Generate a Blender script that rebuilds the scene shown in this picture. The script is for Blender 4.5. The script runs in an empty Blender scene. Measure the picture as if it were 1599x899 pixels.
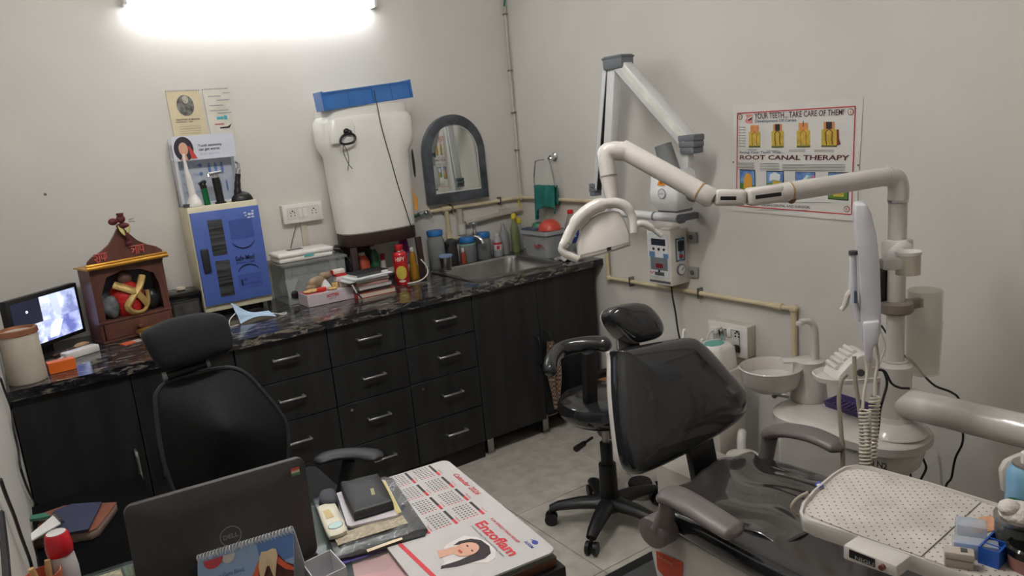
import bpy, bmesh, math, random
from mathutils import Matrix, Vector, Euler
random.seed(7)
PI = math.pi
SC = bpy.context.scene
COL = SC.collection

# ---------------------------------------------------------------- camera
cam_d = bpy.data.cameras.new('camera')
cam = bpy.data.objects.new('camera', cam_d)
COL.objects.link(cam)
cam.location = (-2.46621, -3.51938, 1.55903)
cam.rotation_euler = (math.radians(77.82709), math.radians(5.0742), math.radians(-34.66799))
cam_d.sensor_fit = 'HORIZONTAL'
cam_d.sensor_width = 36.0
cam_d.lens = 36.0 * 1174.96 / 1599
cam_d.clip_start = 0.05
SC.camera = cam
# ---------------------------------------------------------------- world, exposure
world = bpy.data.worlds.new('world')
SC.world = world
world.use_nodes = True
world.node_tree.nodes['Background'].inputs[0].default_value = (0.8, 0.85, 0.9, 1)
world.node_tree.nodes['Background'].inputs[1].default_value = 0.3
vs = SC.view_settings
vs.view_transform = 'Standard'
vs.look = 'None'
vs.exposure = 1.28
vs.gamma = 1.0
vs.use_curve_mapping = False
SC.cycles.max_bounces = 8
SC.cycles.transmission_bounces = 6
SC.cycles.caustics_reflective = False
SC.cycles.caustics_refractive = False
TUBE_STRENGTH = 8.0      # the lit batten above the worktop
CEILING_FILL_STRENGTH = 42.0  # added ceiling batten, out of view, fills the room with light


# ---------------------------------------------------------------- materials
def lin(c):
    c = c / 255.0
    return c / 12.92 if c <= 0.04045 else ((c + 0.055) / 1.055) ** 2.4


def rgb(c):
    return (lin(c[0]), lin(c[1]), lin(c[2]), 1.0)


MC = {}


def M(name, col, rough=0.5, metal=0.0, var=0.06, nscale=12.0, bump=0.0, bscale=60.0, trans=0.0, alpha=1.0,
      emit=0.0, coat=0.0, ior=1.45, stretch=(1, 1, 1), col2=None, spec=0.5):
    if name in MC:
        return MC[name]
    m = bpy.data.materials.new(name)
    m.use_nodes = True
    nt = m.node_tree
    b = nt.nodes['Principled BSDF']
    tc = nt.nodes.new('ShaderNodeTexCoord')
    mp = nt.nodes.new('ShaderNodeMapping')
    mp.inputs['Scale'].default_value = stretch
    nt.links.new(tc.outputs['Object'], mp.inputs['Vector'])
    nz = nt.nodes.new('ShaderNodeTexNoise')
    nz.inputs['Scale'].default_value = nscale
    nz.inputs['Detail'].default_value = 4
    nt.links.new(mp.outputs[0], nz.inputs['Vector'])
    cr = nt.nodes.new('ShaderNodeValToRGB')
    a = rgb(col)
    if col2 is None:
        d = 1 - var * 1.6
        u = 1 + var
        c1 = (a[0] * d, a[1] * d, a[2] * d, 1)
        c2 = (min(1, a[0] * u), min(1, a[1] * u), min(1, a[2] * u), 1)
    else:
        c1, c2 = a, rgb(col2)
    cr.color_ramp.elements[0].position = 0.35
    cr.color_ramp.elements[1].position = 0.65
    cr.color_ramp.elements[0].color = c1
    cr.color_ramp.elements[1].color = c2
    nt.links.new(nz.outputs['Fac'], cr.inputs[0])
    nt.links.new(cr.outputs[0], b.inputs['Base Color'])
    b.inputs['Roughness'].default_value = rough
    b.inputs['Metallic'].default_value = metal
    b.inputs['IOR'].default_value = ior
    b.inputs['Specular IOR Level'].default_value = spec
    b.inputs['Transmission Weight'].default_value = trans
    b.inputs['Alpha'].default_value = alpha
    b.inputs['Coat Weight'].default_value = coat
    b.inputs['Coat Roughness'].default_value = 0.08
    if emit:
        nt.links.new(cr.outputs[0], b.inputs['Emission Color'])
        b.inputs['Emission Strength'].default_value = emit
    if bump:
        n2 = nt.nodes.new('ShaderNodeTexNoise')
        n2.inputs['Scale'].default_value = bscale
        n2.inputs['Detail'].default_value = 5
        nt.links.new(mp.outputs[0], n2.inputs['Vector'])
        bp = nt.nodes.new('ShaderNodeBump')
        bp.inputs['Strength'].default_value = bump
        bp.inputs['Distance'].default_value = 0.004
        nt.links.new(n2.outputs['Fac'], bp.inputs['Height'])
        nt.links.new(bp.outputs[0], b.inputs['Normal'])
    MC[name] = m
    return m


def granite():
    m = bpy.data.materials.new('granite')
    m.use_nodes = True
    nt = m.node_tree
    b = nt.nodes['Principled BSDF']
    tc = nt.nodes.new('ShaderNodeTexCoord')
    mp = nt.nodes.new('ShaderNodeMapping')
    mp.inputs['Scale'].default_value = (1.0, 3.2, 3.2)
    nt.links.new(tc.outputs['Object'], mp.inputs['Vector'])
    n1 = nt.nodes.new('ShaderNodeTexNoise')
    n1.inputs['Scale'].default_value = 16
    n1.inputs['Detail'].default_value = 8
    n1.inputs['Roughness'].default_value = 0.7
    n1.inputs['Distortion'].default_value = 0.7
    nt.links.new(mp.outputs[0], n1.inputs['Vector'])
    cr = nt.nodes.new('ShaderNodeValToRGB')
    e = cr.color_ramp.elements
    e[0].position = 0.44
    e[0].color = rgb((26, 26, 30))
    e[1].position = 0.60
    e[1].color = rgb((128, 120, 108))
    k = e.new(0.52)
    k.color = rgb((40, 40, 46))
    nt.links.new(n1.outputs['Fac'], cr.inputs[0])
    nt.links.new(cr.outputs[0], b.inputs['Base Color'])
    b.inputs['Roughness'].default_value = 0.13
    b.inputs['Specular IOR Level'].default_value = 0.75
    return m


def perforated(name, col, dot, scale):
    # printed paper with a regular grid of small punched dots
    m = bpy.data.materials.new(name)
    m.use_nodes = True
    nt = m.node_tree
    b = nt.nodes['Principled BSDF']
    tc = nt.nodes.new('ShaderNodeTexCoord')
    sep = nt.nodes.new('ShaderNodeSeparateXYZ')
    mp = nt.nodes.new('ShaderNodeMapping')
    mp.inputs['Scale'].default_value = (scale, scale, scale)
    mp.inputs['Rotation'].default_value = (0, 0, 0.75)
    nt.links.new(tc.outputs['Object'], mp.inputs['Vector'])
    nt.links.new(mp.outputs[0], sep.inputs[0])

    def mth(op, a, bb=None):
        n = nt.nodes.new('ShaderNodeMath')
        n.operation = op
        for i, v in enumerate((a, bb)):
            if v is None:
                continue
            if isinstance(v, (int, float)):
                n.inputs[i].default_value = v
            else:
                nt.links.new(v, n.inputs[i])
        return n.outputs[0]
    sx = mth('SINE', sep.outputs[0])
    sy = mth('SINE', sep.outputs[1])
    pr = mth('ABSOLUTE', mth('MULTIPLY', sx, sy))
    d = mth('GREATER_THAN', pr, 0.92)
    nz = nt.nodes.new('ShaderNodeTexNoise')
    nz.inputs['Scale'].default_value = 9
    nt.links.new(tc.outputs['Object'], nz.inputs['Vector'])
    cr = nt.nodes.new('ShaderNodeValToRGB')
    cr.color_ramp.elements[0].position = 0.35
    cr.color_ramp.elements[1].position = 0.6
    cr.color_ramp.elements[0].color = rgb([c * 0.9 for c in col])
    cr.color_ramp.elements[1].color = rgb(col)
    nt.links.new(nz.outputs['Fac'], cr.inputs[0])
    mx = nt.nodes.new('ShaderNodeMix')
    mx.data_type = 'RGBA'
    nt.links.new(d, mx.inputs['Factor'])
    nt.links.new(cr.outputs[0], mx.inputs['A'])
    mx.inputs['B'].default_value = rgb(dot)
    nt.links.new(mx.outputs['Result'], b.inputs['Base Color'])
    b.inputs['Roughness'].default_value = 0.8
    return m


WALL = M('wall_paint', (209, 205, 199), 0.62, var=0.025, nscale=2.2, bump=0.08, bscale=25)
TILE = M('floor_tile_stone', (184, 178, 170), 0.38, var=0.10, nscale=16, bump=0.03)
GROUT = M('tile_grout', (118, 112, 104), 0.9)
CEIL = M('ceiling_paint', (222, 220, 214), 0.8, var=0.02)
GRAN = granite()
LAM = M('black_laminate', (37, 37, 38), 0.42, var=0.22, nscale=22, stretch=(1, 1, 0.08), spec=0.4)
LAMD = M('black_carcass', (18, 18, 19), 0.6)
CHROME = M('chrome', (205, 205, 205), 0.18, metal=1.0, var=0.02)
STEEL = M('brushed_steel', (170, 168, 165), 0.3, metal=1.0, var=0.08, nscale=8)
DARKSTEEL = M('dull_steel', (140, 138, 135), 0.42, metal=0.9)
WHITE = M('white_plastic', (226, 222, 218), 0.32, var=0.02, coat=0.2)
ENAMEL = M('cream_white_enamel', (206, 201, 196), 0.25, var=0.03, coat=0.4)
DWHITE = M('aged_white_plastic', (205, 200, 192), 0.4, var=0.03)
GREY = M('grey_plastic', (128, 130, 134), 0.45)
DGREY = M('dark_grey_plastic', (78, 78, 80), 0.5)
AGREY = M('armrest_grey', (112, 104, 104), 0.38, var=0.04)
BLACK = M('black_plastic', (26, 26, 27), 0.4)
BLACKG = M('glossy_black', (18, 18, 19), 0.12)
LEATH = M('black_leather', (40, 40, 42), 0.14, var=0.04, coat=0.6)
MESH = M('black_mesh_fabric', (34, 34, 36), 0.85, var=0.15, nscale=120, bump=0.4, bscale=400)
FABRIC = M('black_fabric', (30, 31, 35), 0.9, var=0.12, nscale=80, bump=0.3, bscale=300)
RUBBER = M('black_rubber', (22, 22, 22), 0.7)
CREAM = M('cream_pipe', (205, 190, 158), 0.42, var=0.08, nscale=9)
PAPER = M('white_paper', (222, 220, 218), 0.75, var=0.03)
INK = M('black_ink', (40, 38, 40), 0.6)
RED = M('red_print', (196, 40, 48), 0.5)
BLUE = M('blue_plastic', (52, 116, 196), 0.35)
BLUETINT = M('blue_acrylic', (60, 126, 205), 0.15, trans=0.35, coat=0.5)
YELLOW = M('yellow_plastic', (222, 200, 60), 0.4)
GLASSY = M('clear_plastic', (230, 232, 232), 0.12, trans=0.92, var=0.01, ior=1.2)
SMOKY = M('smoky_plastic', (206, 198, 180), 0.15, alpha=0.30, var=0.02)
SKIN = M('printed_skin', (214, 164, 142), 0.6)
GOLD = M('gold_trim', (214, 160, 70), 0.3, metal=0.8)
WOODR = M('red_brown_wood', (100, 62, 52), 0.38, var=0.15, nscale=20, stretch=(1, 1, 0.2))
TEAL = M('teal_towel', (44, 122, 112), 0.95, var=0.12, bump=0.8, bscale=180)


# ---------------------------------------------------------------- mesh helpers
WM = {}


def sp(pts, n=6):
    """smooth curve through points"""
    pts = [Vector(p) for p in pts]
    if len(pts) < 3:
        return pts
    out = []
    P = [pts[0] * 2 - pts[1]] + pts + [pts[-1] * 2 - pts[-2]]
    for i in range(1, len(P) - 2):
        a, b, c, d = P[i - 1], P[i], P[i + 1], P[i + 2]
        for k in range(n):
            t = k / n
            out.append(0.5 * ((2 * b) + (c - a) * t + (2 * a - 5 * b + 4 * c - d) * t * t + (3 * b - a - 3 * c + d) * t ** 3))
    out.append(pts[-1])
    return out


def basis(d):
    d = d.normalized()
    up = Vector((0, 0, 1)) if abs(d.z) < 0.95 else Vector((1, 0, 0))
    x = up.cross(d).normalized()
    y = d.cross(x).normalized()
    return x, y, d


class MB:
    def __init__(self, frame=None, mtx=None):
        self.v = []
        self.f = []
        self.M = WM[frame].copy() if frame is not None else Matrix.Identity(4)
        if mtx is not None:
            self.M = self.M @ mtx

    def add(self, vs_, fs_):
        n = len(self.v)
        self.v += [self.M @ Vector(p) for p in vs_]
        self.f += [tuple(i + n for i in q) for q in fs_]
        return self

    def box(self, c, s, rz=0.0, rot=None):
        R = rot if rot is not None else Matrix.Rotation(rz, 3, 'Z')
        c = Vector(c)
        vs_ = [c + R @ Vector((s[0] * x / 2, s[1] * y / 2, s[2] * z / 2)) for x in (-1, 1) for y in (-1, 1) for z in (-1, 1)]
        return self.add(vs_, [(0, 1, 3, 2), (4, 6, 7, 5), (0, 4, 5, 1), (2, 3, 7, 6), (0, 2, 6, 4), (1, 5, 7, 3)])

    def bx(self, x0, x1, y0, y1, z0, z1):
        return self.box(((x0 + x1) / 2, (y0 + y1) / 2, (z0 + z1) / 2), (abs(x1 - x0), abs(y1 - y0), abs(z1 - z0)))

    def bar(self, p0, p1, w, h, side=None):
        p0, p1 = Vector(p0), Vector(p1)
        x, y, d = basis(p1 - p0)
        if side is not None:
            x = (Vector(side) - d * Vector(side).dot(d)).normalized()
            y = d.cross(x)
        vs_ = [p + x * (w / 2 * a) + y * (h / 2 * b) for p in (p0, p1) for a, b in ((-1, -1), (1, -1), (1, 1), (-1, 1))]
        return self.add(vs_, [(3, 2, 1, 0), (4, 5, 6, 7), (0, 1, 5, 4), (1, 2, 6, 5), (2, 3, 7, 6), (3, 0, 4, 7)])

    def tube(self, pts, r, n=10, cap=True, sx=1.0, sy=1.0, side=None):
        pts = [Vector(p) for p in pts]
        N = len(pts)
        rs = r if isinstance(r, (list, tuple)) else [r] * N
        px = None
        vs_ = []
        for i, p in enumerate(pts):
            d = (pts[min(i + 1, N - 1)] - pts[max(i - 1, 0)]).normalized()
            if px is None:
                if side is not None:
                    px = (Vector(side) - d * Vector(side).dot(d)).normalized()
                else:
                    px = basis(d)[0]
            px = (px - d * px.dot(d)).normalized()
            py = d.cross(px)
            for k in range(n):
                a = 2 * PI * k / n
                vs_.append(p + px * (math.cos(a) * rs[i] * sx) + py * (math.sin(a) * rs[i] * sy))
        fs_ = []
        for i in range(N - 1):
            for k in range(n):
                k2 = (k + 1) % n
                fs_.append((i * n + k, i * n + k2, (i + 1) * n + k2, (i + 1) * n + k))
        if cap:
            fs_.append(tuple(reversed(range(n))))
            fs_.append(tuple((N - 1) * n + k for k in range(n)))
        return self.add(vs_, fs_)

    def cyl(self, p0, p1, r0, r1=None, n=20):
        return self.tube([p0, p1], [r0, r0 if r1 is None else r1], n)

    def lathe(self, prof, base, axis=(0, 0, 1), n=24, a0=0.0, a1=2 * PI):
        x, y, d = basis(Vector(axis))
        base = Vector(base)
        full = abs((a1 - a0) - 2 * PI) < 1e-6
        nn = n if full else n + 1
        vs_ = []
        for (r, h) in prof:
            for k in range(nn):
                a = a0 + (a1 - a0) * k / n
                vs_.append(base + x * (r * math.cos(a)) + y * (r * math.sin(a)) + d * h)
        fs_ = []
        for i in range(len(prof) - 1):
            for k in range(n):
                k2 = (k + 1) % nn
                fs_.append((i * nn + k, i * nn + k2, (i + 1) * nn + k2, (i + 1) * nn + k))
        if full and prof[0][0] > 1e-5:
            fs_.append(tuple(reversed(range(nn))))
        if full and prof[-1][0] > 1e-5:
            fs_.append(tuple((len(prof) - 1) * nn + k for k in range(nn)))
        return self.add(vs_, fs_)

    def prism(self, pts, vec):
        vec = Vector(vec)
        n = len(pts)
        pts = [Vector(p) for p in pts]
        vs_ = pts + [p + vec for p in pts]
        fs_ = [tuple(range(n)), tuple(reversed(range(n, 2 * n)))]
        fs_ = [tuple(reversed(range(n))), tuple(range(n, 2 * n))]
        for k in range(n):
            k2 = (k + 1) % n
            fs_.append((k, k2, n + k2, n + k))
        return self.add(vs_, fs_)

    def ell(self, c, r, nu=16, nv=10, R=None, zmin=-1.0):
        c = Vector(c)
        vs_ = []
        fs_ = []
        lo = math.asin(max(-1, zmin))
        for j in range(nv + 1):
            t = lo + (PI / 2 - lo) * j / nv
            for i in range(nu):
                a = 2 * PI * i / nu
                p = Vector((r[0] * math.cos(t) * math.cos(a), r[1] * math.cos(t) * math.sin(a), r[2] * math.sin(t)))
                if R is not None:
                    p = R @ p
                vs_.append(c + p)
        for j in range(nv):
            for i in range(nu):
                i2 = (i + 1) % nu
                fs_.append((j * nu + i, j * nu + i2, (j + 1) * nu + i2, (j + 1) * nu + i))
        fs_.append(tuple(reversed(range(nu))))
        return self.add(vs_, fs_)

    def loft(self, loops, cap=True, closed=True):
        n = len(loops[0])
        vs_ = [p for L in loops for p in L]
        fs_ = []
        for i in range(len(loops) - 1):
            for k in range(n if closed else n - 1):
                k2 = (k + 1) % n
                fs_.append((i * n + k, i * n + k2, (i + 1) * n + k2, (i + 1) * n + k))
        if cap and closed:
            fs_.append(tuple(reversed(range(n))))
            fs_.append(tuple((len(loops) - 1) * n + k for k in range(n)))
        return self.add(vs_, fs_)

    def grid(self, fn, nu, nv, thick=None):
        vs_ = [fn(i / nu, j / nv) for j in range(nv + 1) for i in range(nu + 1)]
        fs_ = [(j * (nu + 1) + i, j * (nu + 1) + i + 1, (j + 1) * (nu + 1) + i + 1, (j + 1) * (nu + 1) + i) for j in range(nv) for i in range(nu)]
        if thick is not None:
            m = len(vs_)
            t = Vector(thick)
            vs_ = [Vector(p) for p in vs_]
            vs_ += [p + t for p in vs_]
            top = [tuple(reversed(q)) for q in fs_]
            bot = [tuple(i + m for i in q) for q in fs_]
            rim = [i for i in range(nu + 1)] + [j * (nu + 1) + nu for j in range(1, nv + 1)] + [nv * (nu + 1) + i for i in range(nu - 1, -1, -1)] + [j * (nu + 1) for j in range(nv - 1, 0, -1)]
            side = []
            for k in range(len(rim)):
                a, b = rim[k], rim[(k + 1) % len(rim)]
                side.append((a, b, b + m, a + m))
            fs_ = top + bot + side
        return self.add(vs_, fs_)

    def build(self, name, mat, parent=None, bev=0.0, seg=2, sub=0, ang=40, origin=None, solid=0.0):
        bm = bmesh.new()
        if parent is not None:
            inv = WM[parent].inverted()
        else:
            if origin is None:
                xs = [p.x for p in self.v]
                ys = [p.y for p in self.v]
                zs = [p.z for p in self.v]
                origin = Vector(((min(xs) + max(xs)) / 2, (min(ys) + max(ys)) / 2, min(zs)))
            inv = Matrix.Translation(-Vector(origin))
        vv = [bm.verts.new(inv @ p) for p in self.v]
        for q in self.f:
            try:
                bm.faces.new([vv[i] for i in q])
            except ValueError:
                pass
        bmesh.ops.remove_doubles(bm, verts=bm.verts, dist=1e-5)
        bmesh.ops.recalc_face_normals(bm, faces=bm.faces)
        if bev:
            es = [e for e in bm.edges if len(e.link_faces) == 2 and e.calc_face_angle(0) > 0.6]
            if es:
                bmesh.ops.bevel(bm, geom=es, offset=bev, segments=seg, profile=0.5, affect='EDGES', clamp_overlap=True)
        me = bpy.data.meshes.new(name)
        bm.to_mesh(me)
        bm.free()
        for p in me.polygons:
            p.use_smooth = True
        me.set_sharp_from_angle(angle=math.radians(ang))
        me.materials.append(mat)
        o = bpy.data.objects.new(name, me)
        COL.objects.link(o)
        if parent is not None:
            o.parent = parent
            WM[o] = WM[parent].copy()
        else:
            o.location = origin
            WM[o] = Matrix.Translation(Vector(origin))
        if solid:
            md = o.modifiers.new('thickness', 'SOLIDIFY')
            md.thickness = solid
            md.offset = 0
        if sub:
            md = o.modifiers.new('smooth', 'SUBSURF')
            md.levels = sub
            md.render_levels = sub
        return o


def thing(name, label, cat, loc, rz=0.0, group=None, rot=None):
    o = bpy.data.objects.new(name, None)
    COL.objects.link(o)
    o.empty_display_size = 0.05
    o.location = loc
    o.rotation_euler = rot if rot is not None else (0, 0, rz)
    o['label'] = label
    o['category'] = cat
    if group:
        o['group'] = group
    WM[o] = Matrix.Translation(Vector(loc)) @ Euler(rot if rot is not None else (0, 0, rz)).to_matrix().to_4x4()
    return o


def tag(o, label, cat, group=None):
    o['label'] = label
    o['category'] = cat
    if group:
        o['group'] = group
    return o


def plab(o, label):
    o['label'] = label
    return o


def struct(name, mb, mat, parent=None, **k):
    o = mb.build(name, mat, parent, **k)
    if parent is None:
        o['kind'] = 'structure'
    return o


def dup(root, loc, rz=None, label=None, group=None):
    r = root.copy()
    COL.objects.link(r)
    r.location = loc
    if rz is not None:
        r.rotation_euler = (0, 0, rz)
    if label:
        r['label'] = label
    if group:
        r['group'] = group
    for ch in list(root.children):
        c = ch.copy()
        COL.objects.link(c)
        c.parent = r
        for g in ch.children:
            d = g.copy()
            COL.objects.link(d)
            d.parent = c
    return r


def dup_part(p, parent, mtx):
    """a copy of a part placed by a matrix in its parent's frame"""
    c = p.copy()
    COL.objects.link(c)
    c.parent = parent
    c.matrix_local = mtx
    return c


def flat(name, pts, mat, parent, up, t=0.0006):
    """thin printed patch"""
    up = Vector(up).normalized()
    return MB().prism(pts, up * t).build(name, mat, parent)


def rect(o, xd, yd, x0, x1, y0, y1):
    o, xd, yd = Vector(o), Vector(xd), Vector(yd)
    return [o + xd * x0 + yd * y0, o + xd * x1 + yd * y0, o + xd * x1 + yd * y1, o + xd * x0 + yd * y1]


def disc(o, xd, yd, cx, cy, rx, ry=None, n=20, a0=0, a1=2 * PI):
    ry = rx if ry is None else ry
    o, xd, yd = Vector(o), Vector(xd), Vector(yd)
    k = n if abs(a1 - a0 - 2 * PI) < 1e-6 else n + 1
    return [o + xd * (cx + rx * math.cos(a0 + (a1 - a0) * i / n)) + yd * (cy + ry * math.sin(a0 + (a1 - a0) * i / n)) for i in range(k)]


_tc = {}


def text_mesh(s, bold=0.0, shear=0.0):
    key = (s, bold, shear)
    if key not in _tc:
        cu = bpy.data.curves.new('t', 'FONT')
        cu.body = s
        cu.size = 1.0
        cu.resolution_u = 2
        cu.offset = bold
        cu.shear = shear
        ob = bpy.data.objects.new('t', cu)
        me = bpy.data.meshes.new_from_object(ob)
        vs_ = [tuple(v.co) for v in me.vertices]
        fs_ = [tuple(p.vertices) for p in me.polygons]
        bpy.data.objects.remove(ob)
        bpy.data.meshes.remove(me)
        bpy.data.curves.remove(cu)
        x0 = min(v[0] for v in vs_)
        x1 = max(v[0] for v in vs_)
        y0 = min(v[1] for v in vs_)
        y1 = max(v[1] for v in vs_)
        _tc[key] = (vs_, fs_, x0, x1, y0, y1)
    return _tc[key]


def put_text(mb, s, o, xd, yd, w, h, off=0.0008, bold=0.0, shear=0.0):
    """fit the text s into a w by h cell whose lower left corner is o"""
    vs_, fs_, x0, x1, y0, y1 = text_mesh(s, bold, shear)
    o, xd, yd = Vector(o), Vector(xd).normalized(), Vector(yd).normalized()
    nrm = xd.cross(yd)
    mb.add([o + xd * ((v[0] - x0) / (x1 - x0) * w) + yd * ((v[1] - y0) / (y1 - y0) * h) + nrm * off for v in vs_], fs_)
    return mb


X = Vector((1, 0, 0))
Y = Vector((0, 1, 0))
Z = Vector((0, 0, 1))
YW = 0.08     # back wall plane
XW = 0.05     # right wall plane
XL = -2.556   # left wall plane
YF = -4.30    # front wall plane, behind the camera
HC = 2.75

# ================================================================= STRUCTURE
struct('wall_back', MB().bx(XL - .1, XW + .1, YW, YW + .1, -.05, HC + .05), WALL)
struct('wall_right', MB().bx(XW, XW + .1, YF, YW, -.05, HC + .05), WALL)
struct('wall_left', MB().bx(XL - .1, XL, YF, YW, -.05, HC + .05), WALL)
struct('wall_front', MB().bx(XL - .1, XW + .1, YF - .1, YF, -.05, HC + .05), WALL)
struct('ceiling', MB().bx(XL - .1, XW + .1, YF - .1, YW + .1, HC, HC + .1), CEIL)
floor = struct('floor', MB().bx(XL - .1, XW + .1, YF - .1, YW + .1, -.06, -.006), GROUT)
tx, ty = 0.567, 0.532
x = -0.388 - 4 * tx
while x < XW:
    y = -1.128 - 6 * ty
    while y < YW:
        xa, xb = max(x, XL), min(x + tx, XW)
        ya, yb = max(y, YF), min(y + ty, YW)
        if xb - xa > .01 and yb - ya > .01:
            MB().bx(xa + .0015, xb - .0015, ya + .0015, yb - .0015, -.012, 0).build('tile', TILE, floor, bev=.0006, seg=1)
        y += ty
    x += tx
# door behind the camera on the front wall
d1 = MB().bx(-1.95, -1.1, YF - .01, YF + .03, 0, 2.05)
struct('door_1', d1, M('door_paint', (196, 188, 176), 0.5), bev=.003)
MB().bx(-2.01, -1.95, YF, YF + .045, 0, 2.11).bx(-1.1, -1.04, YF, YF + .045, 0, 2.11).bx(-2.01, -1.04, YF, YF + .045, 2.05, 2.11).build('trim_1', WOODR)['kind'] = 'structure'
# wall marks: two chips in the plaster on the back wall
wc = MB()
wc.prism([(x_, YW, z_) for x_, z_ in [(-2.515, 1.427), (-2.49, 1.43), (-2.488, 1.418), (-2.50, 1.412), (-2.514, 1.416)]], (0, -.0012, 0))
wc.prism(disc((-2.295, YW, 1.455), X, Z, 0, 0, .006, n=7), (0, -.0012, 0))
wc.build('plaster_chip', M('chip_grey', (110, 104, 98), 0.9), bpy.data.objects['wall_back'])

# ================================================================= LIGHTS
LIT = M('lit_diffuser', (247, 251, 255), 0.5, var=0.0, emit=TUBE_STRENGTH)
LIT_FILL = M('added_fill_diffuser', (253, 252, 249), 0.5, var=0.0, emit=CEILING_FILL_STRENGTH)
t = thing('tube_light', 'long white lit batten light high on the back wall', 'light', (-1.32, YW, 2.2))
MB().bx(-1.885, -.76, YW - .03, YW, 2.190, 2.26).build('housing', WHITE, t, bev=.004)
MB().bx(-1.87, -.775, YW - .070, YW - .03, 2.177, 2.25).build('diffuser', LIT, t, bev=.008)
MB().bx(-1.885, -1.87, YW - .072, YW, 2.18, 2.26).build('end_cap', WHITE, t, bev=.003)
MB().bx(-.775, -.76, YW - .072, YW, 2.18, 2.26).build('end_cap', WHITE, t, bev=.003)
t = thing('tube_light', 'added unseen fill batten on the ceiling above the desk', 'light', (-1.75, -1.95, HC))  # added fill lamp above the frame, brightens walls and floor
MB().bx(-2.35, -1.15, -1.98, -1.92, HC - .035, HC).build('housing', WHITE, t, bev=.004)
MB().bx(-2.33, -1.17, -1.975, -1.925, HC - .075, HC - .035).build('diffuser', LIT_FILL, t, bev=.008)

# ================================================================= WORKTOP AND CABINETS
SX0, SX1, SY0, SY1 = -.66, -.15, -.50, -.07       # sink cut-out
ct = MB()
ct.bx(XL, SX0, -.60, YW, .815, .85).bx(SX1, XW, -.60, YW, .815, .85).bx(SX0, SX1, -.60, SY0, .815, .85).bx(SX0, SX1, SY1, YW, .815, .85)
tag(ct.build('countertop', GRAN), 'long polished dark speckled granite worktop along the back wall', 'worktop')
t = thing('sink', 'brushed steel sink basin let into the granite by the corner taps', 'sink', ((SX0 + SX1) / 2, (SY0 + SY1) / 2, .85))
s = MB()


def rloop(x0, x1, y0, y1, r, z, n=4):
    out = []
    for cx, cy, a in ((x1 - r, y1 - r, 0), (x0 + r, y1 - r, 90), (x0 + r, y0 + r, 180), (x1 - r, y0 + r, 270)):
        for k in range(n + 1):
            an = math.radians(a + 90 * k / n)
            out.append(Vector((cx + r * math.cos(an), cy + r * math.sin(an), z)))
    return out


s.loft([rloop(SX0 - .02, SX1 + .02, SY0 - .02, SY1 + .02, .04, .8505), rloop(SX0 - .02, SX1 + .02, SY0 - .02, SY1 + .02, .04, .856),
        rloop(SX0 + .005, SX1 - .005, SY0 + .005, SY1 - .005, .05, .857), rloop(SX0 + .012, SX1 - .012, SY0 + .012, SY1 - .012, .06, .845),
        rloop(SX0 + .02, SX1 - .02, SY0 + .02, SY1 - .02, .07, .70), rloop(SX0 + .06, SX1 - .06, SY0 + .06, SY1 - .06, .05, .68)], cap=False)
sk = s.f.append(tuple(range(len(s.v) - 20, len(s.v))))
s.build('basin', STEEL, t)
MB().lathe([(.022, 0), (.03, .002), (.03, .004), (.012, .005)], (-.4, -.28, .68)).build('drain', CHROME, t)

HB = M('handle_metal', (176, 174, 172), 0.3, metal=0.9)


def handle_h(x0, x1, yf, z, parent):
    m = MB()
    m.bar((x0, yf - .028, z), (x1, yf - .028, z), .010, .008)
    m.bar((x0 + .006, yf, z), (x0 + .006, yf - .028, z), .010, .010).bar((x1 - .006, yf, z), (x1 - .006, yf - .028, z), .010, .010)
    return m.build('handle', HB, parent, bev=.0015, seg=1)


def handle_v(x, z0, z1, yf, parent, mat=None):
    m = MB()
    m.tube(sp([(x, yf, z0), (x, yf - .03, z0 + .012), (x, yf - .03, z1 - .012), (x, yf, z1)], 5), .006, 8)
    return m.build('handle', mat or HB, parent)


def drawer_unit(x0, x1, hz, label):
    t = thing('drawer_cabinet', label, 'cabinet', ((x0 + x1) / 2, -.25, 0), group=None)
    MB().bx(x0, x1, -.561, YW - .01, .0, .813).build('carcass', LAMD, t)
    zs = [.813, .641, .468, .273, .085]
    for i in range(4):
        d = MB().bx(x0 + .002, x1 - .002, -.58, -.562, zs[i + 1] + .002, zs[i] - .002).build('drawer', LAM, t, bev=.001, seg=1)
        c = (x0 + x1) / 2
        handle_h(c + hz - .055, c + hz + .055, -.58, (zs[i] + zs[i + 1]) / 2 + .01, d)
        if i in (2,):
            MB().cyl((x0 + .06, -.58, zs[i] - .03), (x0 + .06, -.583, zs[i] - .03), .007, n=10).build('lock', CHROME, d)
    return t


drawer_unit(-1.824, -1.449, 0.0, 'black four-drawer cabinet unit nearest the office chair')
drawer_unit(-1.449, -1.104, 0.0, 'middle black four-drawer cabinet unit, between the two others')
drawer_unit(-1.104, -.745, 0.02, 'black four-drawer cabinet unit next to the sink cabinet')

t = thing('sink_cabinet', 'black two-door cabinet under the sink with a metal leg showing', 'cabinet', (-.37, -.25, 0))
MB().bx(-.745, -.003, -.561, YW - .01, .10, .68).bx(-.745, -.727, -.561, YW - .01, .68, .813).bx(-.021, -.003, -.561, YW - .01, .68, .813).build('carcass', LAMD, t)
dl = MB().bx(-.742, -.374, -.58, -.562, .09, .811).build('door', LAM, t, bev=.001, seg=1)
handle_v(-.405, .40, .53, -.58, dl, BLACK)
dr = MB().bx(-.370, -.005, -.58, -.562, .115, .811).build('door', LAM, t, bev=.001, seg=1)
handle_v(-.338, .41, .54, -.58, dr, BLACK)
for lx, ly in ((-.36, -.54), (-.70, -.54), (-.04, -.54), (-.36, 0.0), (-.7, 0), (-.04, 0)):
    MB().box((lx, ly, .05), (.035, .012, .10)).box((lx, ly, .004), (.04, .03, .008)).build('leg', STEEL, t)
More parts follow.
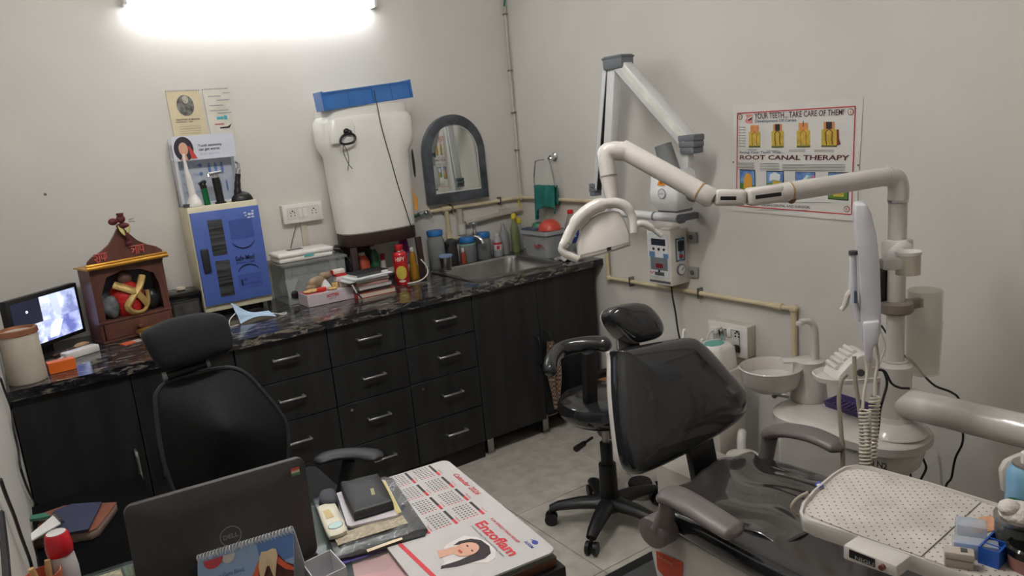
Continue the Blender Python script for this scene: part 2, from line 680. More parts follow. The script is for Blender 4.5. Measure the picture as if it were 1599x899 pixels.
MB().bx(-.36, -.30, -.579, -.575, .098, .104).build('hinge_rail', STEEL, t)
# checked cloth on the right-hand handle
cl = MB()


def cloth_fn(u, v):
    w = .035 + .045 * math.sin(PI * min(1, v * 1.3)) * (1 - .3 * v)
    zz = .50 - .36 * v
    return Vector((-.345 + (u - .4) * w + .015 * v, -.625 + .012 * math.sin(u * 9 + v * 3) + .01 * v, zz))


cl.grid(cloth_fn, 8, 16, (0, .006, 0))


def checked():
    m = M('checked_cloth', (118, 96, 84), 0.95)
    nt = m.node_tree
    b = nt.nodes['Principled BSDF']
    ck = nt.nodes.new('ShaderNodeTexChecker')
    ck.inputs['Scale'].default_value = 90
    ck.inputs['Color1'].default_value = rgb((142, 122, 106))
    ck.inputs['Color2'].default_value = rgb((84, 60, 52))
    tc = nt.nodes.new('ShaderNodeTexCoord')
    nt.links.new(tc.outputs['Object'], ck.inputs['Vector'])
    nt.links.new(ck.outputs['Color'], b.inputs['Base Color'])
    return m


tag(cl.build('cloth', checked()), 'brown checked cloth hanging from the sink cabinet handle', 'cloth')

t = thing('base_cabinet', 'plain black two-door cabinet behind the office chair, left of the drawers', 'cabinet', (-2.19, -.25, 0))
MB().bx(XL + .003, -1.826, -.561, YW - .01, 0, .813).build('carcass', LAMD, t)
d_ = MB().bx(XL + .005, -2.192, -.58, -.562, .06, .811).build('door', LAM, t, bev=.001, seg=1)
handle_v(-2.222, .41, .53, -.58, d_)
d_ = MB().bx(-2.188, -1.828, -.58, -.562, .06, .811).build('door', LAM, t, bev=.001, seg=1)
handle_v(-2.142, .41, .52, -.58, d_)

# ================================================================= ON THE WORKTOP, LEFT
W0 = .8502
# CCTV monitor
BL, BR = Vector((-2.509, -0.280, 0.895)), Vector((-2.262, -0.051, 0.895))
xd = (BR - BL).normalized()
nd = Z.cross(xd) * -1
if nd.y > 0:
    nd = -nd
mw = (BR - BL).length
mh = .205
t = thing('monitor', 'black-framed monitor showing four camera views at the left end of the worktop', 'monitor', (BL + BR) / 2 - Z * (.895 - W0))
O_ = BL
MB().prism([O_, O_ + xd * mw, O_ + xd * mw + Z * mh, O_ + Z * mh], -nd * .03).build('housing', BLACK, t, bev=.003)
mid = O_ + xd * mw / 2 - nd * .04
MB().bar(mid + Z * .05, Vector((mid.x, mid.y, W0 + .008)), .05, .02, xd).build('stand_neck', BLACK, t)
MB().prism([Vector((p.x, p.y, W0)) for p in disc(mid + nd * .02, xd, -nd, 0, 0, .08, .05)], (0, 0, .008)).build('stand_foot', BLACK, t)


def screenmat(name, c1, c2, sc, e):
    m = M(name, c1, 0.3, nscale=sc, col2=c2, emit=e)
    return m


sr = O_ + nd * .0005
bz = .016
cx_, cz_ = .43, .47
vw = [('dark', (bz, mw * cx_), (mh * cz_, mh - bz), screenmat('screen_dark', (28, 30, 44), (34, 36, 52), 6, .5)),
      ('a', (mw * cx_, mw - bz), (mh * cz_, mh - bz), screenmat('screen_view_one', (110, 120, 165), (205, 214, 240), 16, .6)),
      ('b', (bz, mw * cx_), (bz, mh * cz_), screenmat('screen_view_two', (95, 108, 160), (215, 224, 245), 30, .6)),
      ('c', (mw * cx_, mw - bz), (bz, mh * cz_), screenmat('screen_view_three', (90, 98, 160), (190, 200, 235), 22, .6))]
for nm, (a, b), (c, d), m_ in vw:
    flat('screen', rect(sr, xd, Z, a, b, c, d), m_, t, nd)
gl = M('screen_glow_white', (235, 240, 255), .4, emit=.7)
flat('screen_image', disc(sr + nd * .0006, xd, Z, mw * .24, mh * .72, .005, n=10), gl, t, nd)
flat('screen_image', [sr + nd * .0007 + xd * (mw * a) + Z * (mh * b) for a, b in ((.47, .12), (.60, .12), (.70, .40), (.60, .44), (.52, .36))], M('screen_pale', (196, 206, 236), .4, emit=.6), t, nd)
flat('screen_image', [sr + nd * .0007 + xd * (mw * a) + Z * (mh * b) for a, b in ((.62, .50), (.70, .50), (.68, .9), (.56, .9))], M('screen_pale2', (172, 182, 222), .4, emit=.6), t, nd)
flat('screen_image', [sr + nd * .0007 + xd * (mw * a) + Z * (mh * b) for a, b in ((.12, .12), (.3, .12), (.34, .3), (.2, .38), (.1, .3))], M('screen_mid', (120, 132, 186), .4, emit=.5), t, nd)

# canister
c0 = Vector((-2.490, -.505, W0))
t = thing('canister', 'cream canister with a copper rim at the left end of the worktop', 'canister', c0)
MB().lathe([(.056, 0), (.059, .004), (.058, .17), (.0565, .178)], c0, n=32).build('body', M('cream_card', (206, 196, 180), .6, var=.08, nscale=9), t)
MB().lathe([(.060, .168), (.062, .17), (.061, .186), (.05, .188), (.047, .176)], c0, n=32).build('rim', M('copper', (176, 120, 92), .35, metal=.7), t)
# orange box
R_ = Matrix.Rotation(.1, 3, 'Z')
tag(MB().box((-2.385, -.46, W0 + .02), (.085, .045, .04), rot=R_).build('carton', M('orange_card', (226, 108, 36), .5), bev=.001, seg=1), 'small orange carton beside the cream canister', 'box')
# adapter, brush
R_ = Matrix.Rotation(.45, 3, 'Z')
t = thing('power_adapter', 'white power adapter with a short lead in front of the monitor', 'adapter', (-2.30, -.27, W0))
MB().box((-2.31, -.275, W0 + .014), (.13, .045, .028), rot=R_).build('body', WHITE, t, bev=.005)
MB().tube(sp([(-2.365, -.30, W0 + .014), (-2.39, -.33, W0 + .012), (-2.40, -.37, W0 + .005), (-2.43, -.40, W0 + .004)]), .003, 6).build('lead', WHITE, t)
t = thing('brush', 'brown wooden brush lying behind the white adapter', 'brush', (-2.33, -.17, W0))
MB().bar((-2.40, -.215, W0 + .006), (-2.32, -.17, W0 + .012), .014, .01).build('handle', M('dark_wood', (84, 58, 42), .5), t, bev=.003)
MB().ell((-2.295, -.155, W0 + .014), (.032, .014, .012), 12, 6, R=Matrix.Rotation(.45, 3, 'Z')).build('head', M('pale_wood', (184, 150, 112), .6), t)

# temple shrine
t = thing('shrine', 'small red-brown wooden household shrine with gold trim on the worktop', 'shrine', (-2.093, -.075, W0), math.radians(14))
W_ = .29
m = MB(t)
m.bx(-W_ / 2, W_ / 2, -.065, .065, 0, .010).bx(-W_ / 2, W_ / 2, -.065, .065, .078, .088)
m.bx(-W_ / 2, -W_ / 2 + .012, -.06, .065, .01, .30).bx(W_ / 2 - .012, W_ / 2, -.06, .065, .01, .30)
m.bx(-W_ / 2, W_ / 2, -.066, .065, .29, .302)
m.build('frame', WOODR, t, bev=.0015, seg=1)
MB(t).bx(-W_ / 2 + .012, W_ / 2 - .012, .055, .065, .01, .30).build('back_panel', M('shrine_back', (120, 128, 140), .5), t)
m = MB(t)
pts = [(-.133, 0, .088), (-.118, 0, .088), (-.114, 0, .20), (-.085, 0, .262), (-.02, 0, .279), (.05, 0, .272), (.1, 0, .245), (.114, 0, .20), (.118, 0, .088), (.133, 0, .088), (.133, 0, .29), (-.133, 0, .29)]
m.prism([Vector(p) + Vector((0, -.058, 0)) for p in pts], (0, .008, 0))
m.build('arch', WOODR, t)
d_ = MB(t).bx(-.131, .131, -.066, -.056, .012, .076).build('drawer', WOODR, t, bev=.0015, seg=1)
MB(t).lathe([(.004, 0), (.004, .006), (.010, .010), (.009, .018), (.001, .021)], (0, -.066, .044), (0, -1, 0)).build('knob', WOODR, d_)
m = MB(t)
m.bx(-W_ / 2 - .012, W_ / 2 + .012, -.082, .067, .302, .308).tube([(-W_ / 2 - .014, -.084, .309), (W_ / 2 + .014, -.084, .309)], .008, 10)
m.tube([(-W_ / 2 - .014, -.080, .321), (W_ / 2 + .014, -.080, .321)], .005, 8)
m.build('gold_moulding', GOLD, t)
og = [(-.150, .312), (-.146, .335), (-.125, .352), (-.09, .367), (-.055, .39), (-.03, .42), (-.012, .447), (0, .455), (.012, .447), (.03, .42), (.055, .39), (.09, .367), (.125, .352), (.146, .335), (.150, .312)]
MB(t).prism([(x_, -.072, z_) for x_, z_ in og], (0, .014, 0)).build('pediment', WOODR, t, bev=.0015, seg=1)
# two painted words on the pediment, drawn as strokes
PK = M('pink_red_paint', (206, 96, 92), .6)
st = MB(t)


def stroke(pts, ox, oz, s, ww=.0022):
    st.tube(sp([(ox + a * s, -.0735, oz + b * s) for a, b in pts], 3), ww, 6)


ox, oz, s_ = -.122, .328, .0135
stroke([(0, 2.4), (1.8, 2.4), (3.8, 2.4)], ox, oz, s_)
stroke([(.2, 2.0), (1.0, 1.7), (.9, 1.0), (.2, 1.0), (1.2, 0)], ox, oz, s_)
stroke([(1.6, 2.3), (1.6, 0)], ox, oz, s_)
stroke([(.8, -.2), (1.4, -.7), (1.8, -.2)], ox, oz, s_)
stroke([(2.2, 2.2), (2.2, 1.0), (2.9, .9)], ox, oz, s_)
stroke([(3.0, 2.3), (3.0, 0)], ox, oz, s_)
stroke([(3.4, 2.2), (3.6, 1.2), (3.2, .8)], ox, oz, s_)
st.build('painted_word', PK, t)
st = MB(t)
ox, oz = .020, .336
stroke([(0, 2.4), (2, 2.4), (4.4, 2.4)], ox, oz, s_)
stroke([(.2, 1.6), (.8, 1.8), (.9, 1.0), (.4, .6), (1.2, 1.5), (1.7, 1.3)], ox, oz, s_)
stroke([(1.7, 2.3), (1.7, 0)], ox, oz, s_)
stroke([(2.3, 2.3), (2.3, 0)], ox, oz, s_)
stroke([(2.9, 2.2), (2.9, 1.0), (3.6, .9)], ox, oz, s_)
stroke([(3.8, 2.3), (3.8, 0)], ox, oz, s_)
st.build('painted_word', PK, t)

SH = WM[t]


def shp(x_, y_, z_):
    return SH @ Vector((x_, y_, z_))


# things in the shrine
t2 = thing('idol', 'small idol wrapped in a red cloth with gold border inside the shrine', 'statue', shp(.0, 0, .0885), math.radians(14))
m = MB(t2)
m.lathe([(.045, 0), (.055, .02), (.062, .05), (.066, .08), (.058, .11), (.03, .13), (.012, .14)], (0, 0, 0), n=20)
m.build('robe', M('red_gold_cloth', (190, 26, 40), .5, nscale=90, col2=(206, 60, 50), var=.1), t2)
MB(t2).ell((0, -.005, .15), (.03, .026, .032)).build('head', M('idol_stone', (112, 86, 74), .5, var=.2, nscale=40), t2)
m = MB(t2)
m.tube(sp([(-.055, -.035, .135), (-.02, -.06, .115), (.02, -.066, .085), (.055, -.055, .03)]), .017, 8, sy=.5, side=(1, 0, .3))
m.tube(sp([(.062, -.035, .15), (.03, -.062, .11), (-.01, -.068, .07), (-.03, -.066, .04), (-.01, -.066, .012), (.03, -.062, .008), (.06, -.05, .04), (.066, -.045, .09)]), .014, 8, sy=.6, side=(1, 0, .3))
m.build('scarf', M('gold_cloth', (196, 164, 104), .45, metal=.35, bump=.6, bscale=90), t2)


def rock(c, r, mat, lab, seed):
    rr = random.Random(seed)
    m = MB()
    n0 = len(m.v)
    m.ell(c, r, 14, 9)
    for i in range(n0, len(m.v)):
        p = m.v[i] - Vector(c)
        m.v[i] = Vector(c) + p * (1 + .12 * math.sin(p.x * 90 + seed) * math.cos(p.z * 80) + rr.uniform(-.04, .04))
    zmin = min(p.z for p in m.v)
    for p in m.v:
        p.z += c[2] - r[2] - zmin
    return tag(m.build('stone', mat), lab, 'stone')


rock(shp(-.084, -.028, .0885 + .046), (.036, .03, .046), M('grey_stone', (104, 108, 112), .7, var=.25, nscale=40), 'rough grey stone at the left inside the shrine', 3)
rock(shp(.088, -.024, .0885 + .04), (.030, .03, .04), M('black_stone', (32, 34, 36), .35, var=.3, nscale=30), 'black stone at the right inside the shrine', 5)
# charm hanging from the pediment peak
t2 = thing('hanging_charm', 'dark red charm with pale yellow leaves on the peak of the shrine', 'ornament', shp(.0, -.09, .44))
DR = M('dark_red_charm', (92, 32, 40), .6, var=.2, nscale=50)
m = MB()
m.ell(shp(0, -.092, .485), (.017, .012, .016)).ell(shp(-.03, -.09, .478), (.018, .01, .014)).ell(shp(.002, -.092, .458), (.024, .012, .012))
m.cyl(shp(0, -.092, .495), shp(0, -.092, .508), .012, .014, 12)
m.cyl(shp(.012, -.092, .43), shp(.016, -.089, .392), .007, .009, 10)
m.ell(shp(.014, -.09, .385), (.014, .009, .011))
m.build('figure', DR, t2)
for s_ in (-1, 1):
    a, b = shp(.006 + s_ * .020, -.094, .462), shp(.010 + s_ * .005, -.094, .418)
    MB().tube([a, a.lerp(b, .35), a.lerp(b, .7), b], [.004, .0115, .010, .003], 8, sy=.35, side=xd).build('leaf', M('pale_leaf', (206, 196, 130), .6), t2)
m = MB()
m.tube([shp(.028, -.092, .470), shp(.052, -.092, .468)], .0012, 5).tube([shp(.028, -.092, .476), shp(.05, -.092, .480)], .0012, 5)
m.build('twig', DR, t2)
# gold bowl and card under the shrine drawer
tag(MB().lathe([(.02, 0), (.045, .008), (.055, .03), (.058, .034), (.05, .03), (.02, .006)], (-2.045, -.215, W0), n=24).build('brass_dish', M('brass', (214, 178, 92), .25, metal=.9)), 'shallow brass dish in front of the shrine', 'dish')
t = thing('visiting_card', 'orange and white card lying before the shrine', 'card', (-2.13, -.235, W0), .35)
MB(t).bx(-.035, .045, -.022, .022, 0, .002).build('card', M('white_card', (206, 200, 196), .6), t)
MB(t).bx(-.0352, .012, -.0222, .0222, .0004, .0024).build('orange_panel', M('orange_print', (214, 96, 56), .6), t)

# dark casket
t = thing('casket', 'dark glass casket with a cream knob between the shrine and the blue cabinet', 'box', (-1.875, -.03, W0))
MB().bx(-1.936, -1.818, -.09, .04, W0, W0 + .105).build('body', M('dark_glass', (44, 42, 42), .12, var=.2, coat=.5), t, bev=.004)
MB().bx(-1.944, -1.811, -.10, .05, W0 + .106, W0 + .135).build('lid', BLACKG, t, bev=.006)
MB().lathe([(.014, 0), (.02, .006), (.018, .014), (.006, .018)], (-1.875, -.02, W0 + .135)).build('knob', M('cream_knob', (214, 204, 180), .4), t)
MB().bx(-1.928, -1.826, -.0925, -.0885, W0 + .02, W0 + .09).build('front_panel', M('smoked_panel', (76, 72, 70), .15, var=.3, nscale=14), t, bev=.002)

# ================================================================= BLUE STERILISING CABINET
SB = M('ivory_plastic', (214, 206, 178), .4, var=.03)
t = thing('sterilizer_cabinet', 'ivory sterilising cabinet with a bright blue door and two dark windows', 'sterilizer', (-1.66, -.02, W0))
MB().bx(-1.808, -1.511, -.10, .07, .878, 1.34).build('body', SB, t, bev=.006)
for fx in (-1.795, -1.525):
    for fy in (-.085, .05):
        MB().cyl((fx, fy, W0), (fx, fy, .88), .009, n=12).build('foot', BLACK, t)
DB = M('blue_door', (80, 104, 178), .35, var=.03)
dr = MB().bx(-1.802, -1.513, -.114, -.1, .909, 1.316).build('door', DB, t, bev=.002)
yd_ = -.1145
DW = M('door_window', (58, 60, 62), .12, var=.5, nscale=14, stretch=(.3, 1, 6), coat=.6)
fr_up = (0, -1, 0)
for pl in ([(-1.739, -0.115, 1.278), (-1.678, -0.115, 1.276), (-1.677, -0.115, 1.122), (-1.738, -0.115, 1.124)], [(-1.734, -0.115, 1.099), (-1.675, -0.115, 1.096), (-1.675, -0.115, 0.939), (-1.735, -0.115, 0.942)]):
    flat('window', pl, DW, dr, fr_up, .001)
m = MB()
m.prism([(-1.787, -0.114, 1.159), (-1.755, -0.114, 1.158), (-1.756, -0.114, 1.059), (-1.786, -0.114, 1.056)], (0, -.012, 0)).build('handle', M('handle_black', (40, 40, 44), .4), dr, bev=.003)
INKB = M('navy_print', (26, 32, 66), .5)
DB2 = M('blue_door_print', (66, 88, 160), .4, var=.02)


def bez_arc(c, r, a0, a1, w, mat, par):
    pts = [c + X * (r * math.cos(math.radians(a0 + (a1 - a0) * k / 14))) + Z * (r * math.sin(math.radians(a0 + (a1 - a0) * k / 14))) for k in range(15)]
    m = MB()
    m.grid(lambda u, v: pts[int(round(u * 14))] + (pts[int(round(u * 14))] - c).normalized() * (w * (v - .5) * math.sin(PI * (.08 + .84 * u))), 14, 1, (0, -.0008, 0))
    return m.build('printed_arc', mat, par)


c1 = Vector((-1.601, -0.115, 1.191))
c2 = Vector((-1.599, -0.115, 1.009))
flat('printed_panel', rect(c1, X, Z, -.05, .05, -.01, .075), DB2, dr, fr_up)
flat('printed_panel', rect(c2, X, Z, -.05, .05, -.05, .012), DB2, dr, fr_up)
bez_arc(c1 + Y * -.0008, .054, 205, 335, .006, INKB, dr)
bez_arc(c2 + Y * -.0008, .054, 35, 150, .006, INKB, dr)
m = MB()
put_text(m, 'Safe-Med', (-1.648, -0.115, 1.084), X, Z, .082, .022, .001, bold=.02)
put_text(m, 'STERILIZER', Vector((-1.648, -0.115, 1.070)), X, Z, .082, .008, .001)
put_text(m, '1', Vector((-1.640, -0.115, 0.973)), X, Z, .009, .028, .001, bold=.03)
put_text(m, 'st', Vector((-1.625, -0.115, 0.993)), X, Z, .014, .010, .001, bold=.02)
put_text(m, 'IN HYGIENE', Vector((-1.628, -0.115, 0.973)), X, Z, .07, .008, .001)
m.build('lettering', INKB, dr)['kind'] = 'stuff'
lg = MB()
lc = Vector((-1.558, -0.115, 1.282))
for a, b, w, h in ((-.018, .008, .012, .006), (.016, .012, .010, .006), (-.016, -.004, .008, .006), (0, 0, .012, .010), (.014, 0, .010, .010), (-.004, -.014, .014, .006), (.013, -.013, .012, .006)):
    lg.prism(rect(lc, X, Z, a - w / 2, a + w / 2, b - h / 2, b + h / 2), (0, -.0008, 0))
lg.build('emblem', M('white_print', (214, 220, 226), .5), dr)

# --- on top of the cabinet
ZT = 1.3405
SILV = M('silver_grey', (170, 170, 172), .3, metal=.6)
t = thing('brochure_stand', 'white brochure display with a woman on its header, on the blue cabinet', 'display stand', (-1.68, .02, ZT))
m = MB()
xl, xr = -1.805, -1.545
m.bx(xl, xl + .012, -.01, .06, ZT, ZT + .20).bx(xr - .012, xr, -.01, .06, ZT, ZT + .20).bx(xl, xr, .05, .06, ZT, ZT + .29).bx(xl, xr, -.01, .06, ZT, ZT + .008)
m.build('frame', M('stand_white', (206, 208, 214), .4), t)
hd = flat('header', rect((0, -.012, ZT), X, Z, xl, xr, .195, .30), M('header_white', (214, 216, 228), .5, var=.02), t, (0, -1, 0), .002)
flat('back_card', rect((0, .049, ZT), X, Z, xl + .012, xr - .012, .008, .195), M('card_greyblue', (176, 182, 194), .5, nscale=20), t, (0, -1, 0))
# woman on the header: hair, face, shoulder, red sleeve
o_ = Vector((xl + .045, -.0145, ZT + .245))
flat('printed_hair', disc(o_, X, Z, 0, 0, .040, .052), M('printed_hair', (52, 44, 56), .6), hd, (0, -1, 0))
flat('printed_face', disc(o_ + Y * -.0008, X, Z, -.002, .0, .019, .028), SKIN, hd, (0, -1, 0))
flat('printed_sleeve', [o_ + Y * -.001 + X * a + Z * b for a, b in ((.018, .01), (.026, .008), (.05, -.044), (.026, -.044))], M('printed_red', (206, 74, 66), .6), hd, (0, -1, 0))
flat('printed_neck', [o_ + Y * -.001 + X * a + Z * b for a, b in ((-.01, -.026), (.006, -.026), (.012, -.05), (-.02, -.05))], SKIN, hd, (0, -1, 0))
m = MB()
put_text(m, 'Tooth sensitivity', (xl + .105, -.0145, ZT + .245), X, Z, .10, .014, .001, bold=.02)
put_text(m, 'can get worse', (xl + .105, -.0145, ZT + .228), X, Z, .088, .014, .001, bold=.02)
m.build('lettering', INKB, hd)['kind'] = 'stuff'
m = MB()
put_text(m, "Don't ignore it", (xl + .108, -.0145, ZT + .211), X, Z, .082, .012, .001)
m.build('lettering_pale', M('pale_blue_ink', (150, 160, 196), .6), hd)
cb = M('card_blue_print', (92, 120, 178), .6)
m = MB()
for r_ in range(4):
    for c_ in range(2):
        put_text(m, 'TUBE' if c_ == 0 else 'CARE', (xl + .03 + .05 * c_, .048, ZT + .165 - r_ * .038), X, Z, .035, .008, .001)
        m.prism(disc((xl + .112, .047, ZT + .17 - r_ * .038), X, Z, 0, 0, .008, n=10), (0, -.0008, 0))
for k in range(3):
    m.prism(disc((xl + .15 + .027 * k, .047, ZT + .15), X, Z, 0, 0, .006, .028, n=12), (0, -.0008, 0))
    m.prism(disc((xl + .16 + .027 * k, .047, ZT + .07), X, Z, 0, 0, .004, .028, n=12), (0, -.0008, 0))
m.build('card_print', cb, t)['kind'] = 'stuff'

# wall calendars (spiral bound) behind the stand
def wall_calendar(pts, label, mat, pic):
    pts = [Vector(p) for p in pts]
    t = thing('wall_calendar', label, 'calendar', (pts[0] + pts[1]) / 2)
    dd = (pts[1] - pts[0])
    L = dd.length
    dd.normalize()
    dn = (pts[3] - pts[0]).normalized()
    flat('page', pts, mat, t, (0, -1, 0), .006)
    m = MB()
    k = 0
    while k * .0075 < L:
        c = pts[0] + dd * (k * .0075 + .003) + Vector((0, -.004, .001))
        m.lathe([(.0042, -.0007), (.0042, .0007)], c, dd, n=8)
        k += 1
    m.build('spiral_binding', M('wire_grey', (120, 120, 122), .35, metal=.6), t)
    f0 = pts[0] + Vector((0, -.0068, 0))
    if pic:
        flat('portrait', disc(f0, dd, Z, L * .52, -.062, .036, .045), M('engraving_grey', (120, 118, 112), .7, var=.35, nscale=50), t, (0, -1, 0))
        flat('portrait_head', disc(f0 + Vector((0, -.001, 0)), dd, Z, L * .54, -.036, .013, .018), M('engraving_pale', (190, 184, 168), .7, var=.2, nscale=60), t, (0, -1, 0))
        m = MB()
        put_text(m, 'THE HISTORY OF MEDICINE', f0 + dd * .022 - Z * .125, dd, Z, .10, .006, .001, bold=.02)
        put_text(m, 'PORTRAIT, 1890', f0 + dd * .022 - Z * .135, dd, Z, .07, .006, .001, bold=.02)
        m.build('lettering', INK, t)['kind'] = 'stuff'
        m = MB()
        for k in range(4):
            m.prism(rect(f0, dd, Z, .03, .12, -.152 - k * .010, -.150 - k * .010), (0, -.0008, 0))
        m.build('fine_print', M('faint_print', (176, 164, 136), .7), t)
    else:
        m = MB()
        for k, (a, b, c) in enumerate(((.085, .115, -.02), (.02, .075, -.032), (.055, .11, -.05), (.02, .08, -.072), (.02, .10, -.094), (.05, .11, -.106))):
            m.prism(rect(f0, dd, Z, a, b, c, c + .004), (0, -.0008, 0))
        m.build('fine_print', M('faint_grey_print', (150, 154, 160), .7), t)
        m = MB()
        m.prism(rect(f0, dd, Z, .042, .072, -.132, -.120), (0, -.0008, 0)).prism(rect(f0, dd, Z, .074, .088, -.134, -.116), (0, -.0008, 0))
        m.build('teal_print', M('teal_print', (70, 168, 178), .6), t)
        m = MB()
        m.prism(rect(f0, dd, Z, .03, .07, -.155, -.150), (0, -.0008, 0)).build('red_print', M('red_line_print', (190, 90, 84), .6), t)
        m = MB()
        m.prism([f0 + dd * a + Z * b for a, b in ((.05, -.166), (.085, -.164), (.105, -.152), (.09, -.172), (.05, -.172))], (0, -.0008, 0)).build('dark_print', INK, t)
    return t


CALM = M('cream_calendar_page', (214, 200, 168), .7, var=.05, nscale=8)
wall_calendar([(-1.776, 0.078, 1.834), (-1.638, 0.078, 1.832), (-1.628, 0.078, 1.626), (-1.771, 0.078, 1.627)], 'cream spiral calendar with an engraved portrait, left of the pair on the wall', CALM, True)
wall_calendar([(-1.624, 0.078, 1.834), (-1.514, 0.078, 1.834), (-1.511, 0.078, 1.619), (-1.618, 0.078, 1.620)], 'paler spiral calendar with small teal print, right of the pair on the wall', M('pale_calendar_page', (212, 208, 196), .7), False)

# curing lights and handpieces on the cabinet
t = thing('curing_light', 'white curing light in its cone charger on the blue cabinet', 'dental light', (-1.765, -.065, ZT))
m = MB()
m.lathe([(.032, 0), (.034, .006), (.030, .02), (.018, .045), (.012, .055)], (-1.765, -.065, ZT)).build('charger', WHITE, t)
a = Vector((-1.767, -.065, ZT + .035))
MB().tube([a, a + Vector((-.004, 0, .07)), a + Vector((-.008, 0, .12)), a + Vector((-.008, 0, .155)), a + Vector((-.009, -.0, .19))], [.015, .014, .009, .006, .005], 14).build('wand', WHITE, t)
MB().box((-1.80, -.075, ZT + .008), (.026, .02, .014)).build('switch', DGREY, t)
t = thing('curing_light', 'green-bodied pen torch standing beside the white curing light', 'dental light', (-1.712, -.06, ZT))
MB().tube([(-1.712, -.06, ZT), (-1.716, -.06, ZT + .07)], .013, 14).build('body', M('green_metal', (24, 108, 58), .3, metal=.3), t)
MB().tube(sp([(-1.716, -.06, ZT + .071), (-1.718, -.06, ZT + .09), (-1.712, -.062, ZT + .103), (-1.735, -.066, ZT + .092)]), [.0135] * 7 + [.011] * 5 + [.006] * 7, 10).build('head', BLACK, t)
t = thing('curing_light', 'thick black handpiece with a metal head, standing mid cabinet top', 'dental light', (-1.655, -.055, ZT))
MB().tube([(-1.655, -.055, ZT + .004), (-1.660, -.055, ZT + .112)], .017, 16).cyl((-1.655, -.055, ZT), (-1.655, -.055, ZT + .006), .024).build('body', BLACK, t)
m = MB()
m.cyl((-1.66, -.055, ZT + .112), (-1.66, -.055, ZT + .124), .014).tube([(-1.69, -.062, ZT + .130), (-1.632, -.05, ZT + .134)], .0075, 10).tube([(-1.69, -.062, ZT + .130), (-1.69, -.066, ZT + .118)], .007, 10)
m.build('head', CHROME, t)
t = thing('curing_light', 'curved black handpiece in a rounded black base at the cabinet edge', 'dental light', (-1.565, -.055, ZT))
MB().ell((-1.562, -.055, ZT), (.048, .032, .04), 18, 8, zmin=0).build('base', BLACK, t)
MB().tube(sp([(-1.578, -.055, ZT + .02), (-1.572, -.055, ZT + .07), (-1.562, -.055, ZT + .118)]), [.017] * 4 + [.014] * 4 + [.012] * 5, 12).build('wand', BLACK, t)
MB().tube(sp([(-1.562, -.055, ZT + .117), (-1.556, -.055, ZT + .142), (-1.555, -.055, ZT + .160), (-1.566, -.055, ZT + .172)]), [.0105] * 6 + [.006] * 7 + [.005] * 6, 10).build('tip', CHROME, t)

# ================================================================= MASK, CLEAR BOX, SNACK BOX, BOOKS
MASKM = M('mask_blue', (176, 200, 226), .8, var=.03, bump=.3, bscale=120)
t = thing('face_mask', 'pale blue disposable face mask lying on the worktop', 'mask', (-1.66, -.30, W0))


def mk_(u, v):
    x_ = -1.735 + .15 * u
    h = .062 * (1 - u) ** 1.3 + .022
    y_ = -.335 + .06 * v + .02 * math.sin(PI * u)
    return Vector((x_ + .012 * (1 - v), y_ + .004 * math.sin(v * 14), W0 + .003 + h * (v ** .8) * (.75 + .25 * math.cos(u * 5)) + .012 * math.sin(PI * u) * (1 - v)))


MB().grid(mk_, 14, 12, (0, .002, -.001)).build('panel', MASKM, t)
m = MB()
m.tube(sp([(-1.735, -.325, W0 + .05), (-1.765, -.34, W0 + .03), (-1.77, -.35, W0 + .004), (-1.735, -.345, W0 + .004)]), .0018, 6)
m.build('ear_loop', PAPER, t)
m = MB()
m.tube(sp([(-1.585, -.315, W0 + .018), (-1.56, -.32, W0 + .008), (-1.54, -.33, W0 + .003), (-1.52, -.31, W0 + .003), (-1.555, -.30, W0 + .004)]), .0018, 6)
m.build('ear_loop', PAPER, t)

t = thing('storage_box', 'clear plastic storage box with a round latch under the white device', 'box', (-1.33, -.06, W0))
m = MB()
x0, x1, y0, y1, z0, z1 = -1.455, -1.165, -.155, .06, W0, 1.025
m.bx(x0, x1, y0, y1, z0, z0 + .004).bx(x0, x0 + .003, y0, y1, z0, z1).bx(x1 - .003, x1, y0, y1, z0, z1).bx(x0, x1, y0, y0 + .003, z0, z1).bx(x0, x1, y1 - .003, y1, z0, z1)
CLR = M('clear_box_plastic', (206, 212, 210), .10, alpha=.22, var=.01)
m.build('tub', CLR, t)
MB().bx(x0 - .012, x1 + .012, y0 - .012, y1 + .01, z1, z1 + .012).build('lid', M('smoked_lid', (150, 152, 150), .15, alpha=.5, var=.02), t, bev=.003)
m = MB()
m.lathe([(.017, 0), (.017, .010), (.010, .014)], (-1.425, y0, W0 + .045), (0, -1, 0), n=16).build('latch', BLACK, t)
tag(MB().grid(lambda u, v: Vector((-1.44 + .25 * u, -.13 + .15 * v, W0 + .02 + .09 * math.sin(u * 7 + v * 4) ** 2)), 14, 10, (0, 0, .003)).build('plastic_sheet', M('crumpled_plastic', (200, 206, 206), .15, alpha=.45, bump=.5)), 'crumpled clear plastic inside the storage box', 'plastic sheet')
t = thing('sealing_device', 'slim white electronic device lying on the clear storage box', 'device', (-1.33, -.06, 1.0375))
z1_ = 1.0375
MB().bx(-1.462, -1.205, -.125, .02, z1_, z1_ + .022).build('base', WHITE, t, bev=.009, seg=3)
MB().bx(-1.466, -1.20, -.128, .024, z1_ + .0225, z1_ + .045).build('lid', WHITE, t, bev=.010, seg=3)
MB().bx(-1.39, -1.32, -.05, -.01, z1_ + .045, z1_ + .0465).build('display', DGREY, t)
MB().bx(-1.345, -1.30, -.1295, -.1275, z1_ + .016, z1_ + .026).build('button', M('teal_button', (90, 178, 176), .4), t)
